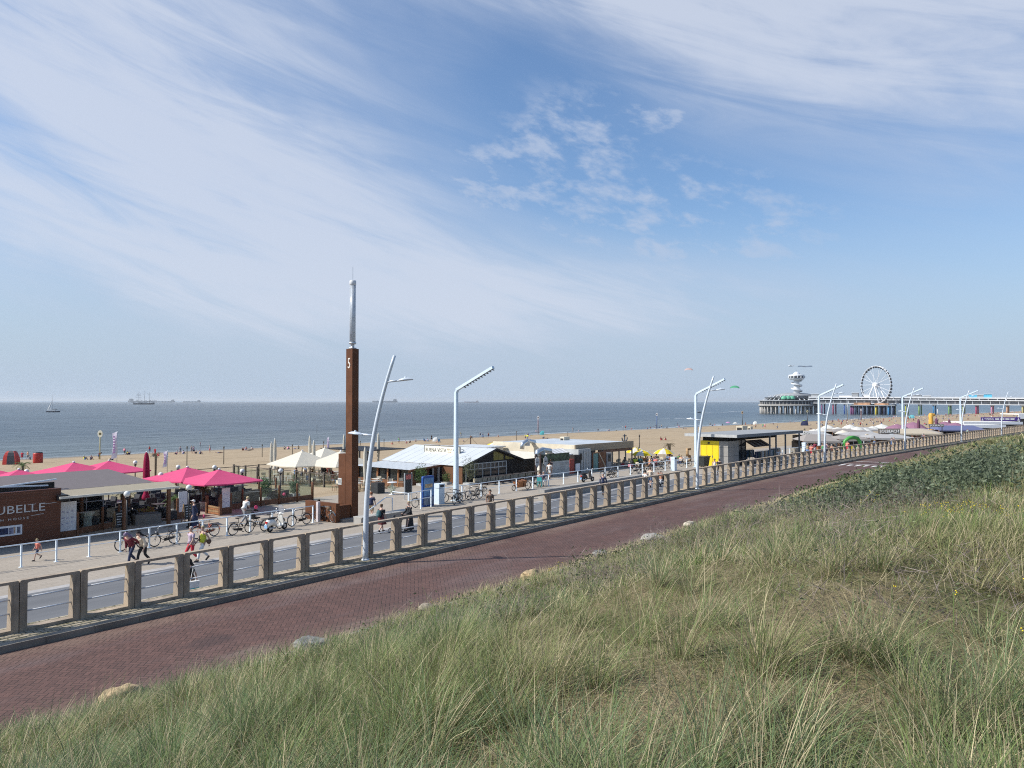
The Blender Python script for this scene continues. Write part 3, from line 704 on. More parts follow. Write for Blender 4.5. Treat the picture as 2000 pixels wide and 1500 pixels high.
for k in range(k0, 146):
  a = 6.785 + k * PITCH_A
  loc, rz = grid(a, 18.75, VZ)
  if k == k0: railp.location = loc; railp.rotation_euler = (0, 0, rz)
  elif a < 75: dup(railp, loc, rz)
  elif farp is None:
    farp = far.build('concrete_railing_panel', [CONC, BARW]); farp.location = loc; farp.rotation_euler = (0, 0, rz); tag(farp, lab, 'railing', railp['group'])
  else:
    c = farp.copy(); col.objects.link(c); c.location = loc; c.rotation_euler = (0, 0, rz)

# curved street lamps leaning over the road
LAMPW = mat('lamp_grey_white', (.60, .65, .70), .35, .1, .06, 2.)
def lamp_head(x, z, sg):                     # flat lens shaped luminaire, long axis along local y
  h = MB(); n = 12; L = .5
  prof = [(0, .02), (.12, .05), (.3, .085), (.55, .095), (.8, .06), (1., .0)]
  for side in (0, 1):
    pass
  vs = []; fs = []
  for t_, hw in prof:
    hw2 = .13 * math.sin(math.pi * min(1, .18 + t_ * .85)) + .015
    for k in range(n):
      a = 2 * math.pi * k / n; yy = x + sg * t_ * L
      vs.append((hw2 * math.cos(a), yy, z + .05 * t_ + (hw * .8 * math.sin(a) if math.sin(a) > 0 else .03 * math.sin(a))))
  for i in range(len(prof) - 1):
    for k in range(n): fs.append((i * n + k, i * n + (k + 1) % n, (i + 1) * n + (k + 1) % n, (i + 1) * n + k))
  h._add(vs, fs, True); h.lathe([(.035, 0), (.035, .05), (.02, .06)], 8, (0, x + sg * .25, z + .07)); return h
cur = local('street_lamp', 'nearest curved white lamp pole with two arms on the cobbled verge', 'street lamp', (0, 0, 0), 0, 'curved lamp posts along the cobbled verge')
lean = [(0, 0), (.9, .005), (1.72, .03), (2.92, .13), (3.9, .26), (4.94, .49), (5.73, .73), (6.45, .95)]
def leanat(z): return float(np.interp(z, [l[0] for l in lean], [l[1] for l in lean]))
zs = np.linspace(0, 6.45, 22)
# smooth the lean curve
cy = np.polyfit([l[0] for l in lean], [l[1] for l in lean], 4)
pl = lambda z: max(0., float(np.polyval(cy, z))) if z > .3 else 0.
MB().tube([(0, -pl(z), z) for z in zs], [.092 - .042 * z / 6.45 for z in zs], 14).build('pole', LAMPW, cur)
MB().lathe([(.125, -.02), (.125, .03), (.105, .045)], 14).build('base_collar', LAMPW, cur)
for z, sg in ((5.62, -1), (3.92, 1)):
  y0 = -pl(z); arm = MB().tube([(0, y0, z), (0, y0 + sg * .42, z + .04)], [.038, .03], 8).build('arm', LAMPW, cur)
  lamp_head(y0 + sg * .38, z + .03, sg).build('lamp_head', LAMPW, arm)
freeze(cur)
names = ['nearest curved white lamp pole with two arms on the cobbled verge', 'second curved white lamp post, beside the yellow kiosk corner', 'third curved white lamp post, in front of the grey canopies', 'fourth curved white lamp post, before the sign with pale letters', 'fifth curved white lamp post, near the blue canopy', 'sixth curved white lamp post, before the white roofs on the right', 'farthest curved white lamp post at the right edge']
for i, a in enumerate((16.5, 41.5, 65.0, 87.4, 110.6, 134.2, 160)):
  loc, rz = grid(a, 18.52, VZ, R(25))
  if i == 0: cur.location = loc; cur.rotation_euler = (0, 0, rz)
  else: dup(cur, loc, rz, names[i])

# tall angular lamps on the promenade
LB = mat('lamp_pale_blue', (.62, .72, .79), .35, .05, .05, 2.)
big = local('promenade_lamp', 'nearest tall pale blue lamp mast with angled arm beside parked bicycles', 'street lamp', (0, 0, 0), 0, 'tall angled lamp masts on the promenade')
H = 8.5; s0, s1 = .19, .135
pb = MB(); vs = []; ch = .35
for z, s_, dy in ((0, s0, 0), (H - .25, s1, 0), (H + .05, s1, -.16)):
  c_ = s_ * (1 - ch)
  for x, y in ((-s_, -c_), (-c_, -s_), (c_, -s_), (s_, -c_), (s_, c_), (c_, s_), (-c_, s_), (-s_, c_)): vs.append((x, y + dy, z + (0 if z < H - .1 else .35 * -(y) * .6)))
pb._add(vs, [(i * 8 + k, i * 8 + (k + 1) % 8, (i + 1) * 8 + (k + 1) % 8, (i + 1) * 8 + k) for i in range(2) for k in range(8)] + [tuple(range(16, 24))])
pb.build('mast', LB, big)
MB().box(-.3, .3, -.3, .3, -.02, .05).build('base_plate', LB, big)
am = MB(); p0, p1 = Vector((0, -.08, H)), Vector((0, -3.65, H + 1.62)); am.bar(p0, p1, .26, .2); arm = am.build('arm', LB, big)
for k in range(11):
  q = p0.lerp(p1, .22 + k * .077) + Vector((0, 0, -.13)); x = MB(); x.bar(q + Vector((0, .06, -.0)), q + Vector((0, -.09, -.07)), .16, .05); x.build('lamp_fin', mat('lamp_fin_dark', (.12, .125, .13), .4, .3), arm)
freeze(big)
MX = (83.7, 120.5, 161.6, 205.3)
bl = ['nearest tall pale blue lamp mast with angled arm beside parked bicycles', 'tall pale blue lamp mast just left of the yellow kiosk', 'tall pale blue lamp mast rising between kiosk and grey canopies', 'tall pale blue lamp mast in front of the sign with pale letters', 'tall pale blue lamp mast behind the blue canopy', 'farthest tall pale blue lamp mast before the white roofs']
for i, (a, b) in enumerate(((44.2, 39.4), (MX[0], 39.4), (MX[1], 39.4), (MX[2], 39.4), (MX[3], 39.4))):
  loc, rz = grid(a, b, PZ)
  if i == 0: big.location = loc; big.rotation_euler = (0, 0, rz)
  else: dup(big, loc, rz, bl[i])

# white tube railings on the promenade
def tube_rail(a0, a1, b, n, label, z=PZ):
  r = thing('guard_rail', label, 'railing', a0, b, z, 0, 'white tube railings on the promenade')
  def bz(a): return b - float(bend(a)) + float(bend(a0)) + (a - a0) * slope(a0) * 0
  A = np.linspace(a0, a1, n)
  def pt(a, dz): # local frame is tangent at a0
    dx_ = a - a0; off = -(float(bend(a)) - float(bend(a0))) + slope(a0) * dx_
    return (a, b + off, z + dz)
  MB().tube([pt(a, 1.04) for a in A], .03, 7).build('top_rail', WHT, r)
  MB().tube([pt(a, .55) for a in A], .017, 6).build('mid_rail', WHT, r)
  for a in A:
    p = MB(); q = pt(a, 0); p.box(q[0] - .03, q[0] + .03, q[1] - .045, q[1] + .045, z, z + 1.06); p.box(q[0] - .09, q[0] + .09, q[1] - .09, q[1] + .09, z, z + .015); p.build('post', WHT, r)
  return r
tube_rail(8.4, 30.8, 39.45, 16, 'long white tube railing between the brown beach house and the rust tower')
tube_rail(43.0, 84.5, 39.75, 19, 'long white tube railing in front of the white roofed beach club')
tube_rail(97.0, 150, 39.3, 22, 'far white tube railing behind the yellow kiosk')
r = thing('guard_rail', 'short double white railing beside the blue information board', 'railing', 37.5, 38.3, PZ, 0, 'white tube railings on the promenade')
for i, (a, b) in enumerate((at(798, 999, PZ), at(822, 994, PZ), at(842, 990, PZ))):
  MB().box(a - .035, a + .035, b - .045, b + .045, PZ, PZ + 1.28).build('post', WHT, r)
q0, q1 = at(798, 999, PZ), at(842, 990, PZ)
for z in (1.25, .72): MB().tube([(q0[0], q0[1], PZ + z), (q1[0], q1[1], PZ + z)], .03, 7).build('rail', WHT, r)
MB().tube([(q0[0], q0[1], PZ + 1.25), (q0[0], q0[1] + 1.6, PZ + 1.25)], .03, 7).build('rail', WHT, r)
r = thing('handrail', 'white sloping handrail behind the woman with a backpack', 'railing', *at(766, 1006, PZ), PZ)
a, b = at(766, 1006, PZ); c, d = at(718, 1022, PZ)
MB().tube([(a, b, PZ), (a, b, PZ + 1.15), (a - .35, b + .25, PZ + 1.2), (c, d, PZ + .75), (c, d, PZ)], .035, 7).build('rail', WHT, r)
MB().box(a - .06, a + .06, b - .06, b + .06, PZ, PZ + .02).build('foot', WHT, r)

# corten tower with light tube
COR = mat('corten_steel', (.118, .047, .022), .8, .0, .2, 1.1, .25, .25, 40.)
tw = thing('beacon_tower', 'tall rust brown steel tower with the number 5 and a light tube on top', 'tower', 32.9, 38.3, PZ)
a0, b0 = 32.9, 38.25
def seamed(m, x0, x1, y0, y1, z0, z1, cuts):
  zs_ = [z0] + cuts + [z1]
  for i in range(len(zs_) - 1): m.box(x0, x1, y0, y1, zs_[i] + (.012 if i else 0), zs_[i + 1])
  m.box(x0 + .01, x1 - .01, y0 + .01, y1 - .01, z0, z1 - .02)
s = MB(); seamed(s, a0, a0 + .54, b0, b0 + .6, PZ, PZ + 11.0, [PZ + .98, PZ + 4.2, PZ + 6.2, PZ + 8.25, PZ + 9.9]); s.build('shaft', COR, tw)
s = MB(); seamed(s, a0 - .004, a0 + .535, b0 + .612, b0 + 1.3, PZ, PZ + 4.2, [PZ + .98]); s.build('lower_box', COR, tw)
MB().box(a0 - .9, a0 + 1.4, b0 - .25, b0 + .2, PZ, PZ + .16).build('step', mat('wall_concrete', (.3, .3, .3)), tw)
text('5', .95, mat('number_pale', (.75, .70, .62), .6), tw, (a0 - .005, b0 + .46, PZ + 9.75), (R(90), 0, R(-90)), 'numeral', .006, 'LEFT', .62)
s = MB().box(a0 - .02, a0, b0 + .98, b0 + 1.34, PZ + 2.2, PZ + 2.62); s.build('notice_plate', mat('notice_white', (.6, .6, .56), .6), tw)
s = MB()
for k in range(3): s.box(a0 - .024, a0 - .02, b0 + 1.03 + k * .1, b0 + 1.09 + k * .1, PZ + 2.27, PZ + 2.55)
s.build('notice_print', mat('notice_grey', (.2, .2, .2), .6), tw)
zt = PZ + 11.0; cx, cy_ = a0 + .27, b0 + .3
MB().lathe([(.26, 0), (.26, .07), (.12, .08), (.12, .3), (.235, .31), (.235, .42), (.21, .44)], 20, (cx, cy_, zt)).build('tube_foot', STEEL, tw)
gl_ = frosted('tube_glass', (.62, .66, .70), .5)
lt = MB().lathe([(.2, .44), (.2, 4.15)], 24, (cx, cy_, zt)).build('light_tube', gl_, tw)
MB().lathe([(.11, .44), (.11, 4.15)], 16, (cx, cy_, zt)).build('tube_core', mat('tube_core_white', (.62, .65, .69), .35, .2), lt)
for k in range(6):
  g = 2 * math.pi * k / 6; MB().tube([(cx + .165 * math.cos(g), cy_ + .165 * math.sin(g), zt + .44), (cx + .165 * math.cos(g), cy_ + .165 * math.sin(g), zt + 4.15)], .015, 5).build('tube_rod', mat('rod_grey', (.45, .47, .5), .4, .4), lt)
MB().lathe([(.205, 4.15), (.215, 4.16), (.215, 4.42), (.19, 4.45)], 20, (cx, cy_, zt)).build('tube_cap', mat('cap_white', (.6, .6, .6), .5), tw)
MB().tube([(cx, cy_, zt + 4.44), (cx, cy_, zt + 5.35)], .014, 5).build('antenna', STEEL, tw)
# low corten walls of the beach stairs
cw = thing('stair_wall', 'low rust steel parapet at the foot of the rust tower', 'wall', 31.3, 38.2, PZ)
MB().box(31.55, 31.85, 38.15, 41.2, PZ - .6, PZ + 1.18).build('panel', COR, cw)
for k in range(3): MB().box(31.53, 31.55, 38.35 + k * .95, 39.2 + k * .95, PZ + .12, PZ + .95).build('cover_plate', COR, cw)
MB().box(31.86, 32.88, 38.35, 38.65, PZ - .6, PZ + 1.0).build('return_panel', COR, cw)
ww = thing('end_post', 'white steel end post of the railing beside the rust parapet', 'post', 31.2, 39.5, PZ)
MB().box(31.15, 31.33, 39.4, 39.6, PZ, PZ + 1.25).build('post', mat('end_post_lilac', (.56, .5, .5), .5), ww); MB().box(31.1, 31.38, 39.35, 39.65, PZ, PZ + .02).build('foot', STEEL, ww)
CB = mat('bench_concrete', (.33, .31, .28), .85, 0, .18, 1.2, .3)
bn = thing('concrete_bench', 'low dark grey concrete block bench right of the rust tower', 'bench', 33.8, 37.0, PZ); MB().box(31.9, 36.2, 36.2, 36.9, PZ, PZ + .42).build('block', CB, bn); MB().box(31.9, 36.2, 36.15, 36.95, PZ + .425, PZ + .47).build('seat_slab', mat('bench_top', (.42, .4, .36), .8), bn)
bn = thing('concrete_bench', 'long low concrete wall bench beside the cycle path before the beach club', 'bench', 50, 35, PZ)
a, b = at(1070, 976, PZ); c, d = at(1255, 938, PZ)
for k in range(5):
  u, v = a + (c - a) * k / 5, a + (c - a) * (k + 1) / 5 - .04; MB().box(u, v, 34.5, 35.1, PZ, PZ + .72).build('block', CB, bn)
# blue information board, bins
BLU = mat('board_blue', (.02, .075, .28), .4, 0, .1, 3.)
a, b = at(822, 990, PZ); c, d = at(850, 986, PZ)
ib = thing('information_board', 'blue rounded information board with a map panel', 'sign', a, b, PZ)
pts = []
hh = 2.2; wdt = 1.45
for (x, z) in ((0, 0), (wdt, 0), (wdt, hh - .12), (wdt - .04, hh - .03), (wdt - .12, hh), (.12, hh), (.04, hh - .03), (0, hh - .12)): pts.append((a + x * .8, b - .2 + x * .0, PZ + z))
MB().slab(pts, (0, .16, 0)).build('frame', BLU, ib)
a1 = a + .08; MB().box(a1, a + wdt * .8 - .08, b - .225, b - .2, PZ + .75, PZ + 2.05).build('map_panel', mat('map_blue', (.12, .26, .46), .35, 0, .35, 2.), ib)
MB().box(a1 + .1, a + wdt * .8 - .2, b - .235, b - .226, PZ + 1.35, PZ + 1.62).build('map_picture', mat('map_orange', (.45, .33, .2), .4, 0, .6, 6.), ib)
MB().box(a1, a + wdt * .8 - .08, b - .225, b - .2, PZ + .12, PZ + .68).build('text_panel', mat('map_grey', (.2, .24, .3), .4, 0, .4, 8.), ib)
def bin_(px, py, label, h=1.5, w_=.30):
  a, b = at(px, py, PZ); o = thing('litter_bin', label, 'bin', a, b, PZ, 0, 'pale blue litter bins on the promenade')
  MB().box(a - w_, a + w_, b - w_, b + w_, PZ, PZ + h * .78).build('body', LB, o); MB().box(a - w_ - .02, a + w_ + .02, b - w_ - .02, b + w_ + .02, PZ + h * .8, PZ + h).build('hood', LB, o)
  MB().box(a - w_ * .7, a + w_ * .7, b - w_ - .025, b - w_ - .021, PZ + h * .84, PZ + h * .95).build('slot', BLACK, o); return o
bin_(857, 984, 'pale blue litter bin next to the blue information board')
bin_(1316, 919, 'pale blue litter bin right of the crowded bicycle stand', 1.5, .24)
bin_(1571, 884, 'pale blue litter bin right of the clothes kiosk', 1.5, .26)
bin_(1742, 866, 'farthest pale blue litter bin before the grey canopies', 1.7, .3)
# ================================================================ PAVILIONS AND TERRACES
def onb(px, py, b):                          # (a, z) where a sight line meets the upright plane b
  xc = (px - 1000) / 1502.; yc = -(py - 750) / 1502.
  d = (xc, math.cos(PITCH) - yc * math.sin(PITCH), math.sin(PITCH) + yc * math.cos(PITCH))
  den = -d[0] * UY + d[1] * UX; bb = b
  for _ in range(8):
    k = bb / den; a = (d[0] * UX + d[1] * UY) * k; bb = b - float(bend(a))
  return a, CZ + d[2] * bb / den
def ona(px, py, a):                          # (b, z) where it meets the upright plane a
  xc = (px - 1000) / 1502.; yc = -(py - 750) / 1502.
  d = (xc, math.cos(PITCH) - yc * math.sin(PITCH), math.sin(PITCH) + yc * math.cos(PITCH))
  k = a / (d[0] * UX + d[1] * UY); return (-d[0] * UY + d[1] * UX) * k + float(bend(a)), CZ + d[2] * k
def fit_text(s, size, m, parent, a0, a1, b, z, name='lettering', space=1.):
  o = text(s, size, m, parent, (a0, b, z), (R(90), 0, 0), name, .01, 'LEFT', 1., space)
  xs = [v.co.x for v in o.data.vertices]; o.scale = ((a1 - a0) / max(.01, max(xs) - min(xs)), 1, 1); return o
WOOD = planks('dark_red_planks', (.115, .036, .016), .14, 2, .35, .5)
BRW = mat('brown_timber', (.165, .072, .035), .65, 0, .3, 3., .2)
BRL = mat('light_timber', (.30, .19, .095), .7, 0, .25, 3., .2)
GLS = glass('clear_glass', (.86, .9, .88), .2)
DGLS = mat('dark_window', (.02, .024, .028), .08, 0, .2, .6, 0, .6)
WP = mat('white_board', (.72, .73, .75), .5, 0, .06, 3.)
CRM = mat('cream_paint', (.62, .55, .42), .7, 0, .1, 1.)
GRYW = mat('grey_pot', (.42, .42, .40), .7, 0, .15, 3.)
DGREY = mat('woven_dark_grey', (.035, .036, .04), .75, 0, .3, 20.)
PINK = cloth('pink_cloth', (.76, .115, .25))
INNER = mat('dark_interior', (.03, .024, .02), .8, 0, .4, 1.)  # near-black back walls paint in the interior shade of the pavilions; soil shares it
DECK = planks('deck_boards', (.36, .32, .27), .14, 1, .14, .8)
lit = mat('print_dark', (.05, .055, .09), .6)

# --- brown timber beach house at the left edge
bh = thing('beach_house', 'dark brown timber beach house with large pale lettering and grey canopy roof', 'beach house', 12, 45.3, PZ)
aw = onb(118, 1050, 45.3)[0]
w = MB(); w.slab([(-6, 45.3, PZ), (aw, 45.3, PZ), (aw, 45.3, PZ + 2.86), (-6, 45.3, PZ + 2.76)], (0, .2, 0)); w.box(aw - .2, aw - .002, 45.5, 49., PZ, PZ + 2.8); w.build('wall', WOOD, bh)
LET = mat('letter_pale', (.55, .54, .52), .6)
a1, z1 = onb(86, 996, 45.3); a0, _ = onb(-11, 1010, 45.3)
fit_text('UBELLE', .6, LET, bh, a0, a1, 45.288, z1 - .02)
a1, z1 = onb(55, 1013, 45.3); a0, _ = onb(-35, 1020, 45.3)
fit_text('BEACH HOUSE', .17, LET, bh, a0, a1, 45.288, z1, 'small_lettering', 1.6)
for p, q in (((61, 1007), (85, 1003)), ((88, 984), (110, 981)), ((54, 986), (70, 984))):
  u, v = onb(*p, 45.3), onb(*q, 45.3); MB().bar((u[0], 45.29, u[1]), (v[0], 45.29, v[1]), .03, .02).build('sign_line', LET, bh)
u, v = onb(-30, 1044, 45.3), onb(43, 1024, 45.3)
po = MB(); po.box(u[0], v[0], 45.27, 45.297, v[1] - .52, v[1]); po = po.build('poster', WP, bh)
for i, (x0, x1, c_) in enumerate(((.18, .62, (.02, .03, .08)), (.64, .76, (.2, .2, .28)), (.77, .81, (.45, .28, .18)), (.86, .95, (.12, .12, .16)))):
  wd_ = v[0] - u[0]; MB().box(u[0] + x0 * wd_, u[0] + x1 * wd_, 45.262, 45.27, v[1] - .43, v[1] - .1).build('poster_picture', mat('poster_%d' % i, c_, .6, 0, .6, 9.), po)
# canopy: grey cloth, beige front awning, white gutter
ag, ae = 23.3, 24.9
GR = cloth('grey_canopy', (.215, .19, .19), .9, .15); BE = cloth('beige_awning', (.55, .48, .36), .9, .3)
c = MB(); c.poly([(-6, 46, 7.47), (24.0, 46, 7.47), (23.1, 50, 8.12), (-6, 50, 8.12)]); c.poly([(-6, 50, 8.12), (23.1, 50, 8.12), (24.0, 54.5, 7.45), (-6, 54.5, 7.45)]); c.poly([(24.0, 46, 7.47), (24.0, 54.5, 7.45), (23.1, 50, 8.12)]); c.build('canopy_roof', GR, bh)
c = MB(); n = 9
for i in range(n):
  x0, x1 = 18.2 + (24.9 - 18.2) * i / n, 18.2 + (24.9 - 18.2) * (i + 1) / n; xm = (x0 + x1) / 2
  c.poly([(x0, 44.95, 7.2), (xm, 44.95, 7.2), (xm, 46, 7.43 + .03), (x0, 46, 7.462)]); c.poly([(xm, 44.95, 7.2), (x1, 44.95, 7.2), (x1, 46, 7.462), (xm, 46, 7.46)])
c.build('awning', BE, bh)
MB().box(18.2, 25.0, 44.86, 44.95, 7.1, 7.22).build('gutter', mat('gutter_cream', (.68, .64, .55), .5), bh)
MB().box(aw - .25, aw + .25, 45.0, 45.25, 7.0, 7.3).build('loudspeaker', BLACK, bh)
for a, b in ((21.9, 45.35), (24.6, 45.4), (24.4, 50), (21.6, 50.2), (18.9, 49.4)): MB().box(a - .09, a + .09, b - .09, b + .09, PZ, 7.2).build('post', BRW, bh)
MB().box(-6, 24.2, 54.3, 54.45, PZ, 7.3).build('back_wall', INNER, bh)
wn = MB()
for k in range(7): wn.box(17.4 + k * 1.05, 17.46 + k * 1.05, 52., 52.06, PZ, 7.25)
wn.box(17.4, 23.8, 52., 52.06, PZ + 1.1, PZ + 1.16); wn.build('window_frame', mat('frame_grey', (.45, .46, .46), .5), bh)
fr = MB(); fr.box(17.5, 23.7, 52.08, 52.1, PZ + .1, 7.2); fr.build('window', DGLS, bh)
# truss frame sticking out above the timber wall
tf = MB()
for p, q in (((5.5, 45.9, PZ + 2.9), (11, 45.9, PZ + 3.35)), ((11, 45.9, PZ + 3.35), (18, 45.9, PZ + 3.0)), ((8, 45.7, PZ + 2.85), (14, 46.5, PZ + 3.5)), ((9.6, 45.6, PZ + 3.05), (15.2, 45.6, PZ + 2.92)), ((12, 45.9, PZ + 2.85), (18.7, 46.6, PZ + 3.25))): tf.bar(p, q, .07)
tf.build('roof_frame', WHT, bh)
MB().box(13.6, 18.6, 46.6, 46.7, PZ + 2.4, PZ + 3.1).build('mesh_panel', INNER, bh)
def menu(px, py, label, w_=.62, h=1.25, z0=.45, rot=0.):
  a, b = at(px, py, PZ); o = thing('menu_board', label, 'sign', a, b, PZ, rot)
  bd = MB().box(a - w_ / 2, a + w_ / 2, b - .02, b + .02, PZ + z0, PZ + z0 + h).build('board', WP, o)
  pm = MB()
  for k in range(9): x = a - w_ * .32 + (k % 3) * w_ * .26; zz = PZ + z0 + h * (.25 + .2 * (k // 3)) + random.uniform(-.05, .05); pm.box(x, x + w_ * random.uniform(.06, .18), b - .026, b - .02, zz, zz + .05)
  pm.build('printing', mat('menu_ink', (.3, .3, .45), .7), bd)
  for s_ in (-1, 1): MB().box(a + s_ * (w_ / 2 + .07) - .06, a + s_ * (w_ / 2 + .07) + .06, b - .06, b + .06, PZ, PZ + 1.35).build('post', BRW, o)
  MB().box(a - w_ / 2, a + w_ / 2, b - .03, b + .03, PZ, PZ + z0 - .02).build('base_board', BRW, o)
menu(131, 1049, 'large white menu board between the timber wall and the glass screen', .95, 1.62, .35)
menu(357, 1013, 'white menu board on timber posts behind the navy dressed walker', .6, 1.3)
menu(441, 1004, 'white menu board on timber posts under the nearest pink parasol', .6, 1.3)
def chalk(px, py, label, rot=0.):
  a, b = at(px, py, PZ); o = thing('chalkboard', label, 'sign', a, b, PZ, rot)
  p = MB(); p._add([(a - .28, b - .18, PZ + .25), (a + .28, b - .18, PZ + .25), (a + .24, b, PZ + 1.15), (a - .24, b, PZ + 1.15), (a - .28, b - .15, PZ + .25), (a + .28, b - .15, PZ + .25), (a + .24, b + .03, PZ + 1.15), (a - .24, b + .03, PZ + 1.15)], [(0, 1, 2, 3), (4, 5, 6, 7), (0, 1, 5, 4), (2, 3, 7, 6), (1, 2, 6, 5), (0, 3, 7, 4)]); p.build('board', mat('slate', (.03, .032, .033), .6, 0, .3, 6.), o)
  ch = MB()
  for k in range(5): zz = .4 + k * .15; y = -.18 + .2 * (zz - .25) - .012; ch.box(a - .17 + .02 * (k % 2), a + random.uniform(.05, .18), b + y, b + y + .006, PZ + zz, PZ + zz + .05)
  ch.build('chalk_lines', mat('chalk', (.6, .6, .58), .9), o)
  for s_ in (-1, 1):
    MB().bar((a + s_ * .26, b - .2, PZ), (a + s_ * .24, b + .02, PZ + 1.2), .045).build('leg', BRL, o); MB().bar((a + s_ * .26, b + .25, PZ), (a + s_ * .24, b + .04, PZ + 1.2), .045).build('leg', BRL, o)
chalk(232, 1038, 'black chalkboard easel at the foot of the globe lamp by the glass screen')
chalk(366, 1021, 'black chalkboard easel right behind the navy dressed walker')

def screen(name, label, pts, z0, posts=True, base=.36, h=1.22, pm=None, pr=.075):
  """glass wind screen along corner points (a, b): base board, pane and round-topped posts for every bay"""
  pm = pm or BRW; o = thing(name, label, 'windscreen', pts[0][0], pts[0][1], z0)
  for i in range(len(pts) - 1):
    p, q = Vector(pts[i] + (z0,)), Vector(pts[i + 1] + (z0,)); d = (q - p); nrm = Vector((-d.y, d.x, 0)).normalized()
    MB().slab([p + Vector((0, 0, .03)), q + Vector((0, 0, .03)), q + Vector((0, 0, base)), p + Vector((0, 0, base))], nrm * .05).build('base_board', pm, o)
    MB().slab([p + nrm * .02 + Vector((0, 0, base + .01)), q + nrm * .02 + Vector((0, 0, base + .01)), q + nrm * .02 + Vector((0, 0, h)), p + nrm * .02 + Vector((0, 0, h))], nrm * .012).build('pane', GLS, o)
  for p in pts:
    m_ = MB(); m_.lathe([(pr, 0), (pr, h + .1), (pr * .7, h + .14)], 10, (p[0], p[1], z0)); m_.build('post', pm, o)
  return o
screen('glass_windscreen', 'low glass windscreen in front of the grey canopied terrace', [at(143, 1046, PZ), at(200, 1035, PZ), at(232, 1029, PZ)], PZ)
sp = [at(x, y, PZ) for x, y in ((452, 1000), (485, 995), (517, 990), (549, 985), (580, 980), (608, 976))]
sp = [(p[0], 48.5) for p in sp]
screen('glass_windscreen', 'glass windscreen with round timber posts around the pink parasol lounge', sp, PZ, True, .42, 1.25)
sa = sp[-1][0]
screen('glass_windscreen', 'side windscreen of the pink parasol lounge running down to the beach', [(sa, 48.6 + k * 2.3) for k in range(6)], PZ - .05, True, .1, 1.3)
screen('glass_windscreen', 'rear windscreen of the pink parasol lounge facing the sea', [(sa - .2 - k * 2.2, 60.2) for k in range(8)], PZ - .1, True, .1, 1.3)
# plank corral with two posts
o = thing('timber_screen', 'low horizontal plank screen with brown posts beside the white menu board', 'screen', *at(404, 1003, PZ), PZ)
a, b = at(404, 1003, PZ); c, d = at(430, 1007, PZ)
for k in range(4): MB().slab([(a, b, PZ + .04 + k * .14), (c, d, PZ + .04 + k * .14), (c, d, PZ + .16 + k * .14), (a, b, PZ + .16 + k * .14)], (.04, .02, 0)).build('plank', BRL if k % 2 else mat('orange_timber', (.30, .13, .055), .6, 0, .3, 3.), o)
for p in ((a, b), (c, d)): MB().box(p[0] - .08, p[0] + .08, p[1] - .08, p[1] + .08, PZ, PZ + 1.2).build('post', BRW, o)
deck = thing('terrace_deck', 'pale boarded terrace floor under the pink parasols', 'deck', 30, 55, PZ)
MB().box(18., sa - .05, 49.6, 60.2, PZ - .35, PZ - .02).build('floor', DECK, deck); MB().box(-5, 18., 49.6, 66., PZ - .35, PZ - .02).build('floor', DECK, deck)
MB().box(18., 30., 60.3, 70, PZ - .6, PZ - .3).build('floor', DECK, deck)

# --- parasols
def parasol(name, label, a, b, ze, za, side, m, z0=PZ, rot=0., group=None, valance=.09, pole=None):
  loc, rz = grid(a, b, z0, rot); o = local(name, label, 'parasol', loc, rz, group); s_ = side / 2; he, ha = ze - z0, za - z0
  c = MB(); n = 6; cs = [(-s_, -s_), (s_, -s_), (s_, s_), (-s_, s_)]
  vs = [(0, 0, ha)]; fs = []
  for k in range(4):
    x0, y0 = cs[k]; x1, y1 = cs[(k + 1) % 4]; rows = []
    for r_ in range(1, 5):
      t_ = r_ / 4; row = []
      for j in range(n + 1):
        u = j / n; x, y = (x0 + (x1 - x0) * u) * t_, (y0 + (y1 - y0) * u) * t_
        sag = .10 * side / 4 * math.sin(math.pi * u) * t_ + .05 * math.sin(math.pi * t_)
        row.append(len(vs)); vs.append((x, y, ha + (he - ha) * t_ - sag * .6))
      rows.append(row)
    for j in range(n): fs.append((0, rows[0][j], rows[0][j + 1]))
    for r_ in range(3):
      for j in range(n): fs.append((rows[r_][j], rows[r_ + 1][j], rows[r_ + 1][j + 1], rows[r_][j + 1]))
    base = len(vs)
    for j in range(n + 1): p = vs[rows[3][j]]; vs.append((p[0], p[1], p[2] - valance))
    for j in range(n): fs.append((rows[3][j], base + j, base + j + 1, rows[3][j + 1]))
  c._add(vs, fs); c.build('canopy', m, o)
  MB().tube([(0, 0, 0), (0, 0, ha - .03)], .045, 8).build('pole', pole or BLACK, o)
  MB().lathe([(.1, ha - .02), (.09, ha + .06), (.02, ha + .1)], 10).build('finial', WP, o)
  r_ = MB()
  for k in range(4): r_.tube([(0, 0, ha - .55), (cs[k][0] * .96, cs[k][1] * .96, he + .0)], .014, 4)
  r_.build('rib', STEEL, o); MB().box(-.4, .4, -.4, .4, 0, .08).build('base', GRYW, o); return o
PKS = [('nearest open pink parasol at the right end of the lounge terrace', *at(428, 917, 7.72), 4.2), ('open pink parasol just behind the nearest one', *at(366, 912.5, 7.72), 4.2),
       ('open pink parasol with its tip between flag and grey canopy', *at(213, 900, 7.72), 4.6), ('open pink parasol peeking over the middle of the grey canopy', *at(144, 903, 7.72), 4.6), ('open pink parasol above the timber beach house lettering', *at(37, 917, 7.72), 4.2), ('open pink parasol cut by the left edge of the view', *at(-22, 914, 7.72), 4.2)]
for i, (l, a, b, s_) in enumerate(PKS): parasol('pink_parasol', l, a, b, 6.98, 7.72, s_, PINK, PZ - .02 if b < 61 else PZ - .3, R(8) if i % 2 else R(-4), 'open pink parasols')
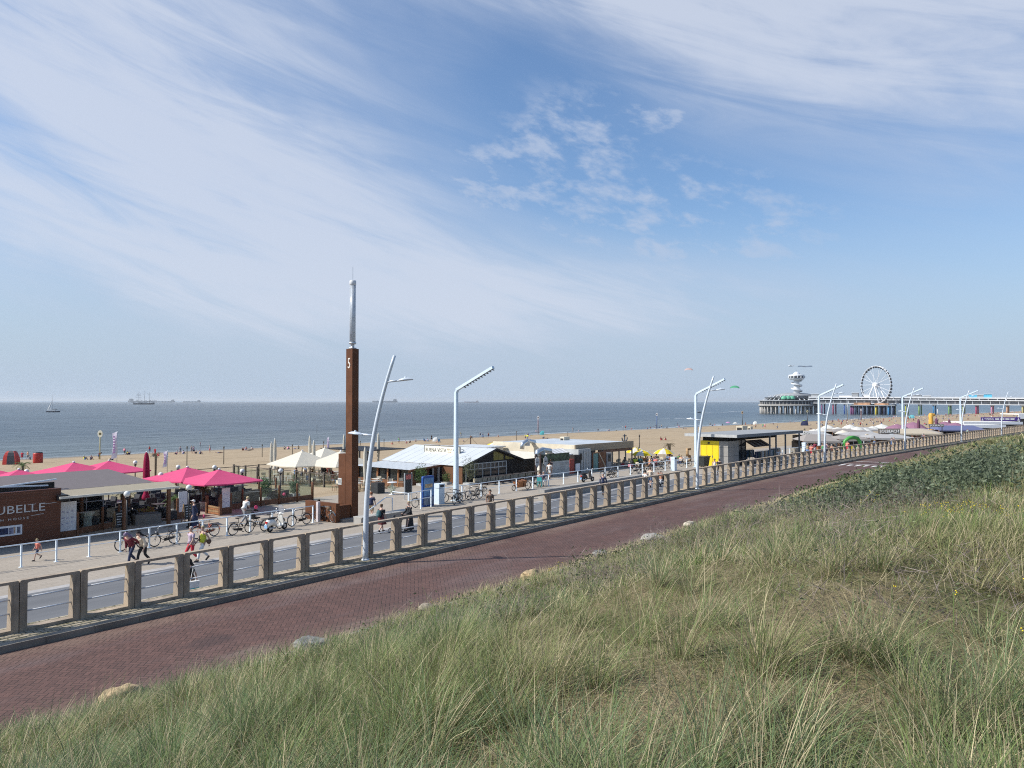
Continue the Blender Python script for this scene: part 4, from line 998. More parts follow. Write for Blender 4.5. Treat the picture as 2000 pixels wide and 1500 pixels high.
def furled(px, pyt, Y, m, label, z0, w_=.2, group=None):
  x, y, zt = aty(px, pyt, Y); o = local('furled_parasol', label, 'parasol', (x, y, z0), TH, group); h = zt - z0
  c = MB(); n = 10; vs = []; zl = [h * .22, h * .26, h * .32, h * .36, h * .6, h * .85, h * .96, h]
  wl = [1.25, 1.35, .8, .62, 1., .85, .6, .2]
  for z, k in zip(zl, wl):
    for j in range(n): g = 2 * math.pi * j / n; q = w_ * k * (1 + .18 * math.cos(5 * g + z)); vs.append((q * math.cos(g), q * math.sin(g), z))
  c._add(vs, [(i * n + j, i * n + (j + 1) % n, (i + 1) * n + (j + 1) % n, (i + 1) * n + j) for i in range(7) for j in range(n)] + [tuple(range(7 * n, 8 * n)), tuple(range(n))[::-1]], True); c.build('wrapped_cloth', m, o)
  MB().tube([(0, 0, 0), (0, 0, h + .08)], .035, 6).build('pole', STEEL, o); return o
furled(286, 883, 56, cloth('crimson_cloth', (.30, .018, .06), .8, .05), 'furled crimson parasol standing behind the grey canopy', 4.3, .22)
CRC = cloth('cream_cloth', (.80, .75, .63), .9, .3); CRF = cloth('cream_furled_cloth', (.58, .54, .45), .9, .05)
for i, (a, b, l) in enumerate(((48.9, 64.4, 'left open cream parasol over the dark fenced terrace'), (51.0, 61.0, 'open cream parasol touching the left side of the rust tower'), (53.6, 66.8, 'open cream parasol half hidden behind the rust tower'))): parasol('cream_parasol', l, a, b, 6.1, 7.42, 5.0, CRC, 4.0, R(-2), 'open cream parasols')
for px, py, Y, l in ((530, 864, 79, 'furled cream parasol at the left corner of the first cream parasol'), (537, 857, 84, 'taller furled cream parasol just behind the leftmost one'), (605, 852, 84, 'tall furled cream parasol above the first cream parasol'), (613, 861, 80, 'shorter furled cream parasol beside the tall one'), (672, 849, 88, 'furled cream parasol touching the left edge of the rust tower'), (713, 874, 68, 'furled cream parasol between rust tower and street lamp'), (739, 846, 88, 'furled cream parasol just right of the leaning lamp pole')):
  furled(px, py, Y, CRF, l, 4.0, .17, 'furled cream parasols')

# --- globe lamps of the terraces
gm_ = mat('opal_globe', (.74, .74, .70), .3); gl = local('globe_lamp', 'globe lamp', 'lamp', (0, 0, 0), 0, 'white globe lamps on black posts')
MB().tube([(0, 0, 0), (0, 0, 2.25)], .045, 8).build('post', BLACK, gl); MB().lathe([(.1, 2.2), (.12, 2.28), (.06, 2.32)], 10).build('collar', BLACK, gl); MB().ball((0, 0, 2.46), .17, 14, 10).build('globe', gm_, gl); freeze(gl)
GLB = [(248, 965, 'white globe lamp on a black post before the timber framed terrace'), (264, 907, 'white globe lamp right of the third pink parasol'), (314, 927, 'white globe lamp left of the second pink parasol'), (348, 912, 'white globe lamp just above the left slope of the second pink parasol'), (369, 952, 'white globe lamp under the left corner of the nearest pink parasol'), (424, 917, 'white globe lamp behind the tip of the nearest pink parasol'), (473, 920, 'white globe lamp above the right slope of the nearest pink parasol'), (548, 926, 'white globe lamp on the corner post of the glass windscreen'), (52, 921, 'white globe lamp between pink parasols above the timber beach house')]
for i, (px, py, l) in enumerate(GLB):
  b0 = {7: 48.7}.get(i, None)
  if b0 is None:
    a, b = at(px, py, PZ + 2.44)
    if i in (1, 5): b += 2; a += 1
  else: a, _ = onb(px, py, b0); b = b0
  loc, rz = grid(a, b, PZ - .02)
  if i == 0: gl.location = loc; gl['label'] = l
  else: dup(gl, loc, rz, l)

# --- plants
def palm(label, a, b, z0, h, r_, n=16, pot=True, name='potted_palm', crown_r=.9, fc=(.10, .15, .05)):
  loc, rz = grid(a, b, z0); o = local(name, label, 'palm', loc, rz)
  pz = 0.
  if pot: MB().lathe([(.2, 0), (.27, .55), (.29, .6), (.25, .6), (.24, .52)], 14).build('pot', GRYW, o); pz = .52
  MB().tube([(0, 0, pz), (.02, .02, h * .6), (0, 0, h)], [r_, r_ * 1.1, r_ * 1.2], 8).build('trunk', mat('palm_trunk', (.11, .08, .055), .9, 0, .35, 12., .5), o)
  f = MB(); rr = random.Random(int(a * 10))
  for k in range(n):
    g = 2 * math.pi * k / n + rr.uniform(-.2, .2); e = rr.uniform(.1, 1.2); L = crown_r * rr.uniform(.75, 1.1); d = Vector((math.cos(g), math.sin(g), 0)); sd_ = Vector((-d.y, d.x, 0)); pts = []
    for j in range(6): t_ = j / 5; pts.append(Vector((0, 0, h)) + d * (L * t_ * math.cos(e * (1 - .5 * t_))) + Vector((0, 0, L * (math.sin(e) * t_ - .75 * t_ * t_))))
    for j in range(1, 6):
      for s_ in (-1, 1):
        for q in (0., .5):
          p = pts[j - 1].lerp(pts[j], q) if j else pts[j]; w_ = .26 * crown_r * (1 - .6 * j / 6); f._add([p, p + (pts[j] - pts[j - 1]) * .35, p + sd_ * s_ * w_ + (pts[j] - pts[j - 1]) * .6 - Vector((0, 0, w_ * .4))], [(0, 1, 2)])
  f.build('crown', cloth('palm_leaf_%d' % int(fc[1] * 1000), fc, .5, .25), o); return o
def bush(label, a, b, z0, r_, h, c0, c1, pot=None, n=900, leaf=.07, name='potted_bush'):
  loc, rz = grid(a, b, z0); o = local(name, label, 'plant', loc, rz); pz = 0
  if pot: MB().box(-pot, pot, -pot, pot, 0, .5).build('planter', GRYW, o); pz = .45
  stem = MB(); stem.tube([(0, 0, pz), (.03, 0, pz + h * .5)], .03, 6); stem.build('stem', mat('stem_brown', (.1, .07, .05), .9), o)
  rr = np.random.default_rng(int(a * 7 + b)); u = rr.normal(0, 1, (n, 3)); u /= np.linalg.norm(u, axis=1)[:, None]; u *= (rr.random(n) ** .35)[:, None] * (1 + .25 * np.sin(u[:, :1] * 6 + a))
  P = u * np.array([r_, r_, h * .5]) + np.array([0, 0, pz + h * .55]); d1 = rr.normal(0, 1, (n, 3)); d1 /= np.linalg.norm(d1, axis=1)[:, None]; d2 = np.cross(d1, rr.normal(0, 1, (n, 3))); d2 /= np.linalg.norm(d2, axis=1)[:, None]
  le = leaf * rr.uniform(.6, 1.3, (n, 1)); V = np.stack([P - d1 * le, P + d2 * le * .45, P + d1 * le, P - d2 * le * .45], 1).reshape(-1, 3); me = bpy.data.meshes.new('foliage'); raw_mesh(me, V, np.arange(4 * n).reshape(-1, 4))
  C4 = np.ones((n, 4, 4), np.float32); t_ = rr.random((n, 1)); C4[:, :, :3] = (c0 * (1 - t_) + c1 * t_)[:, None, :]
  a_ = me.attributes.new('tint', 'FLOAT_COLOR', 'POINT'); a_.data.foreach_set('color', C4.ravel()); me.materials.append(gm); f = bpy.data.objects.new('foliage', me); col.objects.link(f); f.parent = o; return o
palm('small palm in a pale pot at the right edge of the canopied terrace', *at(341, 1012, PZ), PZ, 1.25, .07, 14)
palm('bushy palm in a tall pale pot behind the white menu board', *at(397, 996, PZ), PZ, 1.5, .08, 18, True, 'potted_palm', 1.1)
palm('dark low palm behind the glass windscreen of the lounge', 32.5, 52., PZ, .8, .08, 18, True, 'potted_palm', .9, (.04, .07, .03))
palm('palm in a pot under the back of the canopied terrace', 25.0, 52., PZ, 1.5, .08, 16)
palm('small beach palm beside the yellow emblem pole', 35, 96, 2.9, 2.4, .1, 14, False, 'beach_palm', 1.2)
palm('shaggy dead looking beach palm behind the second pink parasol', 45, 86, 3.3, 3.0, .11, 12, False, 'beach_palm', .8, (.12, .10, .06))
palm('brown topped palm on the sand near the yellow parasols', *at(1307, 888 + 20, 4.4), 4.4, 2.6, .18, 12, False, 'beach_palm', 1.0, (.14, .11, .06))
bush('feathery green shrub behind the lounge windscreen', sp[3][0] - .6, 49.4, PZ, .42, 1.5, C3(.06, .11, .05), C3(.16, .24, .12), .3)
bush('pale green shrub at the corner of the lounge windscreen', sp[4][0] + .5, 49.5, PZ, .35, 1.0, C3(.10, .15, .09), C3(.2, .27, .16), .3)
bush('flowering plants of red and yellow in a grey planter on the terrace', *at(285, 1016, PZ), PZ, .7, .8, C3(.30, .06, .04), C3(.36, .34, .07), None, 700, .07)
def planter(label, px, py, w_, d_, h):
  a, b = at(px, py, PZ); o = thing('planter_box', label, 'planter', a, b, PZ, R(-12)); m_ = MB(); m_.box(a - w_ / 2, a + w_ / 2, b, b + d_, PZ, PZ + h); m_.build('box', mat('planter_taupe', (.24, .215, .19), .75, 0, .15, 1.5), o)
  MB().box(a - w_ / 2 + .06, a + w_ / 2 - .06, b + .06, b + d_ - .06, PZ + h, PZ + h + .02).build('soil', INNER, o)
planter('taupe planter box holding red and yellow flowers', 290, 1024, 1.5, .9, .62)
# --- furniture
def lounge(lbl='dark grey woven lounge chair'):
  o = local('lounge_chair', lbl, 'chair', (0, 0, 0), 0); m_ = MB()
  m_.box(-.36, .36, -.36, .34, .16, .40); m_.build('seat', DGREY, o)
  m_ = MB(); m_._add([(-.38, .26, .3), (.38, .26, .3), (.38, .42, .3), (-.38, .42, .3), (-.38, .40, .85), (.38, .40, .85), (.38, .5, .85), (-.38, .5, .85)], [(0, 1, 5, 4), (2, 3, 7, 6), (4, 5, 6, 7), (0, 3, 7, 4), (1, 2, 6, 5)]); m_.build('backrest', DGREY, o)
  for s_ in (-1, 1): MB().box(s_ * .4 - .06, s_ * .4 + .06, -.34, .36, .1, .6).build('armrest', DGREY, o)
  m_ = MB()
  for x in (-.36, .36):
    for y in (-.3, .3): m_.box(x - .03, x + .03, y - .03, y + .03, 0, .16)
  m_.build('legs', BLACK, o); return o
def woodchair():
  o = local('terrace_chair', 'wooden chair', 'chair', (0, 0, 0), 0); WD = mat('chair_wood', (.32, .2, .12), .6, 0, .3, 5.)
  MB().box(-.22, .22, -.22, .22, .43, .47).build('seat', WD, o); m_ = MB(); m_.box(-.22, .22, .19, .23, .62, .9); m_.box(-.22, -.18, .19, .23, .45, .9); m_.box(.18, .22, .19, .23, .45, .9); m_.build('backrest', CRM, o)
  for x in (-.2, .2):
    for y in (-.2, .2): MB().box(x - .02, x + .02, y - .02, y + .02, 0, .43).build('leg', WD, o)
  return o
def table(m_, w_=.8, lbl='square table'):
  o = local('terrace_table', lbl, 'table', (0, 0, 0), 0); MB().box(-w_ / 2, w_ / 2, -w_ / 2, w_ / 2, .72, .76).build('tabletop', m_, o); MB().tube([(0, 0, .03), (0, 0, .72)], .04, 8).build('column', BLACK, o); MB().box(-.25, .25, -.25, .25, 0, .03).build('foot', BLACK, o); return o
def place(proto, spots, z, label, group):
  freeze(proto)
  for i, (a, b, r_) in enumerate(spots):
    loc, rz = grid(a, b, z, r_)
    if i == 0 and not proto.get('used'): proto.location = loc; proto.rotation_euler = (0, 0, rz); proto['label'] = label; proto['group'] = group; USED.add(proto)
    elif proto in USED or i: dup(proto, loc, rz, label, group)
USED = set()
rr = random.Random(5)
lc = lounge(); sp_l = []
for a in np.arange(29.2, 37.2, 1.15):
  for b in (50.2, 52.4, 55., 57.2): sp_l.append((a + rr.uniform(-.15, .15), b + rr.uniform(-.2, .2), rr.choice((0, math.pi, 1.57)) + rr.uniform(-.2, .2)))
place(lc, sp_l, PZ - .02, 'dark grey woven lounge chair on the pink parasol terrace', 'dark lounge chairs of the pink parasol terrace')
sp_l = [(a + rr.uniform(-.2, .2), b + rr.uniform(-.2, .2), rr.choice((0, math.pi, 1.57, -1.57))) for a in (19.5, 21, 22.8, 24.4, 25.8, 27.4) for b in (47.9, 49.4, 51.2, 53.4, 55.6)]
place(lc, sp_l, PZ, 'dark grey woven lounge chair under or beside the grey canopy', 'dark lounge chairs of the canopied terrace')
tb = table(mat('table_dark', (.06, .05, .045), .5), .75); place(tb, [(a, b, 0) for a in (30, 32.3, 34.6, 36.6) for b in (51.3, 56.1)] + [(20.2, 48.6, 0), (23.6, 48.7, 0), (26.6, 50.3, 0)], PZ - .01, 'small dark square table among the dark lounge chairs', 'dark terrace tables')
o = thing('bar_table', 'white cloth covered standing table behind the glass windscreen', 'table', *at(166, 1043, PZ), PZ); a, b = at(170, 1038, PZ)
MB().lathe([(.3, 0), (.26, .3), (.22, .6), (.3, .95), (.4, 1.08), (.4, 1.1)], 18, (a, b, PZ)).build('table_cover', cloth('white_cloth', (.7, .69, .66)), o); MB().lathe([(.4, 1.105), (.4, 1.12)], 18, (a, b, PZ)).build('tabletop', WP, o)
for i, (px, py, l) in enumerate(((500, 990, 'pink cushion on a dark chair behind the seated walker'), (398, 1008, 'pink cushion beside the left chalkboard'), (555, 965, 'pink cushion on the lounge behind the right windscreen'))):
  a, b = at(px, py, PZ + .6); loc, rz = grid(a, b, PZ + .42); me = MB().ball((0, 0, .16), (.14, .06, .13), 12, 8); c_ = me.build('cushion', PINK); c_.location = loc; c_.rotation_euler = (0, 0, rz + i); tag(c_, l, 'cushion', 'pink cushions')
# --- fenced terrace of the white roofed beach club
TF = mat('weathered_timber', (.10, .085, .07), .85, 0, .3, 4.)
o = thing('terrace_fence', 'dark timber post and rail fence with glass along the cream parasol terrace', 'fence', 46.2, 54, 4.2)
fa = [(46.4 + .02 * k, 53.6 + 2.15 * k) for k in range(10)]
for p in fa: MB().box(p[0] - .08, p[0] + .08, p[1] - .08, p[1] + .08, 3.9, 5.75).build('post', TF, o)
for i in range(len(fa) - 1):
  p, q = fa[i], fa[i + 1]; MB().bar((p[0], p[1], 5.62), (q[0], q[1], 5.62), .07).build('top_rail', TF, o); MB().slab([(p[0], p[1] + .08, 4.35), (q[0], q[1] - .08, 4.35), (q[0], q[1] - .08, 5.5), (p[0], p[1] + .08, 5.5)], (.012, 0, 0)).build('pane', GLS, o)
  MB().bar((p[0], p[1], 4.25), (q[0], q[1], 4.25), .1).build('base_board', TF, o)
deck = thing('terrace_deck', 'grey boarded floor of the cream parasol terrace', 'deck', 55, 60, 4.2); MB().box(46.6, 62, 57.6, 73, 3.7, 4.12).build('floor', mat('grey_deck', (.36, .33, .28), .85, 0, .2, 2.), deck); MB().box(46.6, 49.4, 53.4, 57.5, 3.7, 4.12).build('floor', mat('grey_deck'  , (.2, .18, .15)), deck)
wc = woodchair(); sp_c = [(a + rr.uniform(-.2, .2), b + rr.uniform(-.3, .3), rr.uniform(0, 6.28)) for a in np.arange(47.6, 57, 1.35) for b in (58.6, 60.4, 62.6, 64.8, 67.2, 69.4)]
place(wc, sp_c, 4.12, 'wooden chair with pale back on the cream parasol terrace', 'wooden chairs of the cream parasol terrace')
tb2 = table(mat('table_pale', (.58, .54, .46), .6), .85); place(tb2, [(a, b, rr.uniform(-.1, .1)) for a in (48.3, 51.2, 54) for b in (59.6, 61.8, 64, 68.2)], 4.12, 'pale topped square table on the cream parasol terrace', 'pale terrace tables')
# rear fence towards the sea with pole line
o = thing('terrace_fence', 'dark seaward fence with tall thin poles behind the cream parasol terrace', 'fence', 46, 74, 4.0)
for k in range(9):
  a, b = 42 + k * 2.6, 77.; MB().box(a - .07, a + .07, b - .07, b + .07, 3.2, 5.2).build('post', TF, o)
MB().bar((42, 77, 5.1), (62.8, 77, 5.1), .07).build('top_rail', TF, o); MB().bar((42, 77, 4.5), (62.8, 77, 4.5), .05).build('mid_rail', TF, o)

# --- white roofed beach club
BZ = 4.4
bv = thing('beach_club', 'white metal roofed timber beach club with a roof sign and dark gable', 'beach club', 57.9, 46.9, BZ)
aL, aM, aR, bF, bB, zE, zR = 53.5, 57.9, 62.3, 46.9, 58., 6.52, 7.86
ROOF = mat('white_roof_metal', (.54, .565, .575), .5, .0, .04, .8); rf = MB()
def ribbed(m_, p0, p1, q0, q1, n, th=.03):   # roof plane from eave edge p0-p1 to ridge edge q0-q1 with standing seams
  p0, p1, q0, q1 = map(Vector, (p0, p1, q0, q1)); m_.poly([p0, p1, q1, q0])
  for i in range(n + 1): t_ = i / n; a_, b_ = p0.lerp(p1, t_), q0.lerp(q1, t_); m_.bar(a_ + Vector((0, 0, .008)), b_ + Vector((0, 0, .003)), .022, .012)
ribbed(rf, (aL - .25, bF - .35, zE - .06), (aL - .25, bB, zE - .06), (aM, bF - .35, zR), (aM, bB, zR), 10); rf.build('roof', ROOF, bv)
r2 = MB(); r2.poly([(aM, bF - .35, zR), (aM, bB, zR), (aR + .25, bB, zE - .06), (aR + .25, bF - .35, zE - .06)]); r2.build('roof', mat('dark_roof', (.10, .10, .10), .7), bv)
r3 = MB(); ribbed(r3, (49.3, 49.5, 6.22), (49.3, 57.6, 6.22), (aL - .2, 49.5, zE - .09), (aL - .2, 57.6, zE - .09), 14); r3.build('lean_to_roof', ROOF, bv)
MB().slab([(49.3, 49.45, 6.1), (aL, 49.45, 6.3), (aL, 49.45, zE - .05), (49.3, 49.45, 6.25)], (0, .06, 0)).build('fascia', mat('fascia_rust', (.19, .08, .04), .7), bv)
bt = MB(); bt.bar((aL - .25, bF - .35, zE - .1), (aM, bF - .35, zR - .03), .08, .14); bt.bar((aM, bF - .35, zR - .03), (aR + .25, bF - .35, zE - .1), .08, .14); bt.build('barge_board', BLACK, bv)
BLW = planks('black_brown_planks', (.016, .012, .011), .16, 0, .4, .7)
g = MB(); g.slab([(aL, bF, BZ), (aR, bF, BZ), (aR, bF, zE - .05), (aM, bF, zR - .08), (aL, bF, zE - .05)], (0, .12, 0)); g.build('gable_wall', BLW, bv)
WFR = mat('window_frame_pale', (.46, .45, .42), .55)
for k in range(5):
  a0, a1 = aL + .35 + k * 1.16, aL + .35 + (k + 1) * 1.16; wn = MB(); wn.box(a0 + .03, a1 - .03, bF - .03, bF - .01, BZ + .55, BZ + 2.15); wn = wn.build('window', DGLS, bv)
  f_ = MB(); f_.box(a0 - .05, a0 + .04, bF - .07, bF, BZ + .5, BZ + 2.2)
  f_.box(a0 + .04, a1 - .05, bF - .07, bF, BZ + 2.12, BZ + 2.2); f_.box(a0 + .04, a1 - .05, bF - .07, bF, BZ + 1.62, BZ + 1.7); f_.box((a0 + a1) / 2 - .03, (a0 + a1) / 2 + .03, bF - .065, bF, BZ + 1.7, BZ + 2.12)
  if k == 4: f_.box(a1 - .05, a1 + .04, bF - .07, bF, BZ + .5, BZ + 2.2)
  f_.build('frame', WFR, wn)
YG = mat('olive_glass', (.21, .175, .035), .3, 0, .2, 1.)
for a0, a1, z0, zt0, zt1 in ((aM - .12, aM + .62, 6.72, 7.62, 7.45), (aM + .68, aM + 1.36, 6.72, 7.44, 7.22), (aM + 1.66, aM + 2.3, 6.72, 7.1, 6.93), (aM + 2.36, aM + 2.95, 6.72, 6.92, 6.76)):
  MB().slab([(a0, bF - .02, z0), (a1, bF - .02, z0), (a1, bF - .02, zt1), (a0, bF - .02, zt0)], (0, .015, 0)).build('gable_window', YG, bv)
MB().box(aR + .02, aR + 2.6, bF + .4, bF + .5, BZ, zE).build('side_wall', BLW, bv)
TBW = planks('timber_wall', (.165, .075, .035), .16, 0, .3, .6)
MB().box(aL - .1, aL, bF, bB, BZ, zE - .1).build('side_wall', TBW, bv); MB().box(49.7, aL - .1, 49.9, 50.0, BZ, 6.2).build('front_wall', TBW, bv)
w_ = MB(); w_.box(49.7, 49.8, 50.0, 57.4, BZ, 5.1); w_.build('low_wall', TBW, bv)
for k in range(6): MB().box(49.68, 49.82, 50. + k * 1.45, 50.14 + k * 1.45, BZ, 6.2).build('post', mat('orange_timber', (.30, .13, .055)), bv)
MB().box(49.86, 49.88, 50., 57.4, 5.1, 6.15).build('window', DGLS, bv); MB().box(52.9, 53.3, 50.1, 57.4, BZ, 6.1).build('inner_wall', INNER, bv)
for k in range(3): MB().box(50.2 + k * .95, 50.85 + k * .95, 49.87, 49.895, BZ + .8, BZ + 1.65).build('window', DGLS, bv)
for k, a0 in enumerate((51.7 + .5, 52.9 + .1)):
  d_ = MB(); d_.box(a0, a0 + .08, 49.5, 49.6, BZ, BZ + 1.95); d_.box(a0 + .66, a0 + .74, 49.5, 49.6, BZ, BZ + 1.95); d_.box(a0, a0 + .74, 49.5, 49.6, BZ + 1.95, BZ + 2.05); d_.box(a0 + .08, a0 + .66, 49.52, 49.58, BZ, BZ + .5); d_ = d_.build('door', WFR, bv)
  MB().box(a0 + .1, a0 + .64, 49.54, 49.56, BZ + .5, BZ + 1.93).build('pane', DGLS, d_)
MB().box(aL + .1, aL + .12, bF + .8, bF + 1.2, BZ + 1., BZ + 1.6).build('red_notice', mat('notice_red', (.5, .05, .04), .6), bv)
# roof sign
SB = mat('sign_cream', (.70, .66, .55), .6, 0, .08, 2.); sA = 56.1
b0, z0 = ona(826, 886, sA); b1, z1 = ona(896, 888, sA); zt = ona(826, 870, sA)[1]
sg = MB().box(sA, sA + .1, b1, b0, z0, zt).build('roof_sign', SB, bv)
SF = mat('sign_frame', (.12, .11, .1), .7)
f_ = MB(); f_.box(sA - .02, sA + .12, b1 - .05, b0 + .05, zt, zt + .05); f_.box(sA - .02, sA + .12, b1 - .05, b0 + .05, z0 - .05, z0); f_.box(sA - .02, sA + .12, b0, b0 + .05, z0, zt); f_.box(sA - .02, sA + .12, b1 - .05, b1, z0, zt); f_.build('sign_frame', SF, sg)
ink = mat('sign_ink', (.03, .03, .03), .6); hgt_ = zt - z0; wS = b0 - b1
t1 = text('BUENA VISTA', hgt_ * .62, ink, sg, (sA - .004 - 57.9, 0, 0), (R(90), 0, R(-90)), 'lettering', .004)
def setw(o, b_start, width, z):
  xs = [v.co.x for v in o.data.vertices]; o.scale = (width / (max(xs) - min(xs)), 1, 1); o.location = (sA - .006 - 57.9, b_start - 46.9, z - BZ)
setw(t1, b0 - .12, wS * .60, z0 + hgt_ * .3)
og = mat('sign_ochre', (.45, .28, .08), .6); t2 = text('BEACH', hgt_ * .28, og, sg, (0, 0, 0), (R(90), 0, R(-90)), 'small_lettering', .004); setw(t2, b0 - .12 - wS * .63, wS * .13, z0 + hgt_ * .55)
t3 = text('CLUB', hgt_ * .28, og, sg, (0, 0, 0), (R(90), 0, R(-90)), 'small_lettering', .004); setw(t3, b0 - .12 - wS * .645, wS * .10, z0 + hgt_ * .2)
sw = MB()
for k in range(10): g0, g1 = k * .5, (k + 1) * .5; rr_ = hgt_ * .3; sw.bar((sA - .008, b1 + wS * .12 + rr_ * math.cos(g0), (z0 + zt) / 2 + rr_ * math.sin(g0)), (sA - .008, b1 + wS * .12 + rr_ * math.cos(g1), (z0 + zt) / 2 + rr_ * math.sin(g1)), .006, .07)
sw.build('emblem_swirl', ink, sg)
st = MB()
for b_ in (b0 - .3, (b0 + b1) / 2, b1 + .3): st.bar((sA + .1, b_, zt - .1), (sA + 1.2, b_, 7.55), .04)
st.build('stay', SF, bv)
# solar panels on the far slope
SOL = mat('solar_cell', (.018, .024, .045), .18, 0, .2, 3., 0, .6)
for i in range(4):
  for j in range(2):
    t0, t1 = .06 + j * .47, .06 + j * .47 + .43; b_0 = bF + .6 + i * 2.4
    q = lambda t_, b_: (aM + (aR - aM) * t_, b_, zR + (zE - zR) * t_ + .06)
    p_ = MB(); p_.slab([q(t0, b_0), q(t1, b_0), q(t1, b_0 + 2.1), q(t0, b_0 + 2.1)], (0, 0, .04)); p_ = p_.build('solar_panel', SOL, bv)
    e_ = MB()
    for u, v in ((q(t0, b_0), q(t1, b_0)), (q(t0, b_0 + 2.1), q(t1, b_0 + 2.1)), (q(t0, b_0), q(t0, b_0 + 2.1))): e_.bar(Vector(u) + Vector((0, 0, .045)), Vector(v) + Vector((0, 0, .045)), .05)
    e_.build('panel_frame', mat('aluminium', (.6, .62, .64), .4, .3), p_)
# terrace in front: benches, tables, trees
o = thing('bench_row', 'long beige cushioned bench row under the dark gable windows', 'bench', 55, 45.8, PZ - .3)
for k in range(8):
  a0 = 54.0 + k * 1.12; MB().box(a0, a0 + 1.0, 45.9, 46.15, PZ - .1, PZ + .5).build('backrest', mat('beige_cushion', (.46, .40, .29), .85, 0, .12, 4.), o); MB().box(a0, a0 + 1.0, 45.3, 45.88, PZ - .1, PZ + .12).build('seat', mat('maroon_seat', (.09, .03, .025), .8, 0, .2, 4.), o)
tb3 = table(mat('table_dark', (.06, .05, .045)), .7); place(tb3, [(54.3 + k * 1.12, 44.7, 0) for k in range(8)], PZ - .02, 'small dark table in front of the beige bench row', 'small tables before the bench row')
place(wc, [(a + rr.uniform(-.15, .15), b + rr.uniform(-.2, .2), rr.uniform(0, 6.28)) for a in (43.6, 44.9, 46.2, 47.6, 48.8) for b in (50.3, 51.7, 53)], PZ - .15, 'wooden chair with pale back beside the rust tower', 'wooden chairs before the beach club')
place(tb2, [(44.3, 50.9, 0), (46.8, 51.2, 0), (48.2, 52.4, 0), (45.6, 52.3, 0)], PZ - .15, 'pale topped square table before the beach club', 'pale tables before the beach club')
bush('round olive tree in a planter by the beach club entrance', *onb(916, 940, 46.0)[:1], 46.0, PZ - .3, .75, 2.3, C3(.07, .085, .04), C3(.17, .18, .10), .4, 900, .06, 'potted_tree')
bush('bright green round shrub in front of the timber lean-to', *onb(822, 940, 49.)[:1], 49., PZ - .3, .6, 1.7, C3(.05, .10, .03), C3(.12, .20, .06), .3, 800, .06)
bush('small green plant in a grey planter at the beach club doors', *onb(872, 950, 48)[:1], 48., PZ - .3, .4, .9, C3(.06, .10, .03), C3(.16, .20, .08), .35, 400, .06)
bush('white flower bouquet on the standing table of the terrace', *at(766, 945, PZ + .9), PZ + .1, .3, .7, C3(.3, .35, .2), C3(.75, .74, .68), None, 300, .06)
o = thing('planter_box', 'black square planter box on the beach club terrace', 'planter', *at(738, 963, PZ), PZ); a, b = at(738, 963, PZ); MB().box(a - .4, a + .4, b - .4, b + .4, PZ, PZ + .85).build('box', mat('black_planter', (.03, .032, .034), .6, 0, .2, 2.), o); MB().box(a - .36, a + .36, b - .36, b + .36, PZ + .85, PZ + .87).build('soil', INNER, o)
o = thing('bar_table', 'white pedestal table right of the black planter box', 'table', *at(766, 966, PZ), PZ); a, b = at(766, 966, PZ); MB().lathe([(.3, 0), (.1, .05), (.08, .95), (.4, .98), (.4, 1.02)], 14, (a, b, PZ)).build('pedestal', WP, o)
a, b = at(797, 975, PZ); o = thing('menu_stand', 'framed menu stand with red picture left of the blue board', 'sign', a, b, PZ); MB().box(a - .35, a + .35, b - .03, b + .03, PZ + .5, PZ + 2.0).build('board', mat('slate', (.03, .032, .033)), o); MB().box(a - .28, a + .28, b - .04, b - .03, PZ + 1.55, PZ + 1.92).build('picture', mat('picture_red', (.45, .12, .1), .6, 0, .7, 12.), o)
for s_ in (-1, 1): MB().box(a + s_ * .38 - .03, a + s_ * .38 + .03, b - .04, b + .04, PZ, PZ + 2.05).build('post', STEEL, o)
# pergola behind
o = thing('pergola', 'black slatted pergola behind the white roof', 'pergola', 52, 66, 4.2)
for a in (57.2, 62.8):
  for b in (64, 72): MB().box(a - .08, a + .08, b - .08, b + .08, 4.1, 6.9).build('post', BLACK, o)
p_ = MB()
for k in range(24): p_.box(57, 63, 64 + k * .34, 64.2 + k * .34, 6.92, 7.0)
p_.build('slat_roof', BLACK, o)
o = thing('storage_hut', 'flat white painted hut behind the beach club ridge', 'hut', 66, 57, 4.2); MB().box(63.2, 70.2, 56, 61, 4.0, 7.1).build('wall', mat('white_paint_wall', (.70, .68, .62), .7, 0, .06, 1.), o); MB().box(63, 70.4, 55.8, 61.2, 7.1, 7.25).build('roof', mat('white_roof_metal', (.55, .6, .62)), o)
# --- low beach bar with long cream fascia, containers and fence panels beside it
EZ = 4.5
eb = thing('beach_bar', 'flat roofed beach bar with long cream fascia and open terrace', 'beach bar', 71, 46, EZ)
TAN = planks('tan_fascia', (.36, .29, .20), .3, 2, .12, .7, .04)
a0, a1 = onb(1123, 868, 46)[0], onb(1239, 858, 46)[0]
MB().box(a0, a1, 45.95, 46.1, 6.95, 7.72).build('fascia', TAN, eb); MB().box(a0, a0 + .15, 46.1, 58, 6.7, 7.7).build('side_fascia', CRM, eb)
MB().box(a0 + .1, a1, 46.1, 58, 7.5, 7.62).build('roof', mat('grey_blue_roof', (.46, .50, .53), .6, 0, .12, .6), eb)
MB().box(a0 + .15, a0 + 4.6, 46.6, 46.7, EZ - .1, 6.95).build('front_wall', planks('grey_siding', (.34, .33, .31), .18, 2, .1, .7), eb); MB().box(a0, a0 + .13, 46.7, 58, EZ - .3, 6.7).build('side_wall', mat('white_paint_wall', (.7, .68, .62)), eb)
MB().box(a0 + 4.6, a1 - .2, 52.5, 52.7, EZ - .3, 7.4).build('back_wall', INNER, eb)
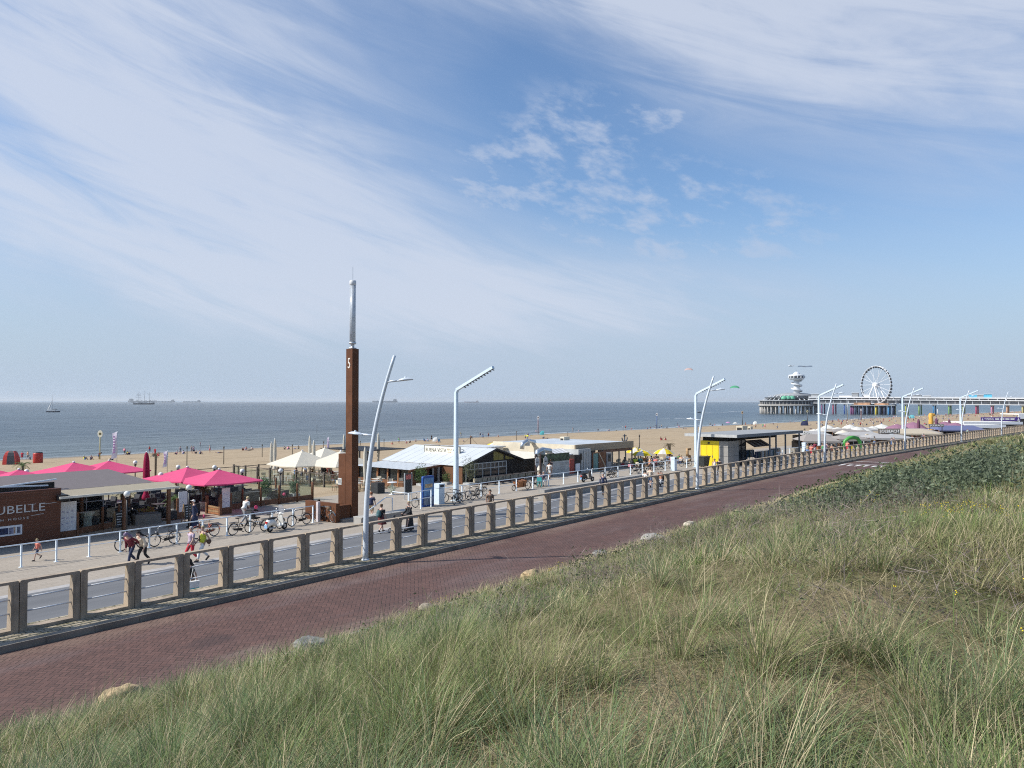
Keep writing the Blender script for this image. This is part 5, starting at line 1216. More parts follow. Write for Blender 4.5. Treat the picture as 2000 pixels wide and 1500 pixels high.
for k in range(7): MB().box(a0 + 4.7 + k * 1.38, a0 + 4.82 + k * 1.38, 46.2, 46.32, EZ - .3, 6.95).build('post', mat('grey_timber', (.3, .27, .22), .8, 0, .2, 3.), eb)
MB().box(a0 + 4.6, a1 - .1, 46.15, 46.25, 6.6, 6.94).build('beam', mat('red_brown_beam', (.2, .12, .09), .7), eb)
for k in range(9): MB().ball((a0 + .8 + k * 1.4, 45.9, 6.88), .06, 8, 5).build('festoon_bulb', BLACK, eb)
MB().box(a0 + 3.1, a0 + 3.7, 46.55, 46.59, 5.9, 6.4).build('window', DGLS, eb)
MB().box(a0 + 5, a0 + 9, 48.6, 49.2, EZ - .2, EZ + 1.).build('counter', mat('counter_wood', (.16, .12, .08), .7), eb)
# roof units and ducts
DUCT = mat('duct_metal', (.52, .55, .58), .3, .75, .1, 4.)
def duct(label, pts, r_, z0):
  loc = W(*pts[0]); o = local('ventilation_duct', label, 'duct', (0, 0, 0)); q = [W(*p) for p in pts]; MB().tube(q, r_, 12).build('pipe', DUCT, o)
  p = q[len(q) // 2]; MB().cbox((p[0], p[1], p[2] - r_ * .8), (.55, .55, .7)).build('fan_box', mat('fan_box', (.5, .52, .54), .5, .3), o); return o
a, z = onb(1030, 866, 52); duct('curved silver ventilation duct on the flat bar roof', [(a - .9, 52, z - .6), (a - .8, 52, z), (a, 52, z + .3), (a + 1.2, 52, z + .1), (a + 1.3, 52, z - .5)], .26, 7)
a, z = onb(1055, 884, 46.8); duct('fat silver ventilation duct above the green topped fence panel', [(a - .5, 46.8, z - .5), (a - .4, 46.8, z + .1), (a + .4, 46.8, z + .25), (a + 1.6, 46.8, z + .1), (a + 1.7, 46.8, z - .5)], .3, 6.5)
def unit(label, px, py, b, w_, h):
  a, z = onb(px, py, b); o = thing('air_conditioner', label, 'roof unit', a, b, z - h); MB().box(a - w_ / 2, a + w_ / 2, b, b + w_ * .6, z - h, z).build('casing', CRM, o); MB().box(a - w_ / 2 - .02, a - w_ / 2 - .004, b + .1, b + w_ * .6 - .1, z - h * .8, z - h * .2).build('grille', BLACK, o)
unit('cream box shaped roof unit on the beach bar roof', 1107, 853, 54, 1.1, 1.0)
unit('cream box shaped roof unit on the kiosk roof', 1455, 832, 43, 1.5, 1.1)
unit('small cream roof unit right of the larger kiosk roof unit', 1468, 833, 43.5, .7, 1.0)
# fence panel with mural, dark posts and signs
fp = thing('fence_panel', 'grey white fence panel with a green foliage picture along its top', 'fence', 62, 45.2, PZ - .2)
a0, zt = onb(1056, 893, 45.2); a1, _ = onb(1113, 893, 45.2)
MB().box(a0, a1, 45.2, 45.28, PZ - .2, PZ + 1.45).build('panel', mat('panel_grey_white', (.46, .46, .43), .7, 0, .15, 1.2), fp); MB().box(a0, a1, 45.2, 45.28, PZ + 1.452, PZ + 2.25).build('green_picture', mat('mural_green', (.05, .075, .04), .6, 0, .9, 2.5), fp)
sc = MB()
for k in range(6): x = a0 + 2.2 + random.uniform(0, 3); sc.box(x, x + random.uniform(.6, 1.6), 45.185, 45.2, PZ + .55 + k * .13, PZ + .6 + k * .13)
sc.build('writing', mat('faint_ink', (.34, .34, .33), .8), fp)
for x in (a0, a0 - .75): MB().box(x - .08, x + .08, 45.14, 45.3, PZ - .2, PZ + 2.35).build('post', mat('dark_red_post', (.05, .03, .027), .7), fp)
def dia(label, px, py, b):
  a, z = onb(px, py, b); o = thing('hanging_sign', label, 'sign', a, b, z); MB().slab([(a - .3, b, z - .25), (a, b, z - .55), (a + .3, b, z - .25), (a + .3, b, z + .3), (a, b, z + .55), (a - .3, b, z + .3)], (0, .05, 0)).build('board', mat('sign_grey', (.42, .43, .43), .6), o); MB().bar((a - .4, b + .02, z + .6), (a + .4, b + .02, z + .6), .05).build('bracket', BLACK, o)
  MB().box(a - .16, a + .16, b - .012, b, z - .06, z + .06).build('emblem', mat('emblem_dark', (.12, .12, .12), .6), o)
dia('grey pointed hanging sign on the dark posts beside the black gable', 1049.5, 903, 45.0); dia('grey pointed sign standing in front of the green picture panel', 1066, 901, 44.9)
aw_ = thing('striped_awning', 'white scalloped awning above the fence panel', 'awning', 68, 46.6, PZ)
a0, z = onb(1083, 884, 46.6); a1, _ = onb(1130, 884, 46.6); m_ = MB()
for k in range(12): x0 = a0 + (a1 - a0) * k / 12; x1 = a0 + (a1 - a0) * (k + 1) / 12; m_.use(k % 2).poly([(x0, 46.2, z - .25), (x1, 46.2, z - .25), (x1, 47.6, z + .3), (x0, 47.6, z + .3)]); m_.poly([(x0, 46.2, z - .25), (x1, 46.2, z - .25), (x1, 46.2, z - .5), ((x0 + x1) / 2, 46.2, z - .58), (x0, 46.2, z - .5)])
m_.build('cloth', [WP, mat('awning_grey', (.5, .5, .5), .8)], aw_); MB().box(a0, a1, 47.6, 47.7, PZ - .3, z + .3).build('back_panel', CRM, aw_)
ct = thing('shipping_container', 'light grey shipping container at the left end of the beach bar', 'container', 73, 45.4, PZ - .2)
a0, zt = onb(1133, 884, 45.2); a1, _ = onb(1157, 884, 45.2); m_ = MB(); m_.box(a0, a1, 45.4, 47.8, PZ - .2, PZ + 2.45)
CG = mat('container_grey', (.40, .41, .40), .6, 0, .1, 1.5); m_.build('box', CG, ct); r_ = MB()
for k in range(8): x = a0 + .1 + k * (a1 - a0 - .2) / 7; r_.box(x - .05, x + .05, 45.36, 45.4, PZ - .1, PZ + 2.35)
r_.build('ribs', mat('container_light', (.46, .47, .46), .6), ct); MB().box(a0 + .2, a0 + .6, 45.33, 45.36, PZ + 1.3, PZ + 2.).build('vent', BLACK, ct)
for k in range(2): MB().tube([(a0 + .9 + k * .5, 45.34, PZ - .1), (a0 + .9 + k * .5, 45.34, PZ + 2.3)], .03, 5).build('lock_rod', STEEL, ct)
td = thing('teal_door', 'teal green door panel in a rust frame between container and striped boards', 'door', 77, 45.2, PZ - .1); a0, _ = onb(1158, 895, 45.2); a1, _ = onb(1170, 895, 45.2)
MB().box(a0 + .08, a1 - .08, 45.2, 45.27, PZ - .1, PZ + 1.9).build('leaf', mat('teal_paint', (.14, .26, .24), .6, 0, .12, 2.), td); f_ = MB(); f_.box(a0, a0 + .08, 45.17, 45.3, PZ - .1, PZ + 2.); f_.box(a1 - .08, a1, 45.17, 45.3, PZ - .1, PZ + 2.); f_.box(a0 + .08, a1 - .08, 45.17, 45.3, PZ + 1.91, PZ + 2.); f_.build('frame', mat('fascia_rust', (.19, .08, .04)), td); MB().ball((a1 - .2, 45.16, PZ + .9), .05, 8, 5).build('handle', STEEL, td)
sb = thing('striped_board', 'board of diagonal brown and cream planks beside the teal door', 'screen', 79, 45.1, PZ - .1); a0, _ = onb(1170, 895, 45.1); a1, _ = onb(1184, 895, 45.1); m_ = MB(); m_.use(0).box(a0, a1, 45.1, 45.16, PZ - .1, PZ + 2.)
m_.use(1); wS_ = a1 - a0
for k in range(4):
  x = a0 + k * wS_ / 4; zc = PZ + 1.9 - k * .45; m_.slab([(x, 45.09, zc), (min(a1, x + wS_ * .5), 45.09, zc - .9), (min(a1, x + wS_ * .5), 45.09, zc - .68), (x, 45.09, zc + .1)], (0, .008, 0))
m_.build('planks', [mat('brown_timber', (.165, .072, .035)), CRM], sb); MB().box(a1 + .05, a1 + .9, 45.0, 45.3, PZ, PZ + 1.9).build('grey_cabinet', mat('cabinet_grey', (.3, .3, .3), .6), sb); MB().box(a1 + .2, a1 + .75, 44.98, 45., PZ + .9, PZ + 1.7).build('screen_panel', DGLS, sb)
ch_ = thing('vending_cabinet', 'red and dark drinks cabinet between fence panel and container', 'cabinet', 71, 45.2, PZ - .2); a0, _ = onb(1114, 900, 45.2); MB().box(a0, a0 + .7, 45.2, 45.8, PZ - .2, PZ + 1.5).build('red_case', mat('case_red', (.33, .05, .035), .5, 0, .2, 3.), ch_); MB().box(a0 + .72, a0 + 1.9, 45.2, 45.8, PZ - .2, PZ + 1.9).build('dark_case', INNER, ch_); MB().box(a0 + .9, a0 + 1.7, 45.17, 45.2, PZ + .2, PZ + 1.).build('shelf_front', WP, ch_)
a, z = onb(1322, 858, 47); o = thing('roof_emblem', 'dark anchor shaped emblem standing on the right end of the bar roof', 'emblem', onb(1220, 858, 47)[0], 47, 7.7)
a = onb(1220, 858, 47)[0]; m_ = MB(); m_.bar((a, 47, 7.6), (a, 47, 8.5), .1); m_.bar((a - .35, 47, 8.3), (a + .35, 47, 8.3), .1)
for k in range(8): g0, g1 = math.pi + math.pi * k / 8, math.pi + math.pi * (k + 1) / 8; m_.bar((a + .55 * math.cos(g0), 47, 8.1 + .5 * math.sin(g0)), (a + .55 * math.cos(g1), 47, 8.1 + .5 * math.sin(g1)), .1)
m_.build('anchor', mat('emblem_navy', (.03, .04, .06), .6), o)
place(wc, [(a + rr.uniform(-.3, .3), b + rr.uniform(-.4, .4), rr.uniform(0, 6.28)) for a in (77.5, 79, 80.6, 82, 84, 86, 88) for b in (44.2, 45.6, 48.)], PZ - .25, 'wooden chair with pale back on the beach bar terrace', 'wooden chairs of the beach bar terrace')
place(tb, [(a, b, 0) for a in (78.3, 81.3, 85, 87.2) for b in (44.9, 47)], PZ - .25, 'small dark square table on the beach bar terrace', 'dark tables of the beach bar')

# --- round yellow and white beach parasols
YEL = cloth('yellow_cloth', (.80, .62, .03)); WHC = cloth('white_cloth_p', (.74, .73, .68))
def gored(px, py, Y, label, r_=1.25, z0=4.2, m=None, group=None, tilt=0., name='beach_parasol'):
  x, y, zt = aty(px, py, Y); o = local(name, label, 'parasol', (x, y, z0), 0, group); h = zt - z0; c = MB(); n = 8; R_ = []
  vs = [(0, 0, h)]; fs = []; mi = []
  for k in range(2 * n): g = math.pi * k / n; vs.append((.6 * r_ * math.cos(g), .6 * r_ * math.sin(g), h - .2 * r_))
  for k in range(2 * n): g = math.pi * k / n; vs.append((r_ * math.cos(g), r_ * math.sin(g), h - .52 * r_ + (.05 if k % 2 else 0)))
  for k in range(2 * n):
    k2 = (k + 1) % (2 * n); c.use((k // 2) % 2); c.f += [(0, 1 + k, 1 + k2), (1 + k, 1 + 2 * n + k, 1 + 2 * n + k2, 1 + k2)]; c.mi += [c.cur] * 2; c.sm += [False] * 2
  c.v = vs; c.build('canopy', m or [YEL, WHC], o); MB().tube([(0, 0, 0), (0, 0, h)], .03, 6).build('pole', WP, o); return o
for i, (px, py, Y, l) in enumerate(((1242, 873, 96, 'yellow and white parasol left of the pair beside the bar'), (1254, 878, 93, 'yellow and white parasol in front of its twin beside the bar'), (1297, 875, 97, 'yellow and white parasol right of the white goal frame'), (966, 863, 100, 'yellow and white parasol peeking over the flat white hut'), (985, 864, 104, 'yellow parasol second from left above the flat roofs'), (1006, 862, 108, 'yellow parasol left of the silver duct'), (1046, 861, 110, 'yellow parasol right of the silver duct'))):
  gored(px, py, Y, l, 1.35, 4.3, None, 'yellow and white beach parasols')
o = thing('goal_frame', 'white timber goal frame on the sand between yellow parasols', 'frame', *at(1260, 905, 4.3), 4.3); a, b = at(1259, 903, 4.3); c, d = at(1286, 903, 4.3)
for p in ((a, b), (c, d)): MB().box(p[0] - .06, p[0] + .06, p[1] - .06, p[1] + .06, 4.1, 5.9).build('post', mat('frame_cream', (.62, .55, .4), .6), o)
MB().bar((a, b, 5.85), (c, d, 5.85), .1).build('crossbar', mat('frame_cream', (.62, .55, .4)), o)
a, b = at(1345, 906, 4.5); o = thing('wooden_numeral', 'large wooden numeral 5 standing on the sand', 'sign', a, b, 4.5)
t_ = text('5', 2.9, mat('numeral_wood', (.42, .27, .14), .7, 0, .3, 4.), o, (a - .75, b, 4.5), (R(90), 0, 0), 'numeral', .12, 'LEFT', 1.)
MB().box(a - .8, a + .9, b - .2, b + .25, 4.3, 4.52).build('base', BRL, o)

# --- yellow and grey kiosk with clothes shop
KA, KB = at(1422, 912, PZ); kk = thing('kiosk', 'grey concrete kiosk with bright yellow doors and wide flat roof', 'kiosk', KA, KB, PZ)
YP = mat('yellow_paint', (.80, .60, .015), .5, 0, .06, 1.); KG = mat('kiosk_concrete', (.30, .285, .265), .8, 0, .12, .9, .15)
b1 = ona(1404, 908, KA)[0]; b2 = ona(1366, 906, KA)[0]; KH = 2.95
MB().box(KA, KA + 2.7, KB, b1, PZ, PZ + KH).build('concrete_block', KG, kk); MB().box(KA - .01, KA + 2.0, b1 + .01, b2, PZ, PZ + KH).build('yellow_wall', YP, kk)
g_ = MB()
for z in (1.2, 2.2): g_.box(KA - .012, KA - .004, KB, b1, PZ + z, PZ + z + .03); g_.box(KA + .05, KA + 2.7, KB - .012, KB - .004, PZ + z, PZ + z + .03)
g_.build('joint', mat('joint_dark', (.12, .12, .115), .9), kk); d_ = MB()
for q in (.02, .34, .66, .98): b_ = b1 + .02 + (b2 - b1 - .06) * q; d_.box(KA - .02, KA - .012, b_, b_ + .03, PZ + .1, PZ + KH - .45)
d_.box(KA - .02, KA - .012, b1 + .02, b2, PZ + KH - .48, PZ + KH - .45); d_.build('door_gap', mat('yellow_dark', (.32, .22, .01), .7), kk)
for q in (.36, .64): b_ = b1 + (b2 - b1) * q; MB().box(KA - .06, KA - .02, b_ - .04, b_ + .04, PZ + 1., PZ + 1.25).build('door_handle', STEEL, kk)
MB().box(KA - .05, KA - .02, b1 + 1.2, b1 + 1.45, PZ + KH - .35, PZ + KH - .15).build('wall_lamp', BLACK, kk)
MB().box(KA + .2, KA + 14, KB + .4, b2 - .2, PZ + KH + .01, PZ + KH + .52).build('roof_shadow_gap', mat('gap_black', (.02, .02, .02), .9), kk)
rA, rB = at(1440, 850, PZ + 3.75); KRF = mat('kiosk_roof', (.30, .305, .30), .6, 0, .12, .8)
rl = onb(1569, 840, rB)[0]; MB().box(KA - .9, rl, rB, b2 + 1.6, PZ + KH + .55, PZ + KH + .82).build('roof', KRF, kk); MB().box(KA - .94, KA - .9, rB, b2 + 1.6, PZ + KH + .5, PZ + KH + .84).build('fascia', mat('fascia_grey', (.42, .42, .41), .6), kk); MB().box(KA - .9, rl, rB - .05, rB - .003, PZ + KH + .48, PZ + KH + .84).build('fascia', mat('fascia_steel', (.15, .16, .17), .5), kk)
for k in range(5): MB().box(KA - .6, KA - .45, rB + 1.0 + k * 1.1, rB + 1.1 + k * 1.1, PZ + KH + .3, PZ + KH + .55).build('bracket', BLACK, kk)
for x in (rl - .25, rl - 4.6, rl - 7.4, rl - 9.2): MB().box(x - .08, x + .08, rB + .3, rB + .46, PZ, PZ + KH + .5).build('post', mat('fascia_steel', (.15, .16, .17)), kk)
MB().box(KA + 2.72, KA + 4.9, KB + .25, KB + .33, PZ, PZ + KH).build('shop_window', DGLS, kk)
for k in range(3): MB().box(KA + 2.72 + k * 1.1, KA + 2.8 + k * 1.1, KB + .18, KB + .24, PZ, PZ + KH).build('window_frame', BLACK, kk)
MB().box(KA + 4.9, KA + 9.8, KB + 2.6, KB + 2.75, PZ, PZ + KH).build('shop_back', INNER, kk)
aw2 = MB(); CLA = [cloth('awning_brown', (.09, .05, .04), .9, .1), cloth('awning_taupe', (.22, .19, .16), .9, .1)]
for k in range(8): x0 = KA + 4.95 + k * .6; aw2.use(k % 2).poly([(x0, KB - .9, PZ + 2.1), (x0 + .6, KB - .9, PZ + 2.1), (x0 + .6, KB + .5, PZ + KH - .1), (x0, KB + .5, PZ + KH - .1)])
aw2.build('shop_awning', CLA, kk)
rg = random.Random(4); GCOL = [(.62, .6, .56), (.04, .05, .09), (.3, .22, .16), (.12, .2, .3), (.5, .4, .3), (.66, .64, .62), (.2, .07, .07), (.1, .16, .14)]
def rack(label, a, b, n, w_):
  o = thing('clothes_rack', label, 'clothes rack', a, b, PZ); m_ = MB(); m_.tube([(a, b, PZ), (a, b, PZ + 1.65), (a + w_, b, PZ + 1.65), (a + w_, b, PZ)], .02, 5); m_.build('frame', STEEL, o)
  for k in range(n):
    x = a + .1 + (w_ - .2) * k / (n - 1); h = rg.uniform(.7, 1.15); gm2 = MB(); gm2._add([(x - .03, b - .22, PZ + 1.55), (x + .03, b - .22, PZ + 1.55), (x + .03, b + .22, PZ + 1.55), (x - .03, b + .22, PZ + 1.55), (x - .05, b - .28, PZ + 1.6 - h), (x + .05, b - .25, PZ + 1.6 - h), (x + .05, b + .25, PZ + 1.6 - h), (x - .05, b + .28, PZ + 1.6 - h)], [(0, 1, 5, 4), (1, 2, 6, 5), (2, 3, 7, 6), (3, 0, 4, 7), (0, 1, 2, 3), (4, 5, 6, 7)])
    q = rg.randrange(8); gm2.build('garment', cloth('garment_%d' % q, GCOL[q], .9, .1), o)
rack('clothes rack hung with many garments under the kiosk awning', KA + 5.1, KB - 1.0, 12, 3.4); rack('clothes rack at the open right end of the kiosk', KA + 9.0, KB - .9, 12, 2.6); rack('clothes rack standing in the shade at the back of the kiosk shop', KA + 5.4, KB + 1.2, 10, 3.6); rack('clothes rack beyond the kiosk corner post', KA + 12.2, KB + .2, 9, 2.2)
o = thing('sandwich_board', 'plain wooden board sign standing before the kiosk shop', 'sign', *at(1487, 902, PZ), PZ); a, b = at(1487, 902, PZ); MB().box(a - .5, a + .5, b - .03, b + .03, PZ + .12, PZ + 1.35).build('board', BRL, o)
for s_ in (-1, 1): MB().bar((a + s_ * .4, b + .02, PZ), (a + s_ * .4, b + .3, PZ + 1.2), .05).build('leg', BRW, o)
o = thing('waste_container', 'dark wheeled waste container in front of the yellow doors', 'waste container', *at(1372, 912, PZ), PZ); a, b = at(1372, 912, PZ); m_ = MB(); m_._add([(a - .55, b - .5, PZ + .15), (a + .55, b - .5, PZ + .15), (a + .55, b + .5, PZ + .15), (a - .55, b + .5, PZ + .15), (a - .7, b - .6, PZ + 1.15), (a + .7, b - .6, PZ + 1.15), (a + .7, b + .6, PZ + 1.15), (a - .7, b + .6, PZ + 1.15)], [(0, 1, 5, 4), (1, 2, 6, 5), (2, 3, 7, 6), (3, 0, 4, 7), (0, 1, 2, 3), (4, 5, 6, 7)]); m_.build('body', mat('bin_dark', (.035, .04, .038), .55, 0, .2, 2.), o); MB().box(a - .75, a + .75, b - .65, b + .65, PZ + 1.16, PZ + 1.26).build('lid', mat('lid_dark', (.05, .055, .05), .5), o)
for x in (-.45, .45):
  for y in (-.4, .4): MB().ring((a + x, b + y, PZ + .09), (0, 1, 0), .06, .03, 10, 5).build('wheel', DARK, o)
o = thing('planter_box', 'weathered timber planter box right of the kiosk', 'planter', *at(1553, 888, PZ), PZ); a, b = at(1553, 888, PZ); MB().box(a - .9, a + .9, b - .4, b + .4, PZ, PZ + 1.0).build('box', mat('grey_timber', (.3, .27, .22)), o)
bush('dark green bush on the terrace right of the kiosk', *at(1575, 875, PZ), PZ - .2, 1.2, 2.2, C3(.05, .07, .03), C3(.11, .14, .06), .4, 900, .1)

# --- canopies and pavilions further along the beach
def tent(name, label, px0, px1, pyb, pyr, Yd, m, cat='canopy', hip=.25, wall=None, z0=4.4, ridge_h=None):
  """canvas hall: eave line px0..px1 at pyb, ridge at pyr, standing Yd ahead"""
  x0, y0, zb = aty(px0, pyb, Yd); x1, y1, zr = aty(px1, pyr, Yd); zb = max(zb, z0 + 1.9); L = abs(x1 - x0); D = 7.
  loc = ((x0 + x1) / 2, Yd, z0); o = local(name, label, cat, loc, R(-6)); h, e = max(zr - z0, zb - z0 + .5), zb - z0; c = MB(); k = L * hip
  vs = [(-L / 2, 0, e), (L / 2, 0, e), (L / 2, D, e), (-L / 2, D, e), (-L / 2 + k, D / 2, h), (L / 2 - k, D / 2, h)]; c._add(vs, [(0, 1, 5, 4), (1, 2, 5), (2, 3, 4, 5), (3, 0, 4)]); v_ = MB()
  c.build('roof_cloth', m, o); v_.slab([(-L / 2, -.01, e - .3), (L / 2, -.01, e - .3), (L / 2, -.01, e), (-L / 2, -.01, e)], (0, .03, 0)); v_.build('valance', m, o)
  for t_ in np.linspace(0, 1, max(2, int(L / 3.5))): MB().box(-L / 2 + t_ * L - .07, -L / 2 + t_ * L + .07, .1, .24, 0, e).build('post', BRW, o)
  MB().box(-L / 2, L / 2, D - .2, D, 0, e - .3).build('back_wall', wall or INNER, o); return o
GC = cloth('grey_canvas', (.34, .31, .285), .9, .15); GC2 = cloth('pale_grey_canvas', (.44, .43, .42), .9, .15)
tent('canvas_canopy', 'grey canvas canopy right behind the kiosk', 1570, 1642, 862, 850, 118, GC)
tent('canvas_canopy', 'grey canvas canopy behind the green inflatable arch', 1640, 1700, 861, 853, 124, GC)
tent('canvas_canopy', 'long grey canvas canopy with a round emblem behind the arch', 1655, 1735, 857, 845, 138, GC2)
tent('canvas_canopy', 'grey canvas canopy under the left sign with pale letters', 1700, 1790, 862, 850, 128, GC2)
tent('canvas_canopy', 'grey canvas roof below the purple parasols', 1755, 1840, 847, 838, 150, mat('taupe_roof', (.36, .32, .28), .8))
tent('canvas_canopy', 'cream awning roof with rust gable behind the crowd', 1750, 1836, 847, 839, 142, cloth('cream_awning', (.6, .52, .40)))
tent('canvas_canopy', 'blue grey canvas canopy on the right before the white roofs', 1836, 1925, 842, 832, 165, cloth('blue_canvas', (.15, .17, .30), .85, .15), 'canopy', .12)
tent('canvas_canopy', 'pale grey canvas canopy between kiosk roof and third mast', 1568, 1625, 851, 843, 140, GC2)
tent('canvas_canopy', 'taupe canvas canopy seaward of the long grey one', 1628, 1700, 846, 839, 155, GC)
tent('canvas_canopy', 'pale canvas canopy left of the taupe sign', 1668, 1716, 842, 835, 165, GC2)
for i, (px, py, Y, l) in enumerate(((1590, 838, 150, 'small white parasol beyond the kiosk roof tip'), (1604, 835, 158, 'small white parasol left of the third mast on the sand'), (1636, 834, 160, 'small white parasol right of the third curved lamp'), (1646, 840, 148, 'small cream parasol above the green arch'), (1690, 836, 160, 'small white parasol above the round canopy emblem'), (1704, 832, 168, 'small white parasol left of the fourth mast group'))): gored(px, py, Y, l, 1.5, 4., [WHC if i != 3 else CRC, WHC if i != 3 else CRC], 'small white parasols')
x, y, z = aty(1692, 848, 136); MB_ = MB().ring((0, 0, 0), (0, 1, 0), .38, .1, 20, 6); e_ = MB_.build('canopy_emblem', mat('emblem_cream', (.6, .5, .36), .6)); e_.location = (x, y - .35, z - .4); tag(e_, 'round cream emblem ring on the long grey canopy', 'emblem')
def sign_board(label, px0, px1, py0, py1, Yd, s, mb_, mt, z0=4.4, sx=.86, posts=True):
  x0, _, zt = aty(px0, py0, Yd); x1, _, zb = aty(px1, py1, Yd); w_ = x1 - x0; o = local('roof_sign', label, 'sign', (x0, Yd, z0)); MB().box(0, w_, 0, .15, zb - z0, zt - z0).build('board', mb_, o)
  t_ = text(s, (zt - zb) * .8, mt, o, (0, 0, 0), (R(90), 0, 0), 'lettering', .02); xs = [v.co.x for v in t_.data.vertices]; k = w_ * sx / (max(xs) - min(xs)); t_.scale = (k, 1, 1); t_.location = (w_ * (1 - sx) / 2, -.03, zb - z0 + (zt - zb) * .2)
  for q in (.1, .9): MB().box(w_ * q - .06, w_ * q + .06, .16, .26, 0, zb - z0).build('post', TF, o)
  return o, w_, zb - z0, zt - z0
TPE = mat('sign_taupe', (.26, .22, .185), .7, 0, .1, 2.); LT_ = mat('letters_white', (.9, .88, .84), .5)
sign_board('taupe sign with pale capital letters above the grey canopies', 1715, 1758, 837, 847, 134, 'SOLBEACH', TPE, LT_)
sign_board('pale sign with cream letters on the roof below the purple parasols', 1814, 1844, 828, 834, 156, 'SOLBEACH', TPE, LT_)
o, w_, zb, zt = sign_board('long violet banner with white lettering on the white pavilion roof', 1916, 1993, 815, 822, 205, 'TWINS', mat('violet_banner', (.10, .05, .28), .6), LT_, 4.4, .24)
for c_ in o.children:
  if c_.name.startswith('lettering'): c_.location.x = w_ * .08
m_ = MB()
for k in range(4): m_.box(w_ * (.36 + k * .13), w_ * (.46 + k * .13), -.03, -.004, zb + (zt - zb) * .3, zb + (zt - zb) * .7)
m_._add([(w_ * .01, -.03, zb + .1), (w_ * .06, -.03, zb + .1), (w_ * .04, -.03, zt - .1)], [(0, 1, 2)]); m_._add([(w_ * .92, -.03, zb + .1), (w_ * .98, -.03, zb + .1), (w_ * .95, -.03, zt - .1)], [(0, 1, 2)]); m_.build('small_lettering', LT_, o)
def white_hall(label, px0, px1, py0, py1, Yd):
  x0, _, zt = aty(px0, py0, Yd); x1, _, zb = aty(px1, py1, Yd); w_ = x1 - x0; z0 = 4.2; o = local('beach_pavilion', label, 'pavilion', (x0, Yd, z0)); MB().box(0, w_, 0, .2, zb - z0, zt - z0).build('fascia', WP, o); MB().box(.3, w_ - .3, .6, 9, 0, zb - z0).build('glass_wall', DGLS, o); MB().box(0, w_, .2, 9, zt - z0 - .3, zt - z0 - .02).build('roof', mat('white_paint_wall', (.7, .68, .62)), o)
  for k in range(int(w_ / 3)): MB().box(.3 + k * 3, .5 + k * 3, .4, .58, 0, zb - z0).build('post', WP, o)
white_hall('long white roofed pavilion below the violet banner', 1882, 1998, 824, 829, 190); white_hall('second white roofed pavilion in front of the long one', 1885, 1965, 830, 836, 176); white_hall('white pavilion cut by the right edge above the railing', 1990, 2040, 808, 818, 230)
for i, (px, py, Y, r_, l) in enumerate(((1617, 830, 165, 1.5, 'white parasol seen between mast and curved lamp'), (1660, 829, 170, 1.7, 'white parasol behind the grey canopies, left of the pair'), (1674, 833, 158, 1.8, 'white parasol in front of its twin behind the grey canopies'), (1722, 828, 170, 2.0, 'large white parasol beside the purple ones'), (1733, 833, 160, 1.7, 'white parasol touching the left purple parasol'))): gored(px, py, Y, l, r_, 4., [WHC, WHC], 'open white parasols')
PUR = cloth('mauve_cloth', (.36, .19, .27), .9, .25)
for i, (px, py, Y, r_, l) in enumerate(((1752, 828, 158, 3.0, 'large open mauve parasol right of the white parasols'), (1783, 824, 172, 3.0, 'open mauve parasol left of the orange inflatable'), (1845, 823, 172, 3.0, 'open mauve parasol right of the orange inflatable'), (1866, 825, 170, 2.8, 'open mauve parasol near the right mast'))): gored(px, py, Y, l, r_, 4., [PUR, PUR], 'open mauve parasols')
for px, py, Y, l in ((1794, 818, 168, 'furled mauve parasol left of the orange inflatable'), (1829, 816, 172, 'furled mauve parasol right of the orange inflatable'), (1854, 819, 172, 'furled mauve parasol between two open mauve ones')): furled(px, py, Y, cloth('mauve_furled', (.16, .07, .11), .9, .05), l, 4.2, .32, 'furled mauve parasols')
# inflatables
GIN = mat('green_inflatable', (.07, .32, .06), .4, 0, .06, 1.); x, y, z = aty(1648, 872, 118); x1, _, zt = aty(1681, 853, 118)
o = local('inflatable_arch', 'bright green inflatable arch beside the promenade', 'inflatable', ((x + x1) / 2, 118, PZ - .2)); w_ = (x1 - x) / 2; h = zt - PZ + .1
MB().tube([(-w_, 0, 0), (-w_, 0, h * .45), (-w_ * .85, 0, h * .75), (-w_ * .4, 0, h * .96), (.2, 0, h), (w_ * .6, 0, h * .95), (w_ * .9, 0, h * .72), (w_, 0, h * .4), (w_, 0, 0)], .28, 12).build('arch_tube', GIN, o)
MB().tube([(-w_, 1.6, 0), (-w_, 1.6, h * .3), (w_, 1.6, h * .3), (w_, 1.6, 0)], .3, 10).build('rear_tube', GIN, o); MB().box(-w_ * .5, w_ * .5, 1.2, 1.4, 0, h * .4).build('yellow_panel', YP, o)
x, y, z = aty(1818, 807, 190); o = local('inflatable_giraffe', 'orange tall inflatable tower on the beach', 'inflatable', (x, 190, 3.6)); h = z - 3.6; OR_ = mat('orange_inflatable', (.62, .34, .06), .45, 0, .25, 1.2)
MB().lathe([(.7, 0), (.62, h * .3), (.5, h * .8), (.55, h * .93), (.35, h)], 14).build('column', OR_, o); MB().ball((.5, 0, h * .93), (.7, .4, .4), 12, 8).build('head', OR_, o); MB().tube([(-3.2, 0, .3), (-1.5, 0, .8), (0, 0, .6), (2.4, 0, .5)], .6, 10).build('base_tube', OR_, o)
o = thing('cargo_box', 'rust orange cargo box of a bicycle parked right of the third mast', 'box', *at(1596, 884, PZ), PZ); a, b = at(1596, 884, PZ); MB().box(a - .5, a + .5, b - .35, b + .35, PZ + .3, PZ + .95).build('box', mat('box_orange', (.36, .11, .03), .6, 0, .15, 3.), o); MB().box(a - .55, a + .55, b - .4, b + .4, PZ + .96, PZ + 1.).build('rim', BRW, o)
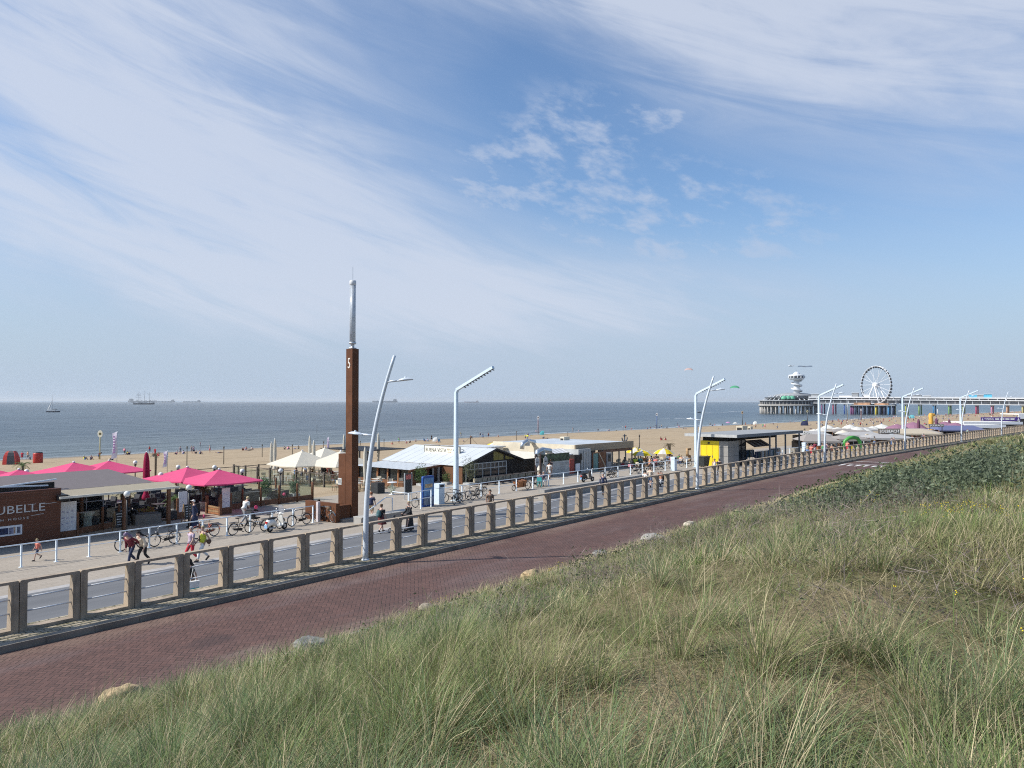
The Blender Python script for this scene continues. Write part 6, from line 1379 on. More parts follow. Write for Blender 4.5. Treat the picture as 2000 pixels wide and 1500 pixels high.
for x in (-.4, .4): MB().ring((a + x, b - .38, PZ + .25), (0, 1, 0), .22, .03, 14, 5).build('wheel', DARK, o)
# ================================================================ BICYCLES, SCOOTERS
TYRE = mat('tyre_black', (.02, .02, .02), .85, 0, .2, 10.); CHR = mat('spoke_steel', (.42, .43, .44), .3, .8, .1, 6.)
SADL = mat('saddle_black', (.025, .022, .02), .6, 0, .2, 10.)
def bike(name, label, step=True, frame=None, crate=None, basket=False, case=True):
  FR = frame or BLACK; o = local(name, label, 'bicycle', (0, 0, 0)); R_ = .345; wx = .54
  for x in (wx, -wx):
    w = MB(); w.ring((x, 0, R_), (0, 1, 0), R_ - .022, .022, 30, 6); w = w.build('wheel', TYRE, o)
    r_ = MB(); r_.ring((x, 0, R_), (0, 1, 0), R_ - .05, .009, 26, 5)
    for k in range(14): g = 2 * math.pi * k / 14; r_.tube([(x, .015 * (-1) ** k, R_), (x + (R_ - .05) * math.cos(g), 0, R_ + (R_ - .05) * math.sin(g))], .0022, 3, False)
    r_.tube([(x, -.05, R_), (x, .05, R_)], .022, 8); r_.build('rim', CHR, w)
  f = MB(); bb_ = (-.08, 0, .30); seat = (-.24, 0, .80); head0 = (.36, 0, .78); head1 = (.40, 0, .62); hub = (-wx, 0, R_)
  f.tube([bb_, seat], .017, 8); f.tube([head0, head1], .02, 8)
  if step: f.tube([head1, (.28, 0, .45), (.12, 0, .335), bb_], .018, 8); f.tube([(.375, 0, .72), (.24, 0, .52), (.06, 0, .42), (-.13, 0, .44)], .013, 8)
  else: f.tube([head1, bb_], .018, 8); f.tube([(.37, 0, .74), (-.215, 0, .74)], .016, 8)
  for s_ in (-1, 1): f.tube([(bb_[0], s_ * .03, bb_[2]), (hub[0], s_ * .06, hub[2])], .010, 6); f.tube([(seat[0] + .01, s_ * .02, seat[2] - .06), (hub[0], s_ * .06, hub[2])], .009, 6); f.tube([(.41, s_ * .035, .64), (.44, s_ * .045, .56), (wx, s_ * .05, R_)], .011, 6)
  f.build('frame', FR, o)
  h = MB(); h.tube([(.355, 0, .78), (.33, 0, .98)], .014, 8); h.tube([(.10, -.29, .97), (.22, -.28, 1.0), (.33, -.12, 1.02), (.34, 0, 1.0), (.33, .12, 1.02), (.22, .28, 1.0), (.10, .29, .97)], .012, 8); h.build('handlebar', CHR, o)
  g_ = MB()
  for s_ in (-1, 1): g_.tube([(.21, s_ * .282, .995), (.08, s_ * .292, .965)], .018, 8)
  g_.build('grip', SADL, o)
  s = MB(); s.tube([(-.24, 0, .8), (-.26, 0, .93)], .013, 6); s._add([(-.40, -.10, .93), (-.40, .10, .93), (-.26, .07, .94), (-.10, .022, .93), (-.10, -.022, .93), (-.26, -.07, .94), (-.40, -.10, .98), (-.40, .10, .98), (-.26, .07, .975), (-.10, .022, .965), (-.10, -.022, .965), (-.26, -.07, .975)], [(0, 1, 2, 3, 4, 5), (6, 7, 8, 9, 10, 11), (0, 1, 7, 6), (1, 2, 8, 7), (2, 3, 9, 8), (3, 4, 10, 9), (4, 5, 11, 10), (5, 0, 6, 11)]); s.build('saddle', SADL, o)
  k_ = MB(); k_.box(-.82, -.34, -.07, .07, .735, .75)
  for s_ in (-1, 1): k_.tube([(-.80, s_ * .07, .74), (hub[0], s_ * .07, R_)], .008, 5); k_.tube([(-.42, s_ * .07, .74), (hub[0], s_ * .07, R_)], .008, 5)
  k_.build('rack', BLACK, o)
  m_ = MB()
  for x, t0, t1 in ((wx, .35, 2.3), (-wx, .5, 3.1)):
    n = 9; q = [(x + (R_ + .025) * math.cos(t0 + (t1 - t0) * i / n), R_ + (R_ + .025) * math.sin(t0 + (t1 - t0) * i / n)) for i in range(n + 1)]
    for i in range(n): m_.poly([(q[i][0], -.03, q[i][1]), (q[i][0], .03, q[i][1]), (q[i + 1][0], .03, q[i + 1][1]), (q[i + 1][0], -.03, q[i + 1][1])])
  m_.build('mudguard', FR, o)
  c = MB(); c.lathe([(.02, -.05), (.085, -.05), (.085, -.035)], 14); v = [(bb_[0] + x, z - .045, bb_[2] + y) for x, y, z in c.v]; c.v = v
  if case: c.slab([(-.08, -.07, .38), (-.54, -.07, .40), (-.60, -.07, .345), (-.54, -.07, .29), (-.08, -.07, .22), (.02, -.07, .30)], (0, .035, 0))
  c.tube([(-.08, -.1, .3), (.02, -.1, .17)], .01, 5); c.tube([(-.08, .1, .3), (-.18, .1, .43)], .01, 5); c.box(-.02, .07, -.17, -.09, .155, .18); c.box(-.23, -.14, .09, .17, .42, .445); c.build('chain_case', BLACK, o)
  MB().tube([(-.28, .05, .3), (-.36, .2, .0)], .01, 5).build('kickstand', STEEL, o)
  MB().lathe([(.02, 0), (.05, .02), (.05, .05)], 10, (.46, 0, .72)).build('headlamp', STEEL, o)
  if crate:
    b_ = MB()
    for k in range(3): b_.box(.42, .76, -.2, .2, .78 + k * .09, .84 + k * .09)
    b_.build('crate', crate, o)
  if basket:
    b_ = MB(); b_.lathe([(.14, .76), (.2, 1.0)], 14, (.56, 0, 0), 1., 1.1); b_.build('basket', mat('wicker', (.2, .13, .08), .9, 0, .4, 20.), o)
  freeze(o); return o
RED = mat('frame_red_orange', (.45, .10, .035), .35, 0, .08, 3.); SIL = mat('frame_silver', (.42, .43, .43), .3, .5, .08, 4.); NAV = mat('frame_navy', (.025, .035, .07), .35, 0, .1, 4.); GRN = mat('frame_dark_green', (.02, .05, .035), .35, 0, .1, 4.)
B1 = bike('bicycle', 'b', True); B2 = bike('bicycle', 'b', False, BLACK, None, False, False); B3 = bike('bicycle', 'b', True, RED); B4 = bike('bicycle', 'b', True, BLACK, mat('crate_pink', (.62, .22, .24), .6)); B5 = bike('bicycle', 'b', True, BLACK, None, True); B6 = bike('bicycle', 'b', False, SIL, None, False, False)
BK = [(B1, 258, 1074, 180, 0, 'black step through bicycle behind the stooping walkers'), (B1, 322, 1065, 180, 0, 'black bicycle with bulky saddle right of the stooping walkers'), (B3, 402, 1050, 180, 0, 'red orange framed bicycle beside the women in pink and white'), (B1, 471, 1043, 0, 0, 'black bicycle facing right, left of the man in white'), (B2, 532, 1035, 2, .3, 'black sports bicycle behind the white scooter'), (B1, 585, 1026, 182, 0, 'black bicycle beside the rust parapet, right of the white scooter'),
      (B5, 631, 1018, -80, 0, 'bicycle with wicker basket seen end on by the rust parapet'), (B6, 640, 1019, -98, 0, 'silver bicycle seen end on by the rust parapet'), (B1, 823, 990, 175, 0, 'black bicycle behind the double white railing'),
      (B2, 882, 981, 150, 0, 'black folding style bicycle left of the nearest mast foot'), (B1, 893, 984, 200, 0, 'black bicycle in front of the nearest mast foot'), (B6, 914, 978, 175, 0, 'light silver bicycle right of the nearest mast foot'), (B1, 926, 975, 165, .2, 'dark bicycle loaded with bags in the cluster by the mast'), (B2, 940, 969, 185, 0, 'black bicycle leaning at the white rail right of the cluster'),
      (B1, 1045, 951, 10, 0, 'black bicycle parked just right of the wooden cargo bike'), (B1, 1186, 934, 160, 0, 'black bicycle, left of the pair behind the suited man'), (B1, 1198, 932, 185, 0, 'black bicycle, right of the pair behind the suited man'), (B4, 1240, 925, 170, 0, 'bicycle with pink front crate by the white rail'), (B1, 1252, 923, 185, 0, 'black bicycle right of the pink crated one'), (B2, 1263, 921, 160, 0, 'black sports bicycle behind the couple in shorts'), (B1, 1276, 918, 190, 0, 'black bicycle with its wheel above the couple in shorts'), (B6, 1284, 914, 175, 0, 'silver bicycle in the back row left of the pale bin'), (B1, 1291, 916, 180, 0, 'black bicycle left of the pale blue bin'), (B6, 1303, 914, 170, 0, 'grey bicycle touching the pale blue bin'), (B1, 1339, 911, 150, 0, 'black bicycle parked below the large wooden numeral')]
for i in range(9): BK.append(((B1, B2, B6, B5)[i % 4], 1552 + i * 21, 893 - i * 3.2, 170 + 23 * ((i * 5) % 4), 0, ('black', 'dark', 'silver', 'basket')[i % 4] + ' bicycle ' + ('left of the third mast', 'right behind the third curved lamp', 'before the green arch', 'in front of the grey canopies', 'before the crowd by the arch', 'in the row left of the fourth mast', 'just before the fourth mast', 'beside the farthest pale bin', 'right of the fourth mast')[i]))
seen = set()
for proto, px, py, rot, lean_, l in BK:
  a, b = at(px, py, PZ); loc, rz = grid(a, b, PZ, R(rot) + R(random.uniform(-4, 4)))
  if proto in seen: o = dup(proto, loc, rz, l, 'bicycles parked on the promenade')
  else: o = proto; o.location = loc; o.rotation_euler = (0, 0, rz); o['label'] = l; o['group'] = 'bicycles parked on the promenade'; seen.add(proto)
  o.rotation_euler[0] = R(random.uniform(2, 6))
# cargo bike
a, b = at(1018, 957, PZ); loc, rz = grid(a, b, PZ, R(176)); o = local('cargo_bicycle', 'cargo bicycle with an orange brown wooden box in front', 'bicycle', loc, rz)
for x, r_ in ((.95, .25), (-.85, .34)):
  w = MB().ring((x, 0, r_), (0, 1, 0), r_ - .03, .03, 24, 6).build('wheel', TYRE, o); q = MB()
  for k in range(10): g = 2 * math.pi * k / 10; q.tube([(x, 0, r_), (x + (r_ - .05) * math.cos(g), 0, r_ + (r_ - .05) * math.sin(g))], .004, 3, False)
  q.build('rim', CHR, w)
m_ = MB(); m_._add([(-.22, -.26, .28), (.5, -.26, .28), (.5, .26, .28), (-.22, .26, .28), (-.35, -.34, .85), (.72, -.34, .75), (.72, .34, .75), (-.35, .34, .85)], [(0, 1, 5, 4), (1, 2, 6, 5), (2, 3, 7, 6), (3, 0, 4, 7), (0, 1, 2, 3)]); m_.build('box', planks('cargo_planks', (.36, .14, .05), .1, 2, .15), o)
m_ = MB(); m_.box(-.02, .06, -.35, .35, .3, .84); m_.build('box_band', BRW, o)
f = MB(); f.tube([(.95, 0, .25), (.8, 0, .6), (.7, 0, .75)], .02, 6); f.tube([(.7, 0, .25), (-.3, 0, .25), (-.85, 0, .34)], .025, 6); f.tube([(-.35, 0, .3), (-.4, 0, .9)], .02, 6); f.tube([(-.6, 0, .3), (-.72, 0, .85)], .018, 6); f.tube([(-.85, 0, .34), (-.7, 0, .8), (-.4, 0, .75)], .015, 6); f.build('frame', BLACK, o); MB().tube([(-.62, -.3, 1.0), (-.4, 0, .98), (-.62, .3, 1.0)], .014, 6).build('handlebar', CHR, o); MB().ball((-.75, 0, .9), (.14, .09, .05), 10, 6).build('saddle', SADL, o)
# motor scooters
def scooter(label, px, py, rot, body, seatm, screen_=False):
  a, b = at(px, py, PZ); loc, rz = grid(a, b, PZ, R(rot)); o = local('motor_scooter', label, 'scooter', loc, rz, 'motor scooters on the promenade')
  for x in (.62, -.58): w = MB().ring((x, 0, .23), (0, 1, 0), .17, .06, 20, 8).build('wheel', TYRE, o); MB().lathe([(.1, -.05), (.1, .05)], 12).build('rim', STEEL, w); w.children[0].rotation_euler = (R(90), 0, 0); w.children[0].location = (x, 0, .23)
  m_ = MB(); pr = [(-.85, .45, .13, .2), (-.75, .55, .19, .22), (-.5, .6, .21, .2), (-.25, .52, .17, .2), (-.12, .42, .12, .14)]; vs = []; n = 12
  for x, zc, hy, hz in pr:
    for k in range(n): g = 2 * math.pi * k / n; vs.append((x, hy * math.cos(g), zc + hz * math.sin(g)))
  m_._add(vs, [(i * n + k, i * n + (k + 1) % n, (i + 1) * n + (k + 1) % n, (i + 1) * n + k) for i in range(4) for k in range(n)] + [tuple(range(n))[::-1], tuple(range(4 * n, 5 * n))], True); m_.build('rear_body', body, o)
  m_ = MB(); m_.slab([(-.15, -.16, .28), (.3, -.16, .28), (.42, -.18, .5), (.36, -.17, .5), (.27, -.16, .33), (-.15, -.16, .33)], (0, .32, 0)); m_._add([(.34, -.2, .3), (.34, .2, .3), (.46, .15, .3), (.46, -.15, .3), (.24, -.16, .9), (.24, .16, .9), (.33, .1, .92), (.33, -.1, .92)], [(0, 1, 5, 4), (1, 2, 6, 5), (2, 3, 7, 6), (3, 0, 4, 7), (4, 5, 6, 7), (0, 1, 2, 3)]); m_.build('leg_shield', body, o)
  MB().slab([(.44, -.07, .4), (.62, -.07, .46), (.8, -.07, .4), (.8, -.07, .35), (.62, -.07, .41), (.44, -.07, .34)], (0, .14, 0)).build('front_mudguard', body, o)
  MB().tube([(.62, 0, .23), (.48, 0, .55), (.27, 0, .98)], .03, 8).build('fork', STEEL, o); h = MB(); h.tube([(.2, -.34, 1.0), (.27, -.1, 1.0), (.27, .1, 1.0), (.2, .34, 1.0)], .018, 8); h.ball((.3, 0, .98), (.1, .13, .09), 12, 8); h.build('handlebar', body, o); MB().ball((.395, 0, .98), (.03, .07, .07), 10, 6).build('headlamp', WP, o)
  MB().ball((-.42, 0, .8), (.4, .15, .07), 14, 8).build('seat', seatm, o); MB().box(-.9, -.86, -.08, .08, .55, .66).build('tail_lamp', mat('tail_red', (.5, .02, .02), .3), o); MB().box(-.93, -.9, -.1, .1, .28, .46).build('number_plate', mat('plate_blue', (.25, .45, .7), .5), o)
  for s_ in (-1, 1): MB().tube([(.26, s_ * .2, 1.0), (.28, s_ * .3, 1.18)], .008, 5).build('mirror_arm', STEEL, o); MB().ball((.28, s_ * .32, 1.22), (.02, .06, .045), 10, 6).build('mirror', STEEL, o)
  if screen_: MB().slab([(.4, -.2, 1.02), (.4, .2, 1.02), (.3, .22, 1.35), (.27, .12, 1.5), (.27, -.12, 1.5), (.3, -.22, 1.35)], (.01, 0, 0)).build('windscreen', frosted('screen_clear', (.5, .5, .52), .45), o)
  m_ = MB(); m_.tube([(-.2, .1, .28), (-.3, .2, .0)], .015, 5); m_.tube([(-.75, -.16, .25), (-.3, -.17, .25)], .045, 8); m_.build('stand_and_exhaust', STEEL, o)
scooter('white motor scooter with windscreen and red tail lamp by the rail', 541, 1037, 12, mat('scooter_white', (.72, .70, .64), .25), SADL, True)
scooter('black motor scooter on its stand before the white rail', 1148, 941, -10, mat('scooter_black', (.025, .025, .028), .25), SADL)

# ================================================================ PEOPLE
def joints(pose='stand', lean=0., turn=0., st=1., sit_z=.48, arm=None):
  J = dict(pelvis=(0, 0, .95), waist=(0, 0, 1.09), chest=(0, 0, 1.29), nb=(-.01, 0, 1.44), neck=(0, 0, 1.50), chin=(.03, 0, 1.56), mid=(.02, 0, 1.635), top=(.005, 0, 1.70))
  for s_, n in ((1, 'l'), (-1, 'r')):
    J['sh' + n] = (-.005, s_ * .18, 1.40); J['el' + n] = (-.03, s_ * .235, 1.12); J['wr' + n] = (.03, s_ * .245, .88); J['ha' + n] = (.05, s_ * .24, .80)
    J['hi' + n] = (0, s_ * .09, .92); J['kn' + n] = (.015, s_ * .10, .50); J['an' + n] = (0, s_ * .10, .09); J['to' + n] = (.15, s_ * .12, .03)
  def S(**k): J.update(k)
  if pose in ('walk', 'run'):
    q = st
    f, r_ = ('l', 'r') if q > 0 else ('r', 'l'); sf = 1 if f == 'l' else -1; k = abs(q)
    S(**{'kn' + f: (.24 * k, sf * .09, .53), 'an' + f: (.32 * k, sf * .08, .10), 'to' + f: (.46 * k, sf * .09, .07), 'kn' + r_: (.02, -sf * .09, .50), 'an' + r_: (-.30 * k, -sf * .08, .19 + (.15 if pose == 'run' else 0)), 'to' + r_: (-.19 * k, -sf * .09, .04 + (.12 if pose == 'run' else 0)),
             'el' + f: (-.14 * k, sf * .23, 1.14), 'wr' + f: (-.16 * k, sf * .25, .90), 'ha' + f: (-.14 * k, sf * .25, .81), 'el' + r_: (.06 * k, -sf * .23, 1.13), 'wr' + r_: (.22 * k, -sf * .22, .93), 'ha' + r_: (.28 * k, -sf * .21, .87)})
  if pose in ('sit', 'ground', 'kneel'):
    dz = -.95 + (sit_z + .06 if pose == 'sit' else .12)
    for k_ in list(J): x, y, z = J[k_]; J[k_] = (x, y, z + dz)
    for s_, n in ((1, 'l'), (-1, 'r')):
      hz = J['pelvis'][2]
      if pose == 'sit': S(**{'hi' + n: (.04, s_ * .09, hz), 'kn' + n: (.44, s_ * .12, sit_z + .04), 'an' + n: (.42, s_ * .12, .09), 'to' + n: (.57, s_ * .13, .03), 'el' + n: (.06, s_ * .24, hz + .2), 'wr' + n: (.26, s_ * .17, hz + .16), 'ha' + n: (.34, s_ * .15, hz + .14)})
      else: S(**{'hi' + n: (.04, s_ * .09, hz), 'kn' + n: (.36, s_ * .13, .46), 'an' + n: (.52, s_ * .12, .08), 'to' + n: (.66, s_ * .13, .04), 'el' + n: (.1, s_ * .24, .45), 'wr' + n: (.32, s_ * .16, .46), 'ha' + n: (.38, s_ * .12, .46)})
  if pose == 'lie':
    for k_ in list(J): x, y, z = J[k_]; J[k_] = (z - .9, y, .12 + x * .5)
  if arm == 'push':
    for s_, n in ((1, 'l'), (-1, 'r')): S(**{'el' + n: (.12, s_ * .23, 1.14), 'wr' + n: (.36, s_ * .18, 1.06), 'ha' + n: (.44, s_ * .17, 1.04)})
  if arm == 'strap': S(ell=(.10, .25, 1.14), wrl=(.16, .15, 1.33), hal=(.14, .11, 1.39))
  if arm == 'reach':
    for s_, n in ((1, 'l'), (-1, 'r')): S(**{'el' + n: (.22, s_ * .2, 1.28), 'wr' + n: (.44, s_ * .2, 1.2), 'ha' + n: (.52, s_ * .19, 1.18)})
  if lean:
    c, s_ = math.cos(lean), math.sin(lean); pz = J['pelvis'][2]
    for k_ in ('waist', 'chest', 'nb', 'neck', 'chin', 'mid', 'top', 'shl', 'shr', 'ell', 'elr', 'wrl', 'wrr', 'hal', 'har'):
      x, y, z = J[k_]; z -= pz; J[k_] = (x * c + z * s_, y, pz - x * s_ + z * c)
  return J
RAD = dict(pelvis=.125, waist=.115, chest=.130, nb=.075, neck=.054, chin=.066, mid=.092, top=.062, shl=.062, shr=.062, ell=.042, elr=.042, wrl=.029, wrr=.029, hal=.034, har=.034, hil=.088, hir=.088, knl=.058, knr=.058, anl=.04, anr=.04, tol=.034, tor=.034)
BODY = [('pelvis', 'waist'), ('waist', 'chest'), ('chest', 'nb'), ('nb', 'neck'), ('neck', 'chin'), ('chin', 'mid'), ('mid', 'top')] + [e for n in 'lr' for e in (('nb', 'sh' + n), ('sh' + n, 'el' + n), ('el' + n, 'wr' + n), ('wr' + n, 'ha' + n), ('pelvis', 'hi' + n), ('hi' + n, 'kn' + n), ('kn' + n, 'an' + n), ('an' + n, 'to' + n))]
def skin(J, edges, rad, root, sub=1, grow=0., bulk=1.):
  names = []
  for e in edges:
    for k in e:
      if k not in names: names.append(k)
  me = bpy.data.meshes.new('skin'); me.from_pydata([J[k] for k in names], [(names.index(a), names.index(b)) for a, b in edges], [])
  ob = bpy.data.objects.new('skin', me); col.objects.link(ob); m_ = ob.modifiers.new('s', 'SKIN'); m_.use_smooth_shade = True
  if not me.skin_vertices: raise RuntimeError('no skin layer')
  for i, k in enumerate(names):
    v = me.skin_vertices[0].data[i]; q = rad[k] * (bulk if k in ('pelvis', 'waist', 'chest', 'hil', 'hir') else 1.) + grow; v.radius = (q, q); v.use_root = (k == root)
  s_ = ob.modifiers.new('u', 'SUBSURF'); s_.levels = sub; s_.render_levels = sub
  dg = bpy.context.evaluated_depsgraph_get(); ev = ob.evaluated_get(dg); out_ = bpy.data.meshes.new_from_object(ev); bpy.data.objects.remove(ob); bpy.data.meshes.remove(me)
  V = [tuple(v.co) for v in out_.vertices]; F = [tuple(p.vertices) for p in out_.polygons]; bpy.data.meshes.remove(out_); return V, F
SCACHE = {}
def addskin(mb, *a, **k):
  V, F = skin(*a, **k); mb._add(V, F, True); return mb
def mixj(J, a, b, t_): return tuple(J[a][i] * (1 - t_) + J[b][i] * t_ for i in range(3))
def body_mb(J, hands=True, bulk=1., sub=1, face=True):
  m_ = MB(); addskin(m_, J, BODY, RAD, 'pelvis', sub, 0., bulk)
  if hands:
    for n, s_ in (('l', 1), ('r', -1)):
      w, h = Vector(J['wr' + n]), Vector(J['ha' + n]); d = (h - w).normalized(); side = Vector((0, s_, 0)) - d * d.y * s_; side.normalize(); fw = d.cross(side).normalized() * s_
      if fw.x < 0: fw = -fw
      for k, L in enumerate((.07, .08, .075, .058)):
        p = h + d * .012 + fw * (.024 - .017 * k); m_.tube([p, p + d * L * .5, p + d * L * .85 - side * .018, p + d * L - side * .035], [.0085, .0085, .0075, .006], 5)
      p = w.lerp(h, .55) + fw * .03; m_.tube([p, p + fw * .03 + d * .02, p + fw * .035 + d * .052 - side * .01], [.011, .010, .008], 5)
  if face:
    c, t_ = Vector(J['chin']), Vector(J['top']); up = (t_ - c).normalized(); f = Vector((1, 0, 0)) - up * up.x
    f = f.normalized() if f.length > .2 else Vector((0, 0, 1)); sd_ = up.cross(f); m = Vector(J['mid'])
    m_.tube([m + f * .085 + up * .012, m + f * .112 - up * .022], [.010, .016], 6)
    for s_ in (-1, 1): m_.ball(m + sd_ * s_ * .092 - up * .012 - f * .01, (.014, .014, .03), 8, 5)
    m_.use(1)
    for s_ in (-1, 1): m_.ball(m + f * .084 + sd_ * s_ * .033 + up * .018, .012, 8, 5)
    m_.use(2).ball(m + f * .082 - up * .052, (.012, .024, .008), 8, 5); m_.use(0)
  return m_
def shell(J, kind, grow=.016, bulk=1., sub=1):
  m_ = MB(); r_ = dict(RAD)
  if kind in ('shirt', 'long', 'tank'):
    JJ = dict(J); JJ['w0'] = mixj(J, 'pelvis', 'waist', .15); JJ['nb2'] = mixj(J, 'nb', 'chest', .12); r_['w0'] = RAD['pelvis'] * bulk; r_['nb2'] = .085; E_ = [('w0', 'waist'), ('waist', 'chest'), ('chest', 'nb2')]
    for n in 'lr':
      if kind == 'tank': continue
      if kind == 'long': E_ += [('nb2', 'sh' + n), ('sh' + n, 'el' + n), ('el' + n, 'wr' + n)]
      else: JJ['sl' + n] = mixj(J, 'sh' + n, 'el' + n, .75); r_['sl' + n] = .058; E_ += [('nb2', 'sh' + n), ('sh' + n, 'sl' + n)]
    addskin(m_, JJ, E_, r_, 'waist', sub, grow, bulk)
  elif kind in ('trousers', 'shorts', 'leggings'):
    JJ = dict(J); E_ = []
    JJ['w1'] = mixj(J, 'pelvis', 'waist', .45); r_['w1'] = .118 * bulk; E_.append(('w1', 'pelvis'))
    for n in 'lr':
      E_.append(('pelvis', 'hi' + n))
      if kind == 'shorts': JJ['sk' + n] = mixj(J, 'hi' + n, 'kn' + n, .85); r_['sk' + n] = .082; E_ += [('hi' + n, 'sk' + n)]
      else: JJ['hm' + n] = mixj(J, 'kn' + n, 'an' + n, .9); r_['hm' + n] = .058 if kind == 'trousers' else .045; E_ += [('hi' + n, 'kn' + n), ('kn' + n, 'hm' + n)]
    addskin(m_, JJ, E_, r_, 'pelvis', sub, grow * .9, bulk)
  elif kind in ('skirt', 'dress', 'long_dress'):
    top = J['waist'] if kind == 'skirt' else J['chest']; hem = .52 if kind != 'long_dress' else .10; cx = (J['knl'][0] + J['knr'][0]) / 2 if hem > .3 else (J['anl'][0] + J['anr'][0]) / 2
    n = 16; vs = []; st_ = [(Vector(top), .15, .12), (Vector(J['pelvis']), .19, .16), (Vector((cx * .5, 0, (J['pelvis'][2] + hem) / 2)), .23, .21), (Vector((cx, 0, hem)), .27, .26)]
    for c, ry, rx in st_:
      for k in range(n): g = 2 * math.pi * k / n; q = 1 + .06 * math.cos(5 * g) * (1 if rx > .2 else 0); vs.append(c + Vector((rx * math.cos(g) * q, ry * math.sin(g) * q, 0)))
    m_._add(vs, [(i * n + k, i * n + (k + 1) % n, (i + 1) * n + (k + 1) % n, (i + 1) * n + k) for i in range(3) for k in range(n)], True)
  elif kind == 'shoes':
    for n in 'lr': a, t_ = Vector(J['an' + n]), Vector(J['to' + n]); d = (t_ - a).normalized(); m_.tube([a - d * .05 + Vector((0, 0, -.03)), a + Vector((0, 0, -.02)), t_, t_ + d * .05], [.045, .052, .046, .025], 8)
  elif kind in ('hair', 'long_hair', 'cap', 'scarf'):
    mid, top, chn = Vector(J['mid']), Vector(J['top']), Vector(J['chin']); up = (top - chn).normalized(); f = Vector((1, 0, 0)) - up * up.x; f = f.normalized() if f.length > .2 else Vector((0, 0, 1)); sd_ = up.cross(f); n = 16; vs = []; rows = 7; R3 = .108
    c0 = mid + up * .02
    for i in range(rows + 1):
      t_ = math.pi / 2 - i / rows * (math.pi * .62)
      for k in range(n):
        g = 2 * math.pi * k / n; rr_ = R3 * math.cos(t_); z = R3 * 1.02 * math.sin(t_); fr_ = math.cos(g)
        if z < .035 and fr_ > .25 and kind != 'scarf': z = .035 + (.035 - z) * .15; rr_ = min(rr_, R3 * .97)
        vs.append(c0 + f * (rr_ * fr_ * 1.02 - .012) + sd_ * rr_ * math.sin(g) * .92 + up * z)
    m_._add(vs, [(i * n + k, i * n + (k + 1) % n, (i + 1) * n + (k + 1) % n, (i + 1) * n + k) for i in range(rows) for k in range(n)], True)
    if kind == 'long_hair': m_.tube([c0 - f * .06 + up * .03, c0 - f * .10 - up * .10, Vector(J['nb']) - f * .13 - up * .02, Vector(J['chest']) - f * .15 + up * .05], [.075, .085, .08, .035], 10)
    if kind == 'scarf': m_.tube([c0 - f * .05, c0 - f * .09 - up * .09, Vector(J['nb']) - f * .08, Vector(J['nb']) - f * .1 - up * .18], [.09, .095, .13, .12], 12)
    if kind == 'cap': m_.slab([c0 + f * .08 + sd_ * .07 + up * .045, c0 + f * .17 + sd_ * .05 + up * .03, c0 + f * .17 - sd_ * .05 + up * .03, c0 + f * .08 - sd_ * .07 + up * .045], tuple(up * .008))
  return m_
SK = [mat('skin_light', (.52, .33, .25), .55, 0, .08, 8.), mat('skin_tan', (.40, .235, .16), .55, 0, .08, 8.), mat('skin_brown', (.20, .11, .075), .55, 0, .08, 8.)]
EYE = mat('eye_dark', (.03, .025, .02), .3); LIP = mat('lip', (.36, .13, .11), .5)
CL = {}
def cm(c, nm):
  if nm not in CL: CL[nm] = mat('fabric_' + nm, c, .85, 0, .14, 6., .15)
  return CL[nm]
COLS = dict(white=(.72, .71, .68), black=(.022, .022, .024), navy=(.03, .04, .085), burgundy=(.16, .022, .04), cream=(.62, .52, .40), lilac=(.48, .38, .46), red=(.52, .03, .05), yellow=(.66, .68, .06), khaki=(.36, .29, .18), brown=(.17, .115, .08), salmon=(.70, .22, .17), grey=(.30, .30, .31), teal=(.05, .36, .36), blue=(.10, .20, .42), purple=(.22, .16, .24), pink=(.66, .26, .34), orange=(.62, .30, .18), olive=(.2, .2, .12), denim=(.14, .19, .30), maroon=(.14, .03, .03), green=(.08, .3, .12))
HAIR = dict(blond=(.42, .33, .19), brown=(.10, .06, .035), black=(.018, .015, .014), grey=(.38, .37, .36), red=(.2, .08, .04))
def person(label, px, py, face, pose='walk', st=1., lean=0., top=('shirt', 'white'), bottom=('trousers', 'black'), hair=('hair', 'brown'), skin_=0, h=1.72, arm=None, bulk=1., shoes='black', z=PZ, sit_z=.48, ab=None):
  a, b = ab or at(px, py, z); loc, rz = grid(a, b, z, R(face)); o = local('person', label, 'person', loc, rz); J = joints(pose, lean, 0, st, sit_z, arm)
  body_mb(J, True, bulk).build('body', [SK[skin_], EYE, LIP], o)
  if top: shell(J, top[0], .02, bulk).build('shirt' if top[0] in ('shirt', 'tank', 'long') else 'dress', cm(COLS[top[1]], top[1]), o)
  if bottom: shell(J, bottom[0], .014, bulk).build(bottom[0] if bottom[0] not in ('leggings',) else 'trousers', cm(COLS[bottom[1]], bottom[1]), o)
  if hair: shell(J, hair[0]).build('hair' if hair[0] not in ('cap', 'scarf') else ('cap' if hair[0] == 'cap' else 'headscarf'), cm(HAIR[hair[1]], 'hair_' + hair[1]) if hair[1] in HAIR and hair[0] in ('hair', 'long_hair') else cm(COLS[hair[1]], hair[1]), o)
  if shoes: shell(J, 'shoes').build('shoes', cm(COLS[shoes], shoes), o)
  o.scale = (h / 1.74,) * 3; return o, J
def acc(o, name, mb, m): return mb.build(name, m, o)
